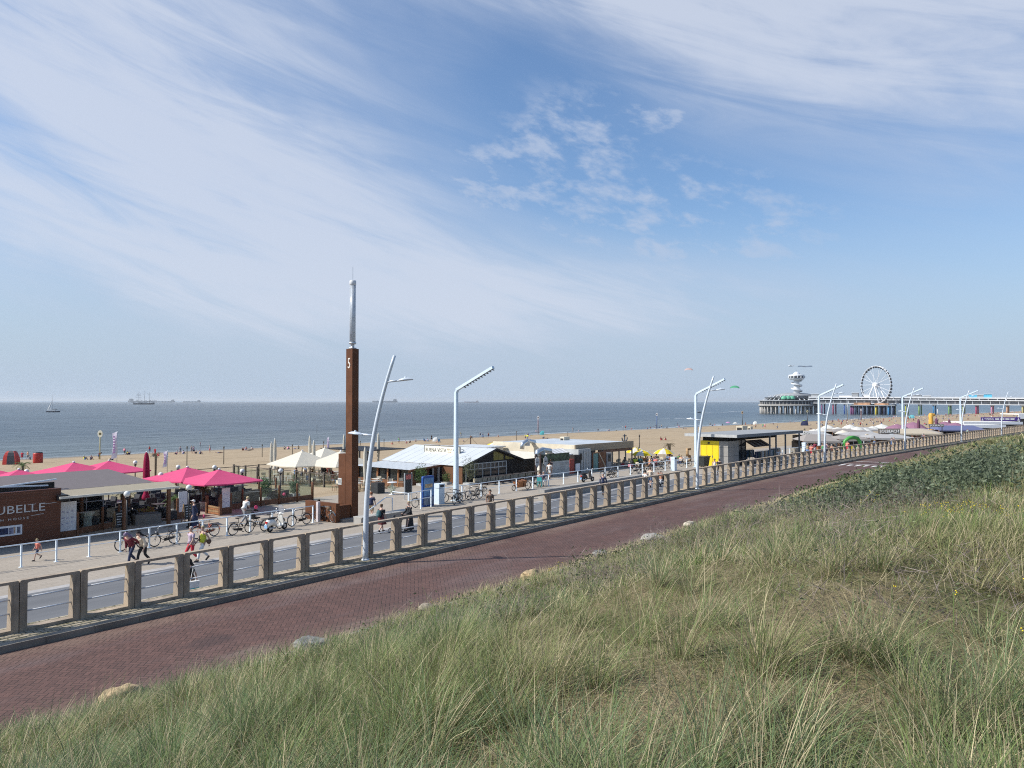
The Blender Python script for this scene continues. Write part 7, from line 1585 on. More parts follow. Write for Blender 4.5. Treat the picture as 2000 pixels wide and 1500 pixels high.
# face: 0 = walks away along the boulevard, 180 = towards the left of the photo
person('small blond child in salmon shirt running beside the white rail', 74, 1095, 185, 'run', 1., .12, ('shirt', 'salmon'), ('shorts', 'navy'), ('hair', 'blond'), 0, 1.05)
person('stooping walker in burgundy top with purple grey scarf over the head', 258, 1103, 200, 'walk', 1., .62, ('long', 'burgundy'), ('trousers', 'navy'), ('scarf', 'purple'), 0, 1.68, None, 1.1)
o, J = person('stooping walker in cream blouse with long dark hair', 281, 1102, 192, 'walk', -1., .5, ('long', 'cream'), ('trousers', 'black'), ('long_hair', 'black'), 0, 1.66, None, 1.1)
person('walker in lilac sleeveless top and red trousers', 374, 1098, 182, 'walk', -1., .04, ('shirt', 'lilac'), ('trousers', 'red'), ('hair', 'grey'), 0, 1.68, None, 1.15)
o, J = person('walker in yellow and grey top with white trousers', 397, 1096, 183, 'walk', 1.15, .04, ('tank', 'yellow'), ('trousers', 'white'), ('hair', 'blond'), 0, 1.68, None, 1.1)
m_ = MB(); m_.slab([(-.17, -.155, 1.0), (.17, -.155, 1.0), (.17, -.15, 1.25), (.02, -.15, 1.38), (-.17, -.15, 1.38)], (0, .06, 0)); acc(o, 'grey_top_panel', m_, cm((.14, .14, .13), 'dark_grey')); MB().ball((-.12, .27, .98), (.14, .07, .12), 12, 8).build('shoulder_bag', cm((.13, .07, .045), 'bag_brown'), o)
ab_ = onb(372, 1096, 27.5)[0]
o, J = person('dark haired walker in black top carrying a white and aqua bag behind the railing', 0, 0, 170, 'walk', 1., .1, ('shirt', 'black'), ('skirt', 'brown'), ('long_hair', 'black'), 1, 1.66, None, 1.1, 'orange', PZ, .48, (ab_, 27.5))
q, rzq = o.location.copy(), o.rotation_euler.z; bag = local('carrier_bag', 'white and aqua beach bag hanging from a walker behind the concrete railing', 'bag', (q[0], q[1], PZ), rzq); m_ = MB(); m_.use(0).slab([(-.17, .27, .62), (.22, .27, .62), (.25, .27, .86), (-.2, .27, .86)], (0, .16, 0)); m_.use(1).slab([(-.15, .27, .42), (.2, .27, .42), (.22, .27, .617), (-.17, .27, .617)], (0, .16, 0)); m_.build('bag_body', [cm(COLS['white'], 'white'), cm((.05, .42, .45), 'aqua')], bag); MB().tube([(-.1, .34, .86), (0, .28, 1.36), (.12, .34, .86)], .014, 5).build('strap', cm(COLS['white'], 'white'), bag)
person('walker in long navy dress and white hat before the chalkboard', 380, 1030, 150, 'walk', 1., .1, ('long', 'navy'), ('long_dress', 'navy'), ('cap', 'white'), 0, 1.66)
o, J = person('walker in white shirt and pale trousers pushing a pushchair', 476, 1026, 10, 'walk', 1., .45, ('shirt', 'white'), ('trousers', 'grey'), ('hair', 'blond'), 0, 1.8, 'push')
def stroller(label, px, py, face, c_, s_=1.):
  a, b = at(px, py, PZ); loc, rz = grid(a, b, PZ, R(face)); o = local('pushchair', label, 'pushchair', loc, rz)
  for x, y in ((.32, .2), (.32, -.2), (-.25, .26), (-.25, -.26)): w = MB().ring((x, y, .14), (0, 1, 0), .11, .025, 16, 6).build('wheel', TYRE, o)
  f = MB()
  for y in (-.24, .24): f.tube([(.32, y * .85, .14), (-.1, y, .6), (-.45, y, 1.02)], .014, 6); f.tube([(-.25, y, .14), (.05, y, .55)], .014, 6)
  f.tube([(-.45, -.24, 1.02), (-.45, .24, 1.02)], .016, 6); f.build('frame', BLACK, o); m_ = MB(); m_._add([(-.15, -.2, .42), (.28, -.2, .45), (.28, .2, .45), (-.15, .2, .42), (-.3, -.2, .85), (-.22, -.2, .85), (-.22, .2, .85), (-.3, .2, .85), (.28, -.2, .52), (-.08, -.2, .5), (-.08, .2, .5), (.28, .2, .52)], [(0, 1, 2, 3), (0, 4, 7, 3), (4, 5, 6, 7), (5, 9, 10, 6), (9, 8, 11, 10), (1, 8, 11, 2), (0, 1, 8, 9), (3, 2, 11, 10), (0, 9, 5, 4), (3, 10, 6, 7)]); m_.build('seat', c_, o)
  n = 8; vs = []; 
  for i in range(5):
    g = math.pi * (.15 + .18 * i)
    for y in (-.22, .22): vs.append((-.18 + .36 * math.cos(g), y, .72 + .34 * math.sin(g)))
  MB()._add(vs, [(2 * i, 2 * i + 1, 2 * i + 3, 2 * i + 2) for i in range(4)]).build('hood', c_, o)
stroller('dark pushchair in front of the walker in white', 497, 1027, 10, cm(COLS['black'], 'black'))
o, J = person('man in navy patterned shirt and khaki shorts seen from behind', 725, 1016, 20, 'walk', .8, 0, ('shirt', 'navy'), ('shorts', 'khaki'), ('hair', 'red'), 0, 1.8)
o, J = person('walker with teal backpack and dark red skirt seen from behind', 744, 1041, 12, 'walk', 1., .06, ('shirt', 'black'), ('skirt', 'maroon'), ('hair', 'brown'), 0, 1.66, 'strap', 1.15)
m_ = MB(); m_.ball((-.24, 0, 1.2), (.11, .16, .22), 14, 9); m_.ball((-.33, 0, 1.1), (.05, .11, .1), 10, 7); acc(o, 'backpack', m_, cm((.06, .13, .14), 'pack_teal')); m_ = MB()
for s_ in (-1, 1): m_.tube([(-.15, s_ * .1, 1.4), (.0, s_ * .11, 1.46), (.15, s_ * .1, 1.32), (.12, s_ * .13, 1.12), (-.12, s_ * .13, 1.02)], .017, 5)
acc(o, 'pack_strap', m_, cm((.05, .06, .07), 'strap_dark'))
person('walker in long black dress pushing a dark pushchair', 800, 1037, 168, 'walk', .8, .08, ('long', 'black'), ('long_dress', 'black'), ('hair', 'blond'), 0, 1.74, 'push')
stroller('dark pushchair held by the walker in the long black dress', 775, 1040, 168, cm(COLS['black'], 'black'))
person('man in brown polo shirt and dark cap facing the road', 957, 1010, 235, 'stand', 1., 0, ('shirt', 'brown'), ('trousers', 'khaki'), ('cap', 'black'), 1, 1.8, None, 1.15)
person('grey haired man in navy suit jacket and white shirt', 1178, 967, 200, 'walk', 1., .03, ('long', 'navy'), ('trousers', 'black'), ('hair', 'grey'), 0, 1.78)
person('walker in white top and pale shorts beside the tan shirted one', 1260, 957, 10, 'walk', -.8, .03, ('shirt', 'white'), ('shorts', 'denim'), ('hair', 'black'), 1, 1.68)
person('walker in tan shirt and blue shorts with cropped hair', 1270, 952, 12, 'walk', .8, .03, ('shirt', 'cream'), ('shorts', 'denim'), ('hair', 'brown'), 0, 1.78)
person('woman in white tank top walking below the yellow doors', 1396, 930, 190, 'walk', 1., .02, ('tank', 'white'), ('shorts', 'grey'), ('hair', 'brown'), 0, 1.76)
person('woman in black top with long dark hair below the yellow doors', 1405, 928, 188, 'walk', -.9, .02, ('shirt', 'black'), ('leggings', 'black'), ('long_hair', 'black'), 0, 1.68)
person('walker in white top with dark shoulder bag before the fence panel', 1073, 936, 20, 'walk', .6, .02, ('shirt', 'white'), ('shorts', 'white'), ('hair', 'black'), 1, 1.7)
person('walker in dark top half behind the white topped one', 1075, 931, 15, 'walk', -.6, .02, ('shirt', 'black'), ('shorts', 'cream'), ('hair', 'brown'), 0, 1.74)
person('seated person in lilac top and teal trousers by the white rail', 1054, 950, 30, 'sit', 1., .1, ('shirt', 'lilac'), ('trousers', 'teal'), ('hair', 'brown'), 0, 1.7)
person('seated person in white trousers beside the teal trousered one', 1062, 949, 200, 'sit', 1., .05, ('shirt', 'navy'), ('trousers', 'white'), ('hair', 'grey'), 0, 1.74)
for px, py, l in ((1054, 950, 'teal plastic chair under the person in lilac'), (1062, 949, 'white plastic chair under the person in navy')):
  a, b = at(px, py, PZ); loc, rz = grid(a, b, PZ, R(30 if px < 1058 else 200)); o = local('plastic_chair', l, 'chair', loc, rz); c_ = cm(COLS['teal'], 'teal') if px < 1058 else WP; MB().box(-.22, .22, -.22, .22, .42, .46).build('seat', c_, o); MB().box(-.26, -.22, -.22, .22, .46, .85).build('backrest', c_, o)
  for x in (-.2, .2):
    for y in (-.2, .2): MB().box(x - .02, x + .02, y - .02, y + .02, 0, .42).build('leg', c_, o)
a, b = at(1289, 950, PZ); loc, rz = grid(a, b, PZ, R(188)); o = local('mobility_scooter', 'mobility scooter ridden by a person in orange behind the railing', 'mobility scooter', loc, rz)
for x, y in ((.5, 0), (-.4, .27), (-.4, -.27)): MB().ring((x, y, .14), (0, 1, 0), .1, .04, 16, 6).build('wheel', TYRE, o)
MB().slab([(-.6, -.25, .2), (.3, -.25, .2), (.45, -.2, .3), (.3, -.2, .28), (-.6, -.25, .3)], (0, .48, 0)).build('chassis', cm(COLS['black'], 'black'), o); MB().tube([(.45, 0, .25), (.25, 0, .95)], .03, 6).build('tiller', STEEL, o); MB().box(-.45, -.0, -.24, .24, .44, .52).build('seat', SADL, o); MB().box(-.48, -.42, -.24, .24, .52, .95).build('backrest', SADL, o)
person('person in orange top and white trousers riding a mobility scooter', 0, 0, 188, 'sit', 1., .08, ('shirt', 'orange'), ('trousers', 'white'), ('hair', 'black'), 0, 1.66, 'reach', 1.1, 'black', PZ + .08, .46, (a + .2, b))
person('child in black top and white skirt behind the railing near the kiosk', 1547, 921, 10, 'walk', .7, 0, ('shirt', 'black'), ('skirt', 'white'), ('hair', 'black'), 0, 1.25)
person('walker in white seen through the railing below the green arch', 1677, 893, 180, 'walk', 1., 0, ('shirt', 'white'), ('trousers', 'white'), ('hair', 'brown'), 0, 1.7)
person('walker in black seen through the railing left of the green arch', 1634, 900, 10, 'walk', 1., 0, ('long', 'black'), ('trousers', 'black'), ('hair', 'black'), 0, 1.76)
person('walker in dark shirt with white shopping at the third curved lamp', 1613, 899, 170, 'walk', 1., .05, ('shirt', 'navy'), ('trousers', 'black'), ('hair', 'grey'), 0, 1.78)
person('walker in pale shirt holding a rack at the right end of the kiosk', 1521, 905, 190, 'stand', 1., .1, ('shirt', 'white'), ('trousers', 'maroon'), ('hair', 'blond'), 0, 1.7, 'reach')
person('person in bright red top at the far railing before the white pavilion', 1919, 857, 180, 'walk', 1., .05, ('long', 'red'), ('trousers', 'red'), ('hair', 'red'), 0, 1.8, None, 1.25)
person('head of a dark haired person on the stairs left of the rust tower', 0, 0, 90, 'stand', 1., 0, ('shirt', 'pink'), ('trousers', 'black'), ('hair', 'black'), 0, 1.7, None, 1., 'black', PZ - .45, .48, (32.0, 40.4))

# --- small figures: one mesh each, shared, clothes coloured per figure
PROTO = {}
def crowdmesh(key, pose, st, lean, top, bottom, sit_z=.48):
  J = joints(pose, lean, 0, st, sit_z); m_ = body_mb(J, False, 1., 1, False); m_.use(1); V = shell(J, top, .02, 1., 0); m_._add(V.v, V.f, True); m_.use(2); V = shell(J, bottom, .014, 1., 0); m_._add(V.v, V.f, True); m_.use(3); V = shell(J, 'hair'); m_._add(V.v, V.f, True)
  o = m_.build('person', [SK[0], SK[0], SK[0], SK[0]]); me = o.data; bpy.data.objects.remove(o); PROTO[key] = me
crowdmesh('walk', 'walk', 1., .05, 'shirt', 'shorts'); crowdmesh('walk2', 'walk', -.8, .1, 'tank', 'shorts'); crowdmesh('stand', 'stand', 1., .05, 'tank', 'shorts'); crowdmesh('ground', 'ground', 1., -.15, 'tank', 'shorts'); crowdmesh('ground2', 'ground', 1., .3, 'shirt', 'shorts'); crowdmesh('lie', 'lie', 1., 0, 'tank', 'shorts'); crowdmesh('sit', 'sit', 1., .08, 'shirt', 'trousers', .46); crowdmesh('bend', 'stand', 1., 1.0, 'shirt', 'shorts')
CK = list(COLS); HK = list(HAIR); pr = random.Random(21); SKINC = [cm((.55, .36, .28), 'skin_a'), cm((.40, .235, .16), 'skin_b'), cm((.16, .09, .06), 'skin_c')]
def figure(key, loc, rz, label, group, c1=None, c2=None, sk=None, s_=1.):
  o = bpy.data.objects.new('person', PROTO[key]); col.objects.link(o); o.location = loc; o.rotation_euler = (0, 0, rz); o.scale = (s_,) * 3; c1 = c1 or pr.choice(CK); c2 = c2 or pr.choice(('navy', 'black', 'denim', 'red', 'grey', 'blue')); hk = pr.choice(HK); sk = pr.choice((0, 0, 1, 1, 2)) if sk is None else sk
  for i, m_ in enumerate((SKINC[sk], cm(COLS[c1], c1), cm(COLS[c2], c2), cm(HAIR[hk], 'hair_' + hk))): o.material_slots[i].link = 'OBJECT'; o.material_slots[i].material = m_
  return tag(o, label, 'person', group)
def zb_(a, b): return float(zbeach(np.array([float(a)]), np.array([float(b)]))[0])
def onbeach(px, py):
  z = 1.5
  for _ in range(14): a, b = at(px, py, z); z = .5 * z + .5 * max(-.15, zb_(a, b))
  return a, b, z
def who(px):
  for x, w in ((150, 'near the red inflatables'), (230, 'near the yellow emblem pole'), (330, 'right of the tall white flag'), (480, 'left of the first furled cream parasol'), (700, 'beyond the cream parasols'), (860, 'beyond the white roof sign'), (1000, 'right of the nearest mast'), (1200, 'beyond the flat bar roof'), (1340, 'by the blue emblem pole'), (1500, 'beyond the kiosk roof'), (1620, 'left of the pier legs'), (1800, 'below the ferris wheel'), (2200, 'below the pier on the right')):
    if px < x: return w
VERB = dict(walk='walking', walk2='strolling', stand='standing', ground='sitting', ground2='crouching', lie='lying', bend='bending')
BP = [(37, 901, 'ground'), (43, 898, 'walk'), (54, 897, 'walk2'), (59, 898, 'ground2'), (165, 898, 'ground'), (177, 898, 'ground2'), (193, 897, 'bend'), (214, 898, 'lie'), (220, 899, 'ground'), (243, 889, 'walk'), (249, 888, 'ground'), (253, 888, 'ground'), (292, 885, 'stand'), (299, 892, 'ground'), (310, 891, 'ground2'), (326, 891, 'ground'), (345, 888, 'ground'), (352, 887, 'stand'), (357, 887, 'ground2'), (374, 885, 'stand'), (378, 886, 'walk'), (383, 886, 'ground'), (391, 887, 'ground'), (410, 884, 'stand'), (391, 871, 'stand'), (428, 885, 'lie'), (474, 880, 'ground'), (480, 879, 'ground2'), (486, 880, 'lie'), (492, 879, 'ground'), (556, 878, 'ground'), (562, 878, 'ground2'), (577, 877, 'lie'), (583, 877, 'ground'),
      (689, 867, 'stand'), (730, 868, 'walk'), (766, 868, 'ground'), (779, 866, 'stand'), (793, 866, 'ground'), (800, 865, 'ground2'), (812, 863, 'ground'), (829, 862, 'ground'), (835, 862, 'ground2'), (843, 861, 'walk'), (855, 864, 'lie'), (900, 853, 'walk'), (905, 862, 'lie'), (920, 855, 'ground'), (938, 853, 'walk'), (943, 856, 'walk2'), (954, 855, 'stand'), (973, 854, 'ground'), (1026, 859, 'stand'), (1030, 860, 'walk'), (1032, 850, 'ground2'), (1036, 851, 'lie'), (1047, 848, 'stand'), (1062, 857, 'ground'), (1068, 857, 'lie'), (1119, 843, 'stand'), (1130, 843, 'ground'), (1168, 841, 'ground'), (1187, 841, 'lie'), (1190, 842, 'ground'), (1204, 841, 'lie'), (1217, 839, 'stand'), (1222, 838, 'stand'), (1234, 839, 'ground'), (1265, 838, 'ground'), (1270, 837, 'ground2'), (1276, 837, 'ground'), (1281, 837, 'stand'), (1288, 836, 'ground'), (1292, 836, 'walk'), (1303, 837, 'ground'), (1323, 831, 'stand'), (1326, 836, 'walk'), (1334, 838, 'ground'), (1340, 838, 'lie'), (1291, 860, 'ground'), (1301, 860, 'ground2'), (1387, 832, 'walk'), (1391, 832, 'ground'), (1396, 831, 'ground'), (1405, 838, 'lie'), (1411, 831, 'ground'), (1456, 831, 'walk2'), (1469, 832, 'walk'), (1476, 836, 'stand'), (1490, 836, 'walk'), (1494, 836, 'walk2'), (1518, 838, 'walk'), (1510, 829, 'ground'), (1543, 825, 'ground'), (1551, 826, 'ground2')]
for px, py, k in BP:
  a, b, z = onbeach(px, py); c1 = pr.choice(CK); c2 = pr.choice(('navy', 'black', 'denim', 'red', 'grey', 'blue'))
  figure(k, W(a, b, z + (-.5 if px == 391 and py == 871 else 0)), pr.uniform(0, 6.28), 'tiny %s bather in %s and %s %s' % (VERB[k], c1, c2, who(px)), 'people on the open beach', c1, c2)
# crowd on the far sand
n_ = 0
while n_ < 66:
  px = pr.uniform(1560, 2040); t_ = pr.random() ** 1.3; yw = np.interp(px, [1560, 1620, 1780, 1900, 2040], [823, 821, 812, 808, 801]); yl = np.interp(px, [1560, 1650, 1740, 1830, 1920, 2040], [846, 842, 826, 822, 814, 806]); py = yw + 1 + (yl - yw) * t_
  a, b, z = onbeach(px, py); k = pr.choice(('ground', 'ground2', 'lie', 'walk', 'stand', 'ground', 'lie'))
  figure(k, W(a, b, z), pr.uniform(0, 6.28), 'tiny beachgoer in the dense crowd on the far sand before the pier', 'crowd on the far sand'); n_ += 1
cr = MB(); SL4 = [SKINC[0], SKINC[1]] + [cm(COLS[c], c) for c in ('navy', 'white', 'red', 'black', 'blue', 'grey')]
for n_ in range(330):
  px = pr.uniform(1600, 2040); yw = np.interp(px, [1560, 1620, 1780, 1900, 2040], [823, 821, 812, 808, 801]); py = yw + .6 + (11 if n_ < 190 else 24) * pr.random() ** 1.3 * (1 if px < 1850 else .5); a, b, z = onbeach(px, py); x, y, _ = W(a, b); me = PROTO[pr.choice(('ground2', 'lie', 'stand', 'ground'))]; g = pr.uniform(0, 6.28); c_, s_ = math.cos(g), math.sin(g)
  V_ = [(x + v.co.x * c_ - v.co.y * s_, y + v.co.x * s_ + v.co.y * c_, z + v.co.z) for v in me.vertices]; o_ = len(cr.v); cr.v += V_; mm = (pr.randrange(2), pr.randrange(2, 8), pr.randrange(2, 8), 5)
  for p in me.polygons: cr.f.append(tuple(i + o_ for i in p.vertices)); cr.mi.append(mm[p.material_index]); cr.sm.append(True)
tag(cr.build('beach_crowd', SL4), 'dense crowd of tiny bathers along the far waterline below the pier', 'crowd', None, 'stuff')
# guests on the terraces
def guests(spots, z, label, group):
  for a, b in spots: loc, rz = grid(a, b, z, pr.uniform(0, 6.28)); figure('sit', loc, rz, label, group)
def chairs_under(spots, z, label, group):
  s_ = [(a, b, pr.uniform(0, 6.28)) for a, b in spots]; place(wc, s_, z, label, group); freeze(wc)
  for a, b, r_ in s_: loc, rz = grid(a, b, z, r_ - math.pi / 2 + math.pi); figure('sit', loc, rz, label.split(' chair')[0].replace('wooden', 'seated') + ' guest ' + label.split('chair ', 1)[1], group.replace('chairs', 'guests'))
gs = [(pr.uniform(47.5, 56), pr.uniform(58.5, 69.5)) for _ in range(16)]; chairs_under(gs, 4.12, 'wooden chair under a guest among the cream parasols', 'occupied chairs of the cream parasol terrace')
gs = [(pr.uniform(79, 90), pr.uniform(42.5, 47)) for _ in range(22)]; chairs_under(gs, PZ - .25, 'wooden chair under a guest beside the yellow parasols', 'occupied chairs of the beach bar terrace')
gs = [at(pr.uniform(1565, 1640), pr.uniform(868, 884), PZ) for _ in range(18)] + [at(pr.uniform(1690, 1830), pr.uniform(858, 868), PZ) for _ in range(22)]; chairs_under(gs, PZ - .15, 'wooden chair under a guest of the grey canopied terraces', 'occupied chairs of the grey canopied terraces')
for i in range(24):
  px = pr.uniform(1575, 1900); py = np.interp(px, [1575, 1700, 1800, 1900], [892, 877, 866, 852]) + pr.uniform(-4, 4); a, b = at(px, py, PZ); loc, rz = grid(a, b, PZ, pr.choice((0, math.pi)) + pr.uniform(-.3, .3)); figure(pr.choice(('walk', 'walk2', 'stand')), loc, rz, 'passer by on the far promenade seen over or through the railing', 'passers by on the far promenade')
# ================================================================ BEACH THINGS
def tent_(label, px, py, c_, s_=1.2, group='small beach tents'):
  a, b, z = onbeach(px, py); o = local('beach_tent', label, 'tent', W(a, b, z), TH + R(40), group); m_ = MB(); vs = []; n = 10
  for i in range(6):
    g = math.pi * i / 10
    for k in range(n + 1): q = math.pi * k / n; vs.append((s_ * math.cos(q), s_ * .8 * math.sin(g) * math.sin(q) + (0 if i else -.3 * s_), s_ * math.cos(g) * math.sin(q) * 1.05))
  m_._add(vs, [(i * (n + 1) + k, i * (n + 1) + k + 1, (i + 1) * (n + 1) + k + 1, (i + 1) * (n + 1) + k) for i in range(5) for k in range(n)], True); m_.build('shell', c_, o)
  MB().box(-s_ * .9, s_ * .9, -.4 * s_, .5 * s_, 0, .03).build('groundsheet', cm(COLS['grey'], 'grey'), o)
for l, px, py, c, s_ in (('teal pop up tent beside the pink emblem pole', 1060, 849, (.08, .33, .36), 1.4), ('white shade sail tent on the sand beyond the roof sign', 851, 862, (.62, .62, .6), 1.2), ('dark navy tent on the sand left of the pier legs', 1572, 831, (.03, .035, .08), 2.2), ('lime green tent behind the dark navy one', 1571, 826, (.4, .55, .1), 1.5), ('teal tent on the far sand right of the fourth mast', 1781, 817, (.15, .45, .5), 2.2), ('white tent on the sand beyond the kiosk roof', 1475, 829, (.65, .66, .62), 1.6)): tent_(l, px, py, cloth('tent_' + l.split()[0] + l.split()[1], c), s_)
for px, py, l in ((1422, 830, 'pink parasol on the sand beyond the kiosk roof'), (1436, 831, 'pale parasol right of the pink one on the sand')):
  a, b, z = onbeach(px, py); X_, Y_, _ = W(a, b); o = gored(px, py - 6.5, Y_, l, 1.3, z, [cloth('parasol_pink', (.6, .3, .5)), cloth('parasol_pink', (.6, .3, .5))] if px < 1430 else [WHC, WHC])
for i, (px, py, l) in enumerate(((830, 863, 'blue folding beach chair left of the white shade tent'), (836, 863, 'second blue folding beach chair, beside the white shade tent'), (858, 864, 'blue folding beach chair right of the white shade tent'))):
  a, b, z = onbeach(px, py); loc, rz = W(a, b, z), TH + i; o = local('beach_chair', l, 'chair', loc, rz, 'blue beach chairs'); MB()._add([(-.3, -.3, .35), (.3, -.3, .35), (.3, .2, .28), (-.3, .2, .28), (-.3, .5, .95), (.3, .5, .95)], [(0, 1, 2, 3), (3, 2, 5, 4)]).build('seat', cloth('chair_blue', (.12, .28, .5)), o); m_ = MB()
  for s_ in (-.3, .3): m_.tube([(s_, -.35, 0), (s_, .5, .95)], .015, 5); m_.tube([(s_, .4, 0), (s_, -.3, .36)], .015, 5)
  m_.build('frame', STEEL, o)
# red and black inflatable markers
RIN = mat('inflatable_red', (.42, .03, .02), .45, 0, .1, 2.); BIN = mat('inflatable_black', (.022, .025, .035), .45, 0, .15, 2.)
a, b, z = onbeach(22, 907); o = local('inflatable_marker', 'tall tapered red and black inflatable on the sand at far left', 'inflatable', W(a, b, z), 0, 'red inflatables on the sand')
k = 1502 / W(a, b)[1]; h = 26 / k; w_ = 26 / k
for x0, x1, m_, nm in ((-.5, -.18, RIN, 'red_side'), (-.178, .44, BIN, 'black_panel'), (.442, .5, RIN, 'red_side')):
  q = MB(); rows = [(0, 1.), (.3, .97), (.65, .86), (.88, .68), (1., .5)]; vs = []
  for t_, s_ in rows:
    for x, y in ((x0, -.28), (x1, -.28), (x1, .28), (x0, .28)): vs.append((x * w_ * s_, y * w_ * s_, t_ * h))
  q._add(vs, [(i * 4 + k_, i * 4 + (k_ + 1) % 4, (i + 1) * 4 + (k_ + 1) % 4, (i + 1) * 4 + k_) for i in range(4) for k_ in range(4)] + [(16, 17, 18, 19), (3, 2, 1, 0)]); q.build(nm, m_, o)
a, b, z = onbeach(74, 904); o = local('inflatable_marker', 'red barrel shaped inflatable with dark top right of the tall one', 'inflatable', W(a, b, z), 0, 'red inflatables on the sand'); k = 1502 / W(a, b)[1]; h = 21 / k; r_ = 8.5 / k
MB().lathe([(r_ * .96, 0), (r_ * 1.02, h * .1), (r_ * 1.02, h * .85), (r_ * .95, h * .93)], 20).build('drum', RIN, o); MB().lathe([(r_ * .94, h * .932), (r_ * .85, h), (r_ * .2, h * 1.01)], 20).build('top', BIN, o)
for i in range(5): q = MB().box(-.0, .02, -.0, .02, 0, .02)
# emblem poles
def emblem_pole(label, px, pyb, pyt, pc, ec, kind):
  a, b, z = onbeach(px, pyb); x, y, _ = W(a, b); k = y / 1502; h = (pyb - pyt) * k; o = local('emblem_pole', label, 'pole', (x, y, z), 0, 'emblem poles on the beach'); r_ = max(.1, .9 * k)
  MB().tube([(0, 0, 0), (0, 0, h - 1.4)], [r_, r_ * .8], 10).build('pole', mat('pole_' + label.split()[0], pc, .6, 0, .2, 2.), o); e = MB(); s_ = .62
  n = 18; e.slab([(s_ * .8 * math.cos(2 * math.pi * i / n), -.06, h - .75 + s_ * 1.15 * math.sin(2 * math.pi * i / n)) for i in range(n)], (0, .12, 0))
  e.build('emblem', mat('emb_' + label.split()[0], ec, .5, 0, .1, 2.), o)
  if kind == 'triangle': pass
  q = MB(); q.slab([(.26 * math.cos(2 * math.pi * i / 12), -.075, h - .75 + .26 * math.sin(2 * math.pi * i / 12)) for i in range(12)], (0, .012, 0)); q.build('emblem_centre', mat('emb_centre_' + label.split()[0], tuple(v * .35 for v in pc), .6), o)
emblem_pole('yellow pole with an oval white emblem near the tall flag', 195, 897, 840, (.42, .34, .10), (.75, .72, .58), 0); emblem_pole('pinkish pole with an oval white emblem beside the teal tent', 1051, 848, 812, (.30, .15, .14), (.72, .72, .72), 0); emblem_pole('blue pole with an oval white emblem by a group of people', 1283, 838, 806, (.05, .09, .22), (.75, .75, .75), 0)
emblem_pole('slate pole with a tan round emblem beyond the kiosk roof', 1450, 830, 803, (.10, .12, .14), (.55, .38, .2), 0); emblem_pole('grey pole with a pale yellow emblem left of the third mast', 1577, 824, 801, (.12, .13, .14), (.7, .65, .4), 0); emblem_pole('rosy pole with a white emblem below the pier', 1682, 821, 798, (.3, .2, .2), (.75, .72, .72), 0); emblem_pole('white pole with a dark ringed emblem right of the fourth curved lamp', 1831, 811, 796, (.6, .6, .6), (.3, .32, .36), 0)
# pale mast on the beach, thin poles, nets
def thin_pole(label, px, pyb, pyt, c_, r_=.06, group='thin poles on the sand'):
  a, b, z = onbeach(px, pyb); x, y, _ = W(a, b); h = (pyb - pyt) * y / 1502; o = local('beach_pole', label, 'pole', (x, y, z), 0, group); MB().tube([(0, 0, 0), (0, 0, h)], r_, 6).build('pole', c_, o); MB().lathe([(r_ * 1.6, 0), (r_ * 1.6, .3)], 8, (0, 0, h - .3)).build('cap', c_, o)
for px, pyb, pyt, l in ((365, 911, 872, 'left of the brown topped palm'), (437, 907, 872, 'left of the first furled cream parasol'), (512, 893, 868, 'left of the leftmost furled cream parasol'), (571, 890, 868, 'between the furled cream parasol pairs'), (632, 885, 862, 'beside the violet feather flag'), (704, 870, 861, 'just right of the rust tower'), (750, 876, 858, 'left of the white roof ridge'), (919, 876, 854, 'beyond the beach club ridge'), (1009, 861, 842, 'left of the silver duct'), (1109, 852, 843, 'behind the bar roof unit'), (1249, 888, 849, 'right end of the beach bar')): thin_pole('thin dark wooden pole standing on the sand ' + l, px, pyb, pyt, TF, .07)
thin_pole('tall pale steel mast on the sand in front of the pier', 1655, 820, 782, STEEL, .22, 'pale masts')
thin_pole('thin dark stake leaning in the shallow water left of the rust tower', 619, 846, 830, TF, .06)
# feather flags
def flag(label, px, pyb, pyt, Y, wpx, c_, ink_, lean_=0.):
  x, y, zt = aty(px, pyt, Y); _, _, zb = aty(px, pyb, Y); k = Y / 1502; w_ = wpx * k; h = zt - zb; o = local('feather_flag', label, 'flag', (x, y, zb), 0, 'feather flags'); MB().tube([(0, 0, -.5), (lean_ * h * .5, 0, h * .5), (lean_ * h, 0, h)], .03, 6).build('pole', BLACK if lean_ else STEEL, o); n = 10; vs = []
  for i in range(n + 1):
    t_ = i / n; zz = h * (.12 + .86 * t_); w2 = w_ * (1. if not lean_ else math.sin(math.pi * min(1, .25 + .7 * t_)) ** .6)
    for j in range(4): q = j / 3; vs.append((lean_ * zz - q * w2 * (1 - .25 * math.sin(3 * t_)), .12 * w_ * math.sin(q * 4 + t_ * 5), zz - q * w_ * .28))
  MB()._add(vs, [(i * 4 + j, i * 4 + j + 1, i * 4 + 5 + j, i * 4 + 4 + j) for i in range(n) for j in range(3)], True).build('cloth', c_, o); m_ = MB()
  for i in range(7): zz = h * (.3 + .085 * i); m_.box(lean_ * zz - w_ * .62, lean_ * zz - w_ * .3, -.12 * w_ - .05, -.12 * w_ - .03, zz - w_ * .14, zz - w_ * .14 + h * .05)
  m_.build('lettering', ink_, o)
FL = cloth('flag_white', (.66, .62, .72)); IV = mat('flag_ink_violet', (.32, .16, .36), .8); flag('tall white flag with violet lettering right of the yellow pole', 229, 901, 842, 96, 11, FL, IV); flag('leaning white feather flag right of the furled crimson parasol', 327, 915, 880, 70, 9, FL, IV, .0); flag('narrow violet white feather flag behind the cream parasols', 643, 886, 853, 92, 5, FL, IV)
flag('small red beach flag on the sand right of the standing bathers', 305, 892, 876, 175, 5, cloth('flag_red', (.5, .04, .05)), mat('flag_ink_red', (.4, .03, .04), .8))
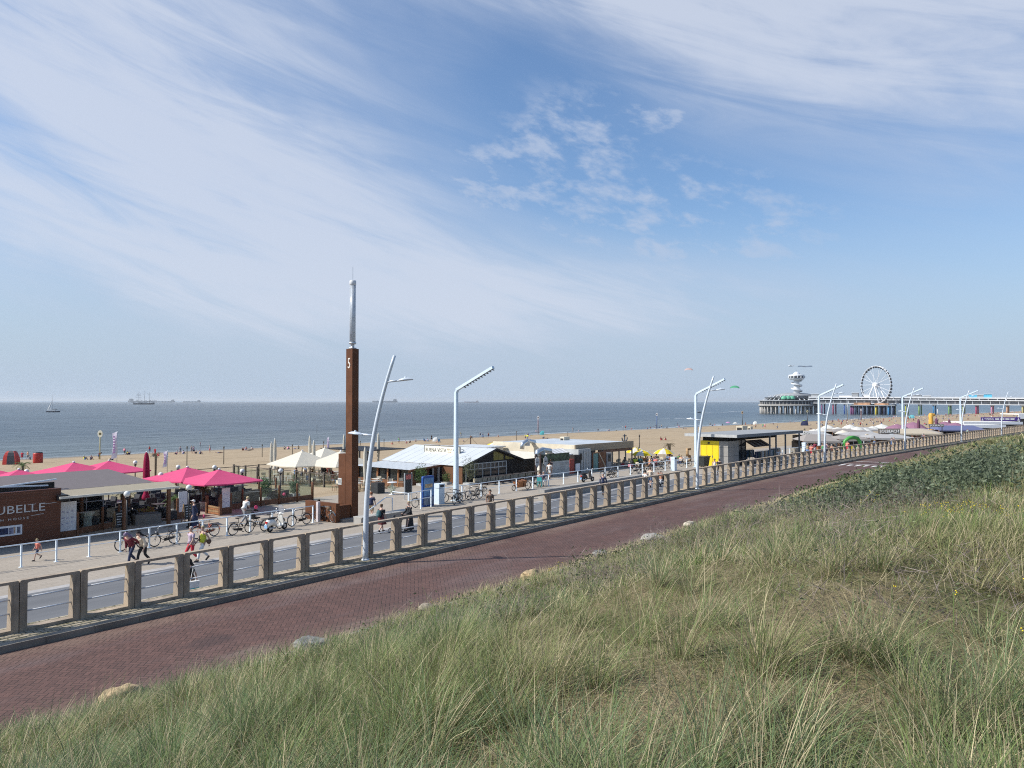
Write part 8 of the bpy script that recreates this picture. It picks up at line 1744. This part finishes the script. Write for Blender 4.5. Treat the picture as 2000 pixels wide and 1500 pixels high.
# beach volleyball net stays behind the beach club
a, b, z = onbeach(919, 872); o = local('net_post', 'timber net post with stays beyond the beach club ridge', 'post', W(a, b, z), TH); MB().box(-.1, .1, -.1, .1, 0, 2.3).build('post', BRW, o)
for s_ in (-1, 1): MB().tube([(0, 0, 2.2), (s_ * 3.2, .3, 0)], .025, 4).build('stay', TF, o)

# ================================================================ SEA
HULL = mat('hull_navy', (.03, .04, .06), .5, 0, .1, .2); SHIPG = mat('ship_grey_blue', (.16, .19, .22), .6, 0, .1, .02); SHIPW = mat('ship_white', (.5, .5, .5), .6); SHIPR = mat('ship_red_brown', (.2, .1, .1), .6)
def hullpts(L, B, D, m_, bow=.16, sheer=.3):
  n = 12; vs = []; K = [-1, -.9, -.6, -.2, .2, .55, .8, .93, 1.]; Wd = [.75, .9, 1, 1, 1, .95, .7, .4, .04]
  for x, w_ in zip(K, Wd):
    for s_, zz, k in ((-1, 1, 1), (-1, 0, .8), (1, 0, .8), (1, 1, 1)): vs.append((x * L / 2 + (bow * D * 3 * (zz) if x > .9 else 0), s_ * B / 2 * w_ * k, D * zz * (1 + sheer * abs(x) ** 3) - .3 * D * (1 - zz)))
  N = len(K); f = [(i * 4 + k, i * 4 + k + 1, (i + 1) * 4 + k + 1, (i + 1) * 4 + k) for i in range(N - 1) for k in range(3)] + [(i * 4, i * 4 + 3, (i + 1) * 4 + 3, (i + 1) * 4) for i in range(N - 1)] + [(0, 1, 2, 3), ((N - 1) * 4, (N - 1) * 4 + 3, (N - 1) * 4 + 2, (N - 1) * 4 + 1)]
  m_._add(vs, f); return m_
def tanker(label, px, Y, L, hm, facing=1, deck=True, sup=None):
  x = (px - 1000) / 1502 * Y; o = local('cargo_ship', label, 'ship', (x, Y, 0), 0 if facing > 0 else math.pi, 'cargo ships on the horizon'); hullpts(L, L * .14, L * .055, MB()).build('hull', hm, o); s = MB(); s.box(-L * .46, -L * .37, -L * .05, L * .05, L * .056, L * .14); s.box(-L * .45, -L * .38, -L * .065, L * .065, L * .12, L * .135); s.build('superstructure', sup or SHIPG, o); MB().box(-L * .36, -L * .33, -L * .02, L * .02, L * .056, L * .12).build('funnel', hm, o); d = MB()
  for k in range(4): d.box(-L * .2 + k * L * .16, -L * .17 + k * L * .16, -L * .03, L * .03, L * .057, L * .075)
  d.tube([(L * .44, 0, L * .06), (L * .44, 0, L * .12)], L * .004, 5); d.build('deck_gear', hm, o)
tanker('long grey cargo ship on the horizon behind the three masted ship', 278, 9300, 330, SHIPG, 1); tanker('grey cargo ship on the horizon right of the three masted ship', 322, 9300, 240, SHIPG, -1); tanker('grey tanker on the horizon between masted ship and rust tower', 375, 9600, 215, SHIPG, -1); tanker('grey tanker on the horizon right of the leaning lamp pole', 752, 9300, 300, SHIPG, -1); tanker('red brown tanker on the horizon right of the nearest mast', 921, 9000, 165, SHIPR, -1, True, SHIPW); tanker('tiny faint ship on the horizon far left of the rust tower', 401, 12000, 60, SHIPG, 1)
# three masted sailing ship
Y = 3100; x = (281 - 1000) / 1502 * Y; o = local('tall_ship', 'dark hulled three masted sailing ship with bare yards', 'ship', (x, Y, 0), 0); L = 82; hullpts(L, 10, 5.5, MB(), .3, .45).build('hull', HULL, o); MB().box(-22, 12, -3, 3, 5.5, 8.).build('deckhouse', SHIPG, o); MB().tube([(-L / 2 + 2, 0, 6), (-L / 2 - 9, 0, 9)], .5, 6).build('bowsprit', HULL, o)
for i, (mx, h) in enumerate(((-20, 50), (2, 54), (22, 50))):
  m_ = MB().tube([(mx, 0, 5), (mx, 0, h)], [.7, .3], 6).build('mast', HULL, o)
  if i == 0:
    for z, w_ in ((18, 11), (27, 10), (35, 8), (42, 7)): MB().tube([(mx - w_, 0, z), (mx + w_, 0, z)], .65, 5).build('yard', HULL, m_)
  else: MB().tube([(mx, 0, 14), (mx + 15, 0, 13)], .5, 5).build('boom', HULL, m_)
r_ = MB()
for p, q in (((-50, 0, 9), (-20, 0, 48)), ((-20, 0, 48), (2, 0, 40)), ((2, 0, 52), (22, 0, 38)), ((22, 0, 48), (40, 0, 7))): r_.tube([p, q], .18, 3)
r_.build('rigging', HULL, o)
# sailing yacht
Y = 887; x = (104 - 1000) / 1502 * Y; o = local('sailing_yacht', 'small sailing yacht with one white jib set', 'yacht', (x, Y, 0), math.pi); hullpts(15, 3.8, 1.2, MB(), .25, .25).build('hull', HULL, o); MB().box(-3, 2.5, -1.1, 1.1, 1.2, 2.).build('cabin', SHIPW, o); MB().tube([(.6, 0, 1), (.6, 0, 20.5)], .14, 6).build('mast', SHIPW, o); MB()._add([(7.2, 0, 1.8), (2.8, .5, 2.2), (.9, 0, 13.5), (1.05, 0, 14.), (4.4, .25, 2.), (3.6, .5, 6.5)], [(0, 4, 5, 3), (4, 1, 2, 5), (5, 2, 3)]).build('jib', cloth('sail_white', (.72, .72, .70), .8, .35), o); MB().tube([(.6, 0, 3.), (-5, 0, 2.9)], .3, 6).build('boom', HULL, o); m_ = MB(); m_.tube([(7.4, 0, 1.5), (.6, 0, 19)], .03, 3); m_.tube([(-7, 0, 1.5), (.6, 0, 20)], .03, 3); m_.build('rigging', STEEL, o)
# motor boat with wake
FOAM = mat('foam_white', (.72, .75, .77), .9, 0, .15, .4)
a, b = at(1363, 806, 0); x, y, _ = W(a, b); o = local('motor_boat', 'small dark motor boat trailing a white wake left of the pier', 'boat', (x, y, 0), math.pi); hullpts(7, 2.4, .9, MB()).build('hull', HULL, o); MB().box(-1, 1, -.8, .8, .9, 1.6).build('console', SHIPW, o)
wk = MB()
for px0, py0, px1, py1, t_ in ((1365, 806.2, 1400, 806.6, 1.3), (1400, 806.4, 1450, 802.5, .7), (1345, 806.4, 1362, 806.3, .6), (1316, 817.5, 1342, 817.3, .8), (1290, 818.5, 1312, 818., .5), (1428, 797, 1434, 796.8, .5)):
  p, q = at(px0, py0, 0), at(px1, py1, 0); P_, Q_ = Vector(W(*p)), Vector(W(*q)); n = 9
  for k in range(n):
    u, v = P_.lerp(Q_, k / n), P_.lerp(Q_, (k + .95) / n); d = Vector((0, 1, 0)) * t_ * 3.2 * random.uniform(.5, 1.3) * math.sin(math.pi * (k + .5) / n); j = random.uniform(-1.5, 1.5); wk.poly([(u.x, u.y - d.y + j, .04), (v.x, v.y - d.y + j, .04), (v.x, v.y + d.y + j, .04), (u.x, u.y + d.y + j, .04)])
tag(wk.build('wake_foam', FOAM), 'white foam streaks of boat wakes left of the pier', 'foam', None, 'stuff')

# ================================================================ PIER
PW = mat('pier_white', (.70, .71, .72), .6, 0, .08, .05); PG = mat('pier_grey', (.26, .27, .28), .7, 0, .2, .1); PD = mat('pier_dark', (.06, .065, .075), .6, 0, .4, .4); PCN = mat('pier_concrete', (.40, .38, .35), .8, 0, .2, .1)
p0, p1 = Vector((302, 781, 0)), Vector((760, 509, 0)); dp = (p1 - p0); Lp = dp.length; ang = math.atan2(dp.y, dp.x)
pier = local('pier', 'long white two level pier on coloured legs reaching into the sea', 'pier', p0, ang)
def pz(s): return 16.5 - 3.6 * s / Lp * 1.25
SL = -3.6 * 1.25 / Lp
def deckbar(s0, s1, y0, y1, dz0, dz1, nm, m_):
  b_ = MB(); b_._add([(s0, y0, pz(s0) + dz0), (s1, y0, pz(s1) + dz0), (s1, y1, pz(s1) + dz0), (s0, y1, pz(s0) + dz0), (s0, y0, pz(s0) + dz1), (s1, y0, pz(s1) + dz1), (s1, y1, pz(s1) + dz1), (s0, y1, pz(s0) + dz1)], [(0, 1, 2, 3), (4, 5, 6, 7), (0, 1, 5, 4), (1, 2, 6, 5), (2, 3, 7, 6), (3, 0, 4, 7)]); return b_.build(nm, m_, pier)
deckbar(0, Lp, -5, 5, -.35, .75, 'upper_deck', PW); deckbar(0, Lp, -4.6, 4.6, -1.6, -.36, 'window_band', PD); deckbar(0, Lp, -5, 5, -2.4, -1.61, 'middle_deck', PW); deckbar(4, Lp, -4.2, 4.2, -5.4, -2.41, 'shop_glazing', PD); deckbar(0, Lp, -5.4, 5.4, -6.0, -5.41, 'lower_deck', PW)
mu = MB()
for k in range(int(Lp / 7)): s = k * 7.; mu.box(s, s + .5, -4.7, -4.62, pz(s) - 1.6, pz(s) - .36); mu.box(s + 2, s + 2.3, -4.3, -4.22, pz(s) - 5.4, pz(s) - 2.41)
tag(mu.build('mullion', PW, pier), kind='stuff')
ra = MB()
for k in range(int(Lp / 5)): s = k * 5.; ra.tube([(s, -4.9, pz(s) + .35), (s, -4.9, pz(s) + 1.4)], .06, 4)
ra.tube([(0, -4.9, pz(0) + 1.4), (Lp, -4.9, pz(Lp) + 1.4)], .06, 4); tag(ra.build('railing', PW, pier), kind='stuff')
LEGC = [(.22, .06, .18), (.42, .06, .12), (.05, .12, .42), (.04, .06, .12), (.45, .07, .10), (.62, .19, .03), (.66, .52, .06), (.48, .50, .08), (.26, .42, .12), (.05, .25, .5), (.20, .38, .12), (.28, .33, .16), (.42, .05, .12), (.6, .25, .35), (.6, .35, .22), (.62, .55, .25)]
LEGX = [1606, 1628, 1650, 1666, 1696, 1720, 1744, 1769, 1795, 1823, 1853, 1880, 1906, 1936, 1966, 1996]
def on_pier(px):
  q = (px - 1000) / 1502; t_ = (q * p0.y - p0.x) / (dp.x - q * dp.y); return t_ * Lp
for i, (px, c) in enumerate(zip(LEGX, LEGC)):
  s = on_pier(px); lg = MB()
  for y in (-3.6, 3.6): lg.tube([(s + (1.5 if y > 0 else 0), y, -4), (s + (1.5 if y > 0 else 0), y, pz(s) - 6)], .62, 10)
  lg.build('leg', mat('leg_paint_%d' % i, tuple(v * .72 for v in c), .6, 0, .15, .3), pier)
bc = MB()
for px in LEGX: s = on_pier(px); bc.box(s - 1, s + 2.5, -5, 5, pz(s) - 6.9, pz(s) - 6.01)
bc.build('cross_beam', PG, pier)
# wheel platform on many legs
s0, s1 = on_pier(1664), on_pier(1752); MB().box(s0, s1, -26, -5.6, 8.2, 9.0).build('wheel_platform', PG, pier); MB().box(s0 + 6, s1 - 4, 6, 26, 8.2, 9.).build('wheel_platform', PG, pier)
for k in range(11):
  s = s0 + 2 + (s1 - s0 - 4) * k / 10
  for y in (-24, -9): MB().tube([(s, y, -4), (s, y, 8.2)], .8, 8).build('leg', mat('leg_paint_%d' % (k % 16 if k % 3 == 0 else 3), LEGC[3]), pier)
b_ = MB(); b_.box(s0 + 4, s0 + 18, -22, -8, 9, 11.2); b_.box(s0 + 22, s1 - 6, -20, -8, 9, 10.6); b_.build('platform_shed', mat('shed_orange', (.5, .28, .16), .7, 0, .5, .2), pier)
# round pier head
c0 = aty(1540, 790, 800); hd = local('sea_pavilion', 'round multi level pavilion at the seaward end of the pier', 'pavilion', (c0[0], 800, 0), 0); k = 800 / 1502
MB().lathe([(29.5, 7.6), (30, 7.8), (30, 9.2), (29, 9.3)], 48).build('lower_ring', PCN, hd); MB().lathe([(28, 9.3), (28, 12.6)], 48).build('glass_ring', PD, hd); m_ = MB()
for i in range(48): g = 2 * math.pi * i / 48; m_.bar((28.2 * math.cos(g), 28.2 * math.sin(g), 9.3), (28.2 * math.cos(g), 28.2 * math.sin(g), 12.6), .5)
m_.build('pillar_ring', PCN, hd); MB().lathe([(29.5, 12.6), (29.5, 13.6), (24, 13.8)], 48).build('terrace', PG, hd); MB().lathe([(22, 13.8), (23.5, 16.2), (24, 16.6), (23, 16.8)], 40).build('upper_glass', mat('pier_glass', (.10, .11, .12), .3, 0, .4, .3), hd); m_ = MB()
for i in range(30): g = 2 * math.pi * i / 30; m_.bar((26 * math.cos(g), 26 * math.sin(g), 13.6), (17 * math.cos(g), 17 * math.sin(g), 19.), .45)
m_.build('roof_rib', PW, hd); MB().lathe([(19.5, 17.2), (20.2, 17.6), (20.2, 19.), (13, 20.6), (4, 21.4)], 40, (6, 0, 0)).build('roof', PG, hd); m_ = MB()
for i in range(36):
  g = 2 * math.pi * i / 36
  for r_ in (28, 22): m_.tube([(r_ * math.cos(g + r_), r_ * math.sin(g + r_), -4), (r_ * math.cos(g + r_), r_ * math.sin(g + r_), 7.6)], .75, 8)
tag(m_.build('leg_ring', PCN, hd), None, None, None, 'stuff'); m_ = MB()
for i in range(3): m_.ball((-8 + i * 4 - 5, -24, 15.2), (3.2, 3, 3.0), 12, 7, (-.2, 1)); 
m_.build('green_domes', mat('dome_green', (.12, .38, .24), .5), hd)
# lookout tower with spiral gallery
t0 = aty(1556, 770, 790); lt = local('lookout_tower', 'white lookout tower with spiral stair and round crown on the pier head', 'tower', (t0[0], 790, 20.5), 0); zt = aty(1556, 726, 790)[2] - 20.5; kk_ = 790 / 1502
MB().lathe([(3.2, -2), (2.6, zt * .62)], 20).build('shaft', PW, lt); sp = MB(); n = 60; vs = []
for i in range(n + 1):
  t_ = i / n; g = -t_ * 2 * math.pi * 2.3 + 1.; z = 1 + t_ * zt * .55; c, s_ = math.cos(g), math.sin(g)
  for r_, dz in ((2.6, 0), (5.6, 0), (5.6, 1.2), (5.3, 1.2), (5.3, .45), (2.6, .45)): vs.append((r_ * c, r_ * s_, z + dz))
sp._add(vs, [(i * 6 + k, i * 6 + (k + 1) % 6, (i + 1) * 6 + (k + 1) % 6, (i + 1) * 6 + k) for i in range(n) for k in range(6)]); sp.build('spiral_stair', PW, lt)
MB().lathe([(3, zt * .6), (6.8, zt * .645), (7.5, zt * .66), (7.5, zt * .71), (7.6, zt * .712)], 28).build('crown_floor', PW, lt); MB().lathe([(7.2, zt * .712), (7.2, zt * .79)], 28).build('crown_glass', PD, lt); MB().lathe([(7.5, zt * .79), (7.7, zt * .80), (7.7, zt * .855), (5, zt * .87)], 28).build('crown_roof', PW, lt); m_ = MB()
for i in range(14): g = 2 * math.pi * i / 14; m_.bar((7.8 * math.cos(g), 7.8 * math.sin(g), zt * .71), (7.8 * math.cos(g), 7.8 * math.sin(g), zt * .795), .8)
m_.build('crown_post', PW, lt); MB().lathe([(3.4, zt * .86), (3.2, zt * .93), (1.6, zt * .97), (.8, zt * 1.0)], 18).build('top_turret', PW, lt); MB().tube([(0, 0, zt), (0, 0, zt * 1.06)], .25, 5).build('mast', PG, lt)
# ferris wheel
hubp = aty(1711, 751.5, 748); wa = math.atan2(math.cos(R(-20)), math.sin(R(-20)))
fw = local('ferris_wheel', 'white ferris wheel with dark gondolas standing on the pier', 'ferris wheel', (hubp[0], 748, hubp[2]), wa); Rw = 18.2
for y in (-.9, .9): MB().ring((0, y, 0), (0, 1, 0), Rw, .28, 60, 6).build('rim', PW, fw)
m_ = MB()
for i in range(36): g = 2 * math.pi * i / 36; m_.tube([(Rw * math.cos(g), -.9, Rw * math.sin(g)), (Rw * math.cos(g), .9, Rw * math.sin(g))], .14, 4)
m_.build('rim_tie', PW, fw)
for i in range(18):
  g = 2 * math.pi * i / 18
  MB().tube([(0, 2.0 * (-1) ** i, 0), (Rw * math.cos(g), .9 * (-1) ** i, Rw * math.sin(g))], .17, 4).build('spoke', PW, fw)
MB().lathe([(2.2, -2.6), (2.2, 2.6)], 20).build('hub', PW, fw); fw.children[-1].rotation_euler = (R(90), 0, 0) if fw.children[-1].name.startswith('hub') else fw.children[-1].rotation_euler
for c_ in fw.children:
  if c_.name.startswith('hub'): c_.rotation_euler = (R(90), 0, 0)
zg = 9. - hubp[2]
for y in (-4.2, 4.2):
  m_ = MB()
  for x in (-9, 9): m_.tube([(0, y * .6, 0), (x, y * 1.3, zg)], .5, 8)
  m_.build('support_legs', PW, fw)
GND = mat('gondola_dark', (.03, .032, .036), .4)
for i in range(36):
  g = 2 * math.pi * i / 36; x, z = (Rw + .3) * math.cos(g), (Rw + .3) * math.sin(g); q = MB(); q.lathe([(.6, -2.2), (1.05, -1.9), (1.1, -.8), (.7, -.3), (.2, -.0)], 10, (x, 0, z)); q.build('gondola', GND, fw)
# things on the pier deck
def deckbox(label, px0, px1, h, m_, name='deck_pavilion', dy=0):
  s0, s1 = on_pier(px0), on_pier(px1); z = pz((s0 + s1) / 2) + .36; o = local(name, label, 'pavilion', tuple(p0 + dp * (s0 / Lp)), ang); o.location.z = z; MB().box(0, s1 - s0, -3 + dy, 3 + dy, 0, h).build('wall', m_, o); MB().box(-.4, s1 - s0 + .4, -3.4 + dy, 3.4 + dy, h, h + .3).build('roof', PW, o)
CYB = mat('cyan_box', (.08, .42, .62), .6, 0, .1, .3)
deckbox('left cyan box hut on the pier deck', 1892, 1908, 3.0, CYB); deckbox('right cyan box hut on the pier deck', 1921, 1937, 3.4, CYB); deckbox('grey glazed hut between the cyan boxes on the pier deck', 1909, 1920, 2.6, PG); deckbox('low grey hut on the pier deck right of the pier head', 1585, 1600, 3., PG); deckbox('white shelter on the pier deck left of the ferris wheel', 1640, 1665, 1.8, PW); deckbox('dark scaffold hut at the left foot of the ferris wheel', 1664, 1677, 4.2, PG); deckbox('white kiosk at the foot of the ferris wheel', 1688, 1700, 2.4, PW); deckbox('grey hut on the pier deck by the fourth mast', 1772, 1800, 2.4, PG); deckbox('low dark hut on the pier deck right of the fourth mast', 1803, 1818, 1.8, PG)

# ================================================================ SKY: kites and banner plane
def kite(label, px, py, Y, span, c_, tips=False):
  x, y, z = aty(px, py, Y); o = local('kite', label, 'kite', (x, y, z), R(-20), 'kites over the sea'); n = 14; vs = []
  for i in range(n + 1):
    t_ = -1 + 2 * i / n; g = t_ * 1.25; cx, cz = math.sin(g) * span / 2, math.cos(g) * span * .32; ch_ = span * .3 * math.sqrt(max(.04, 1 - t_ * t_ * .9))
    for j in range(5): q = j / 4; vs.append((cx, -ch_ * (q - .4), cz + .10 * ch_ * math.sin(math.pi * q) - .75 * ch_ * q))
  MB()._add(vs, [(i * 5 + j, i * 5 + j + 1, i * 5 + 6 + j, i * 5 + 5 + j) for i in range(n) for j in range(4)], True).build('canopy', c_, o)
  if tips:
    for s_ in (0, n - 1): MB()._add(vs[s_ * 5:s_ * 5 + 10], [(j, j + 1, 6 + j, 5 + j) for j in range(4)]).build('tip', BLACK, o)
  m_ = MB()
  for i in (2, n - 2): m_.tube([vs[i * 5 + 1], (span * .0, -span * .1, -span * 2.2)], .012, 3)
  m_.build('line', STEEL, o)
kite('white and pink parachute kite above the sea', 1345, 724, 460, 5.2, cloth('kite_pink', (.68, .5, .46), .8, .4)); kite('green kite with drooping dark tips beside the street lamp', 1435, 759, 430, 5.4, cloth('kite_green', (.14, .50, .28), .8, .5), True)
x, y, z = aty(1545, 715, 900); o = local('banner_plane', 'small light aeroplane towing a pale banner above the pier', 'aeroplane', (x, y, z), math.pi); MB().tube([(3.4, 0, 0), (2, 0, .1), (-1, 0, .1), (-3.8, 0, .3)], [.3, .6, .55, .15], 10).build('fuselage', PW, o); MB().box(.2, 1.7, -5, 5, .6, .75).build('wing', PW, o); MB().box(-4, -3.2, -1.6, 1.6, .35, .45).build('tailplane', PW, o); MB().slab([(-4, -.05, .4), (-3.2, -.05, .4), (-3.8, -.05, 1.6), (-4.1, -.05, 1.6)], (0, .1, 0)).build('fin', PW, o)
ob = local('towed_banner', 'long pale banner pulled by the small aeroplane above the pier', 'banner', (x + 8, y, z - .4), 0); n = 20; vs = []
for i in range(n + 1): t_ = i / n; zz = .25 * math.sin(t_ * 9); vs += [(t_ * 17, .3 * math.sin(t_ * 7), zz + .7), (t_ * 17, .3 * math.sin(t_ * 7), zz - .7)]
MB()._add(vs, [(2 * i, 2 * i + 1, 2 * i + 3, 2 * i + 2) for i in range(n)]).build('cloth', cloth('banner_pale', (.6, .64, .68), .8, .5), ob); m_ = MB(); m_.box(5, 9, -.4, -.36, -.3, .35); m_.build('print', mat('banner_print', (.25, .28, .32), .8), ob); MB().tube([(-4.2, 0, .6), (0, 0, 0)], .05, 3).build('tow_line', STEEL, ob)

# ================================================================ AIR
m = bpy.data.materials.new('haze_air'); m.use_nodes = True; nt = m.node_tree; nt.nodes.clear(); t = NT(nt)
v = t.n('ShaderNodeVolumePrincipled', Color=(.93, .97, 1., 1), Density=6e-5, Anisotropy=.2)
o = t.n('ShaderNodeOutputMaterial', Volume=v.outputs[0]); m.cycles.homogeneous_volume = True
hb = MB().box(-95000, 95000, -95000, 95000, -8, 80).build('haze', m); tag(hb, kind='stuff')
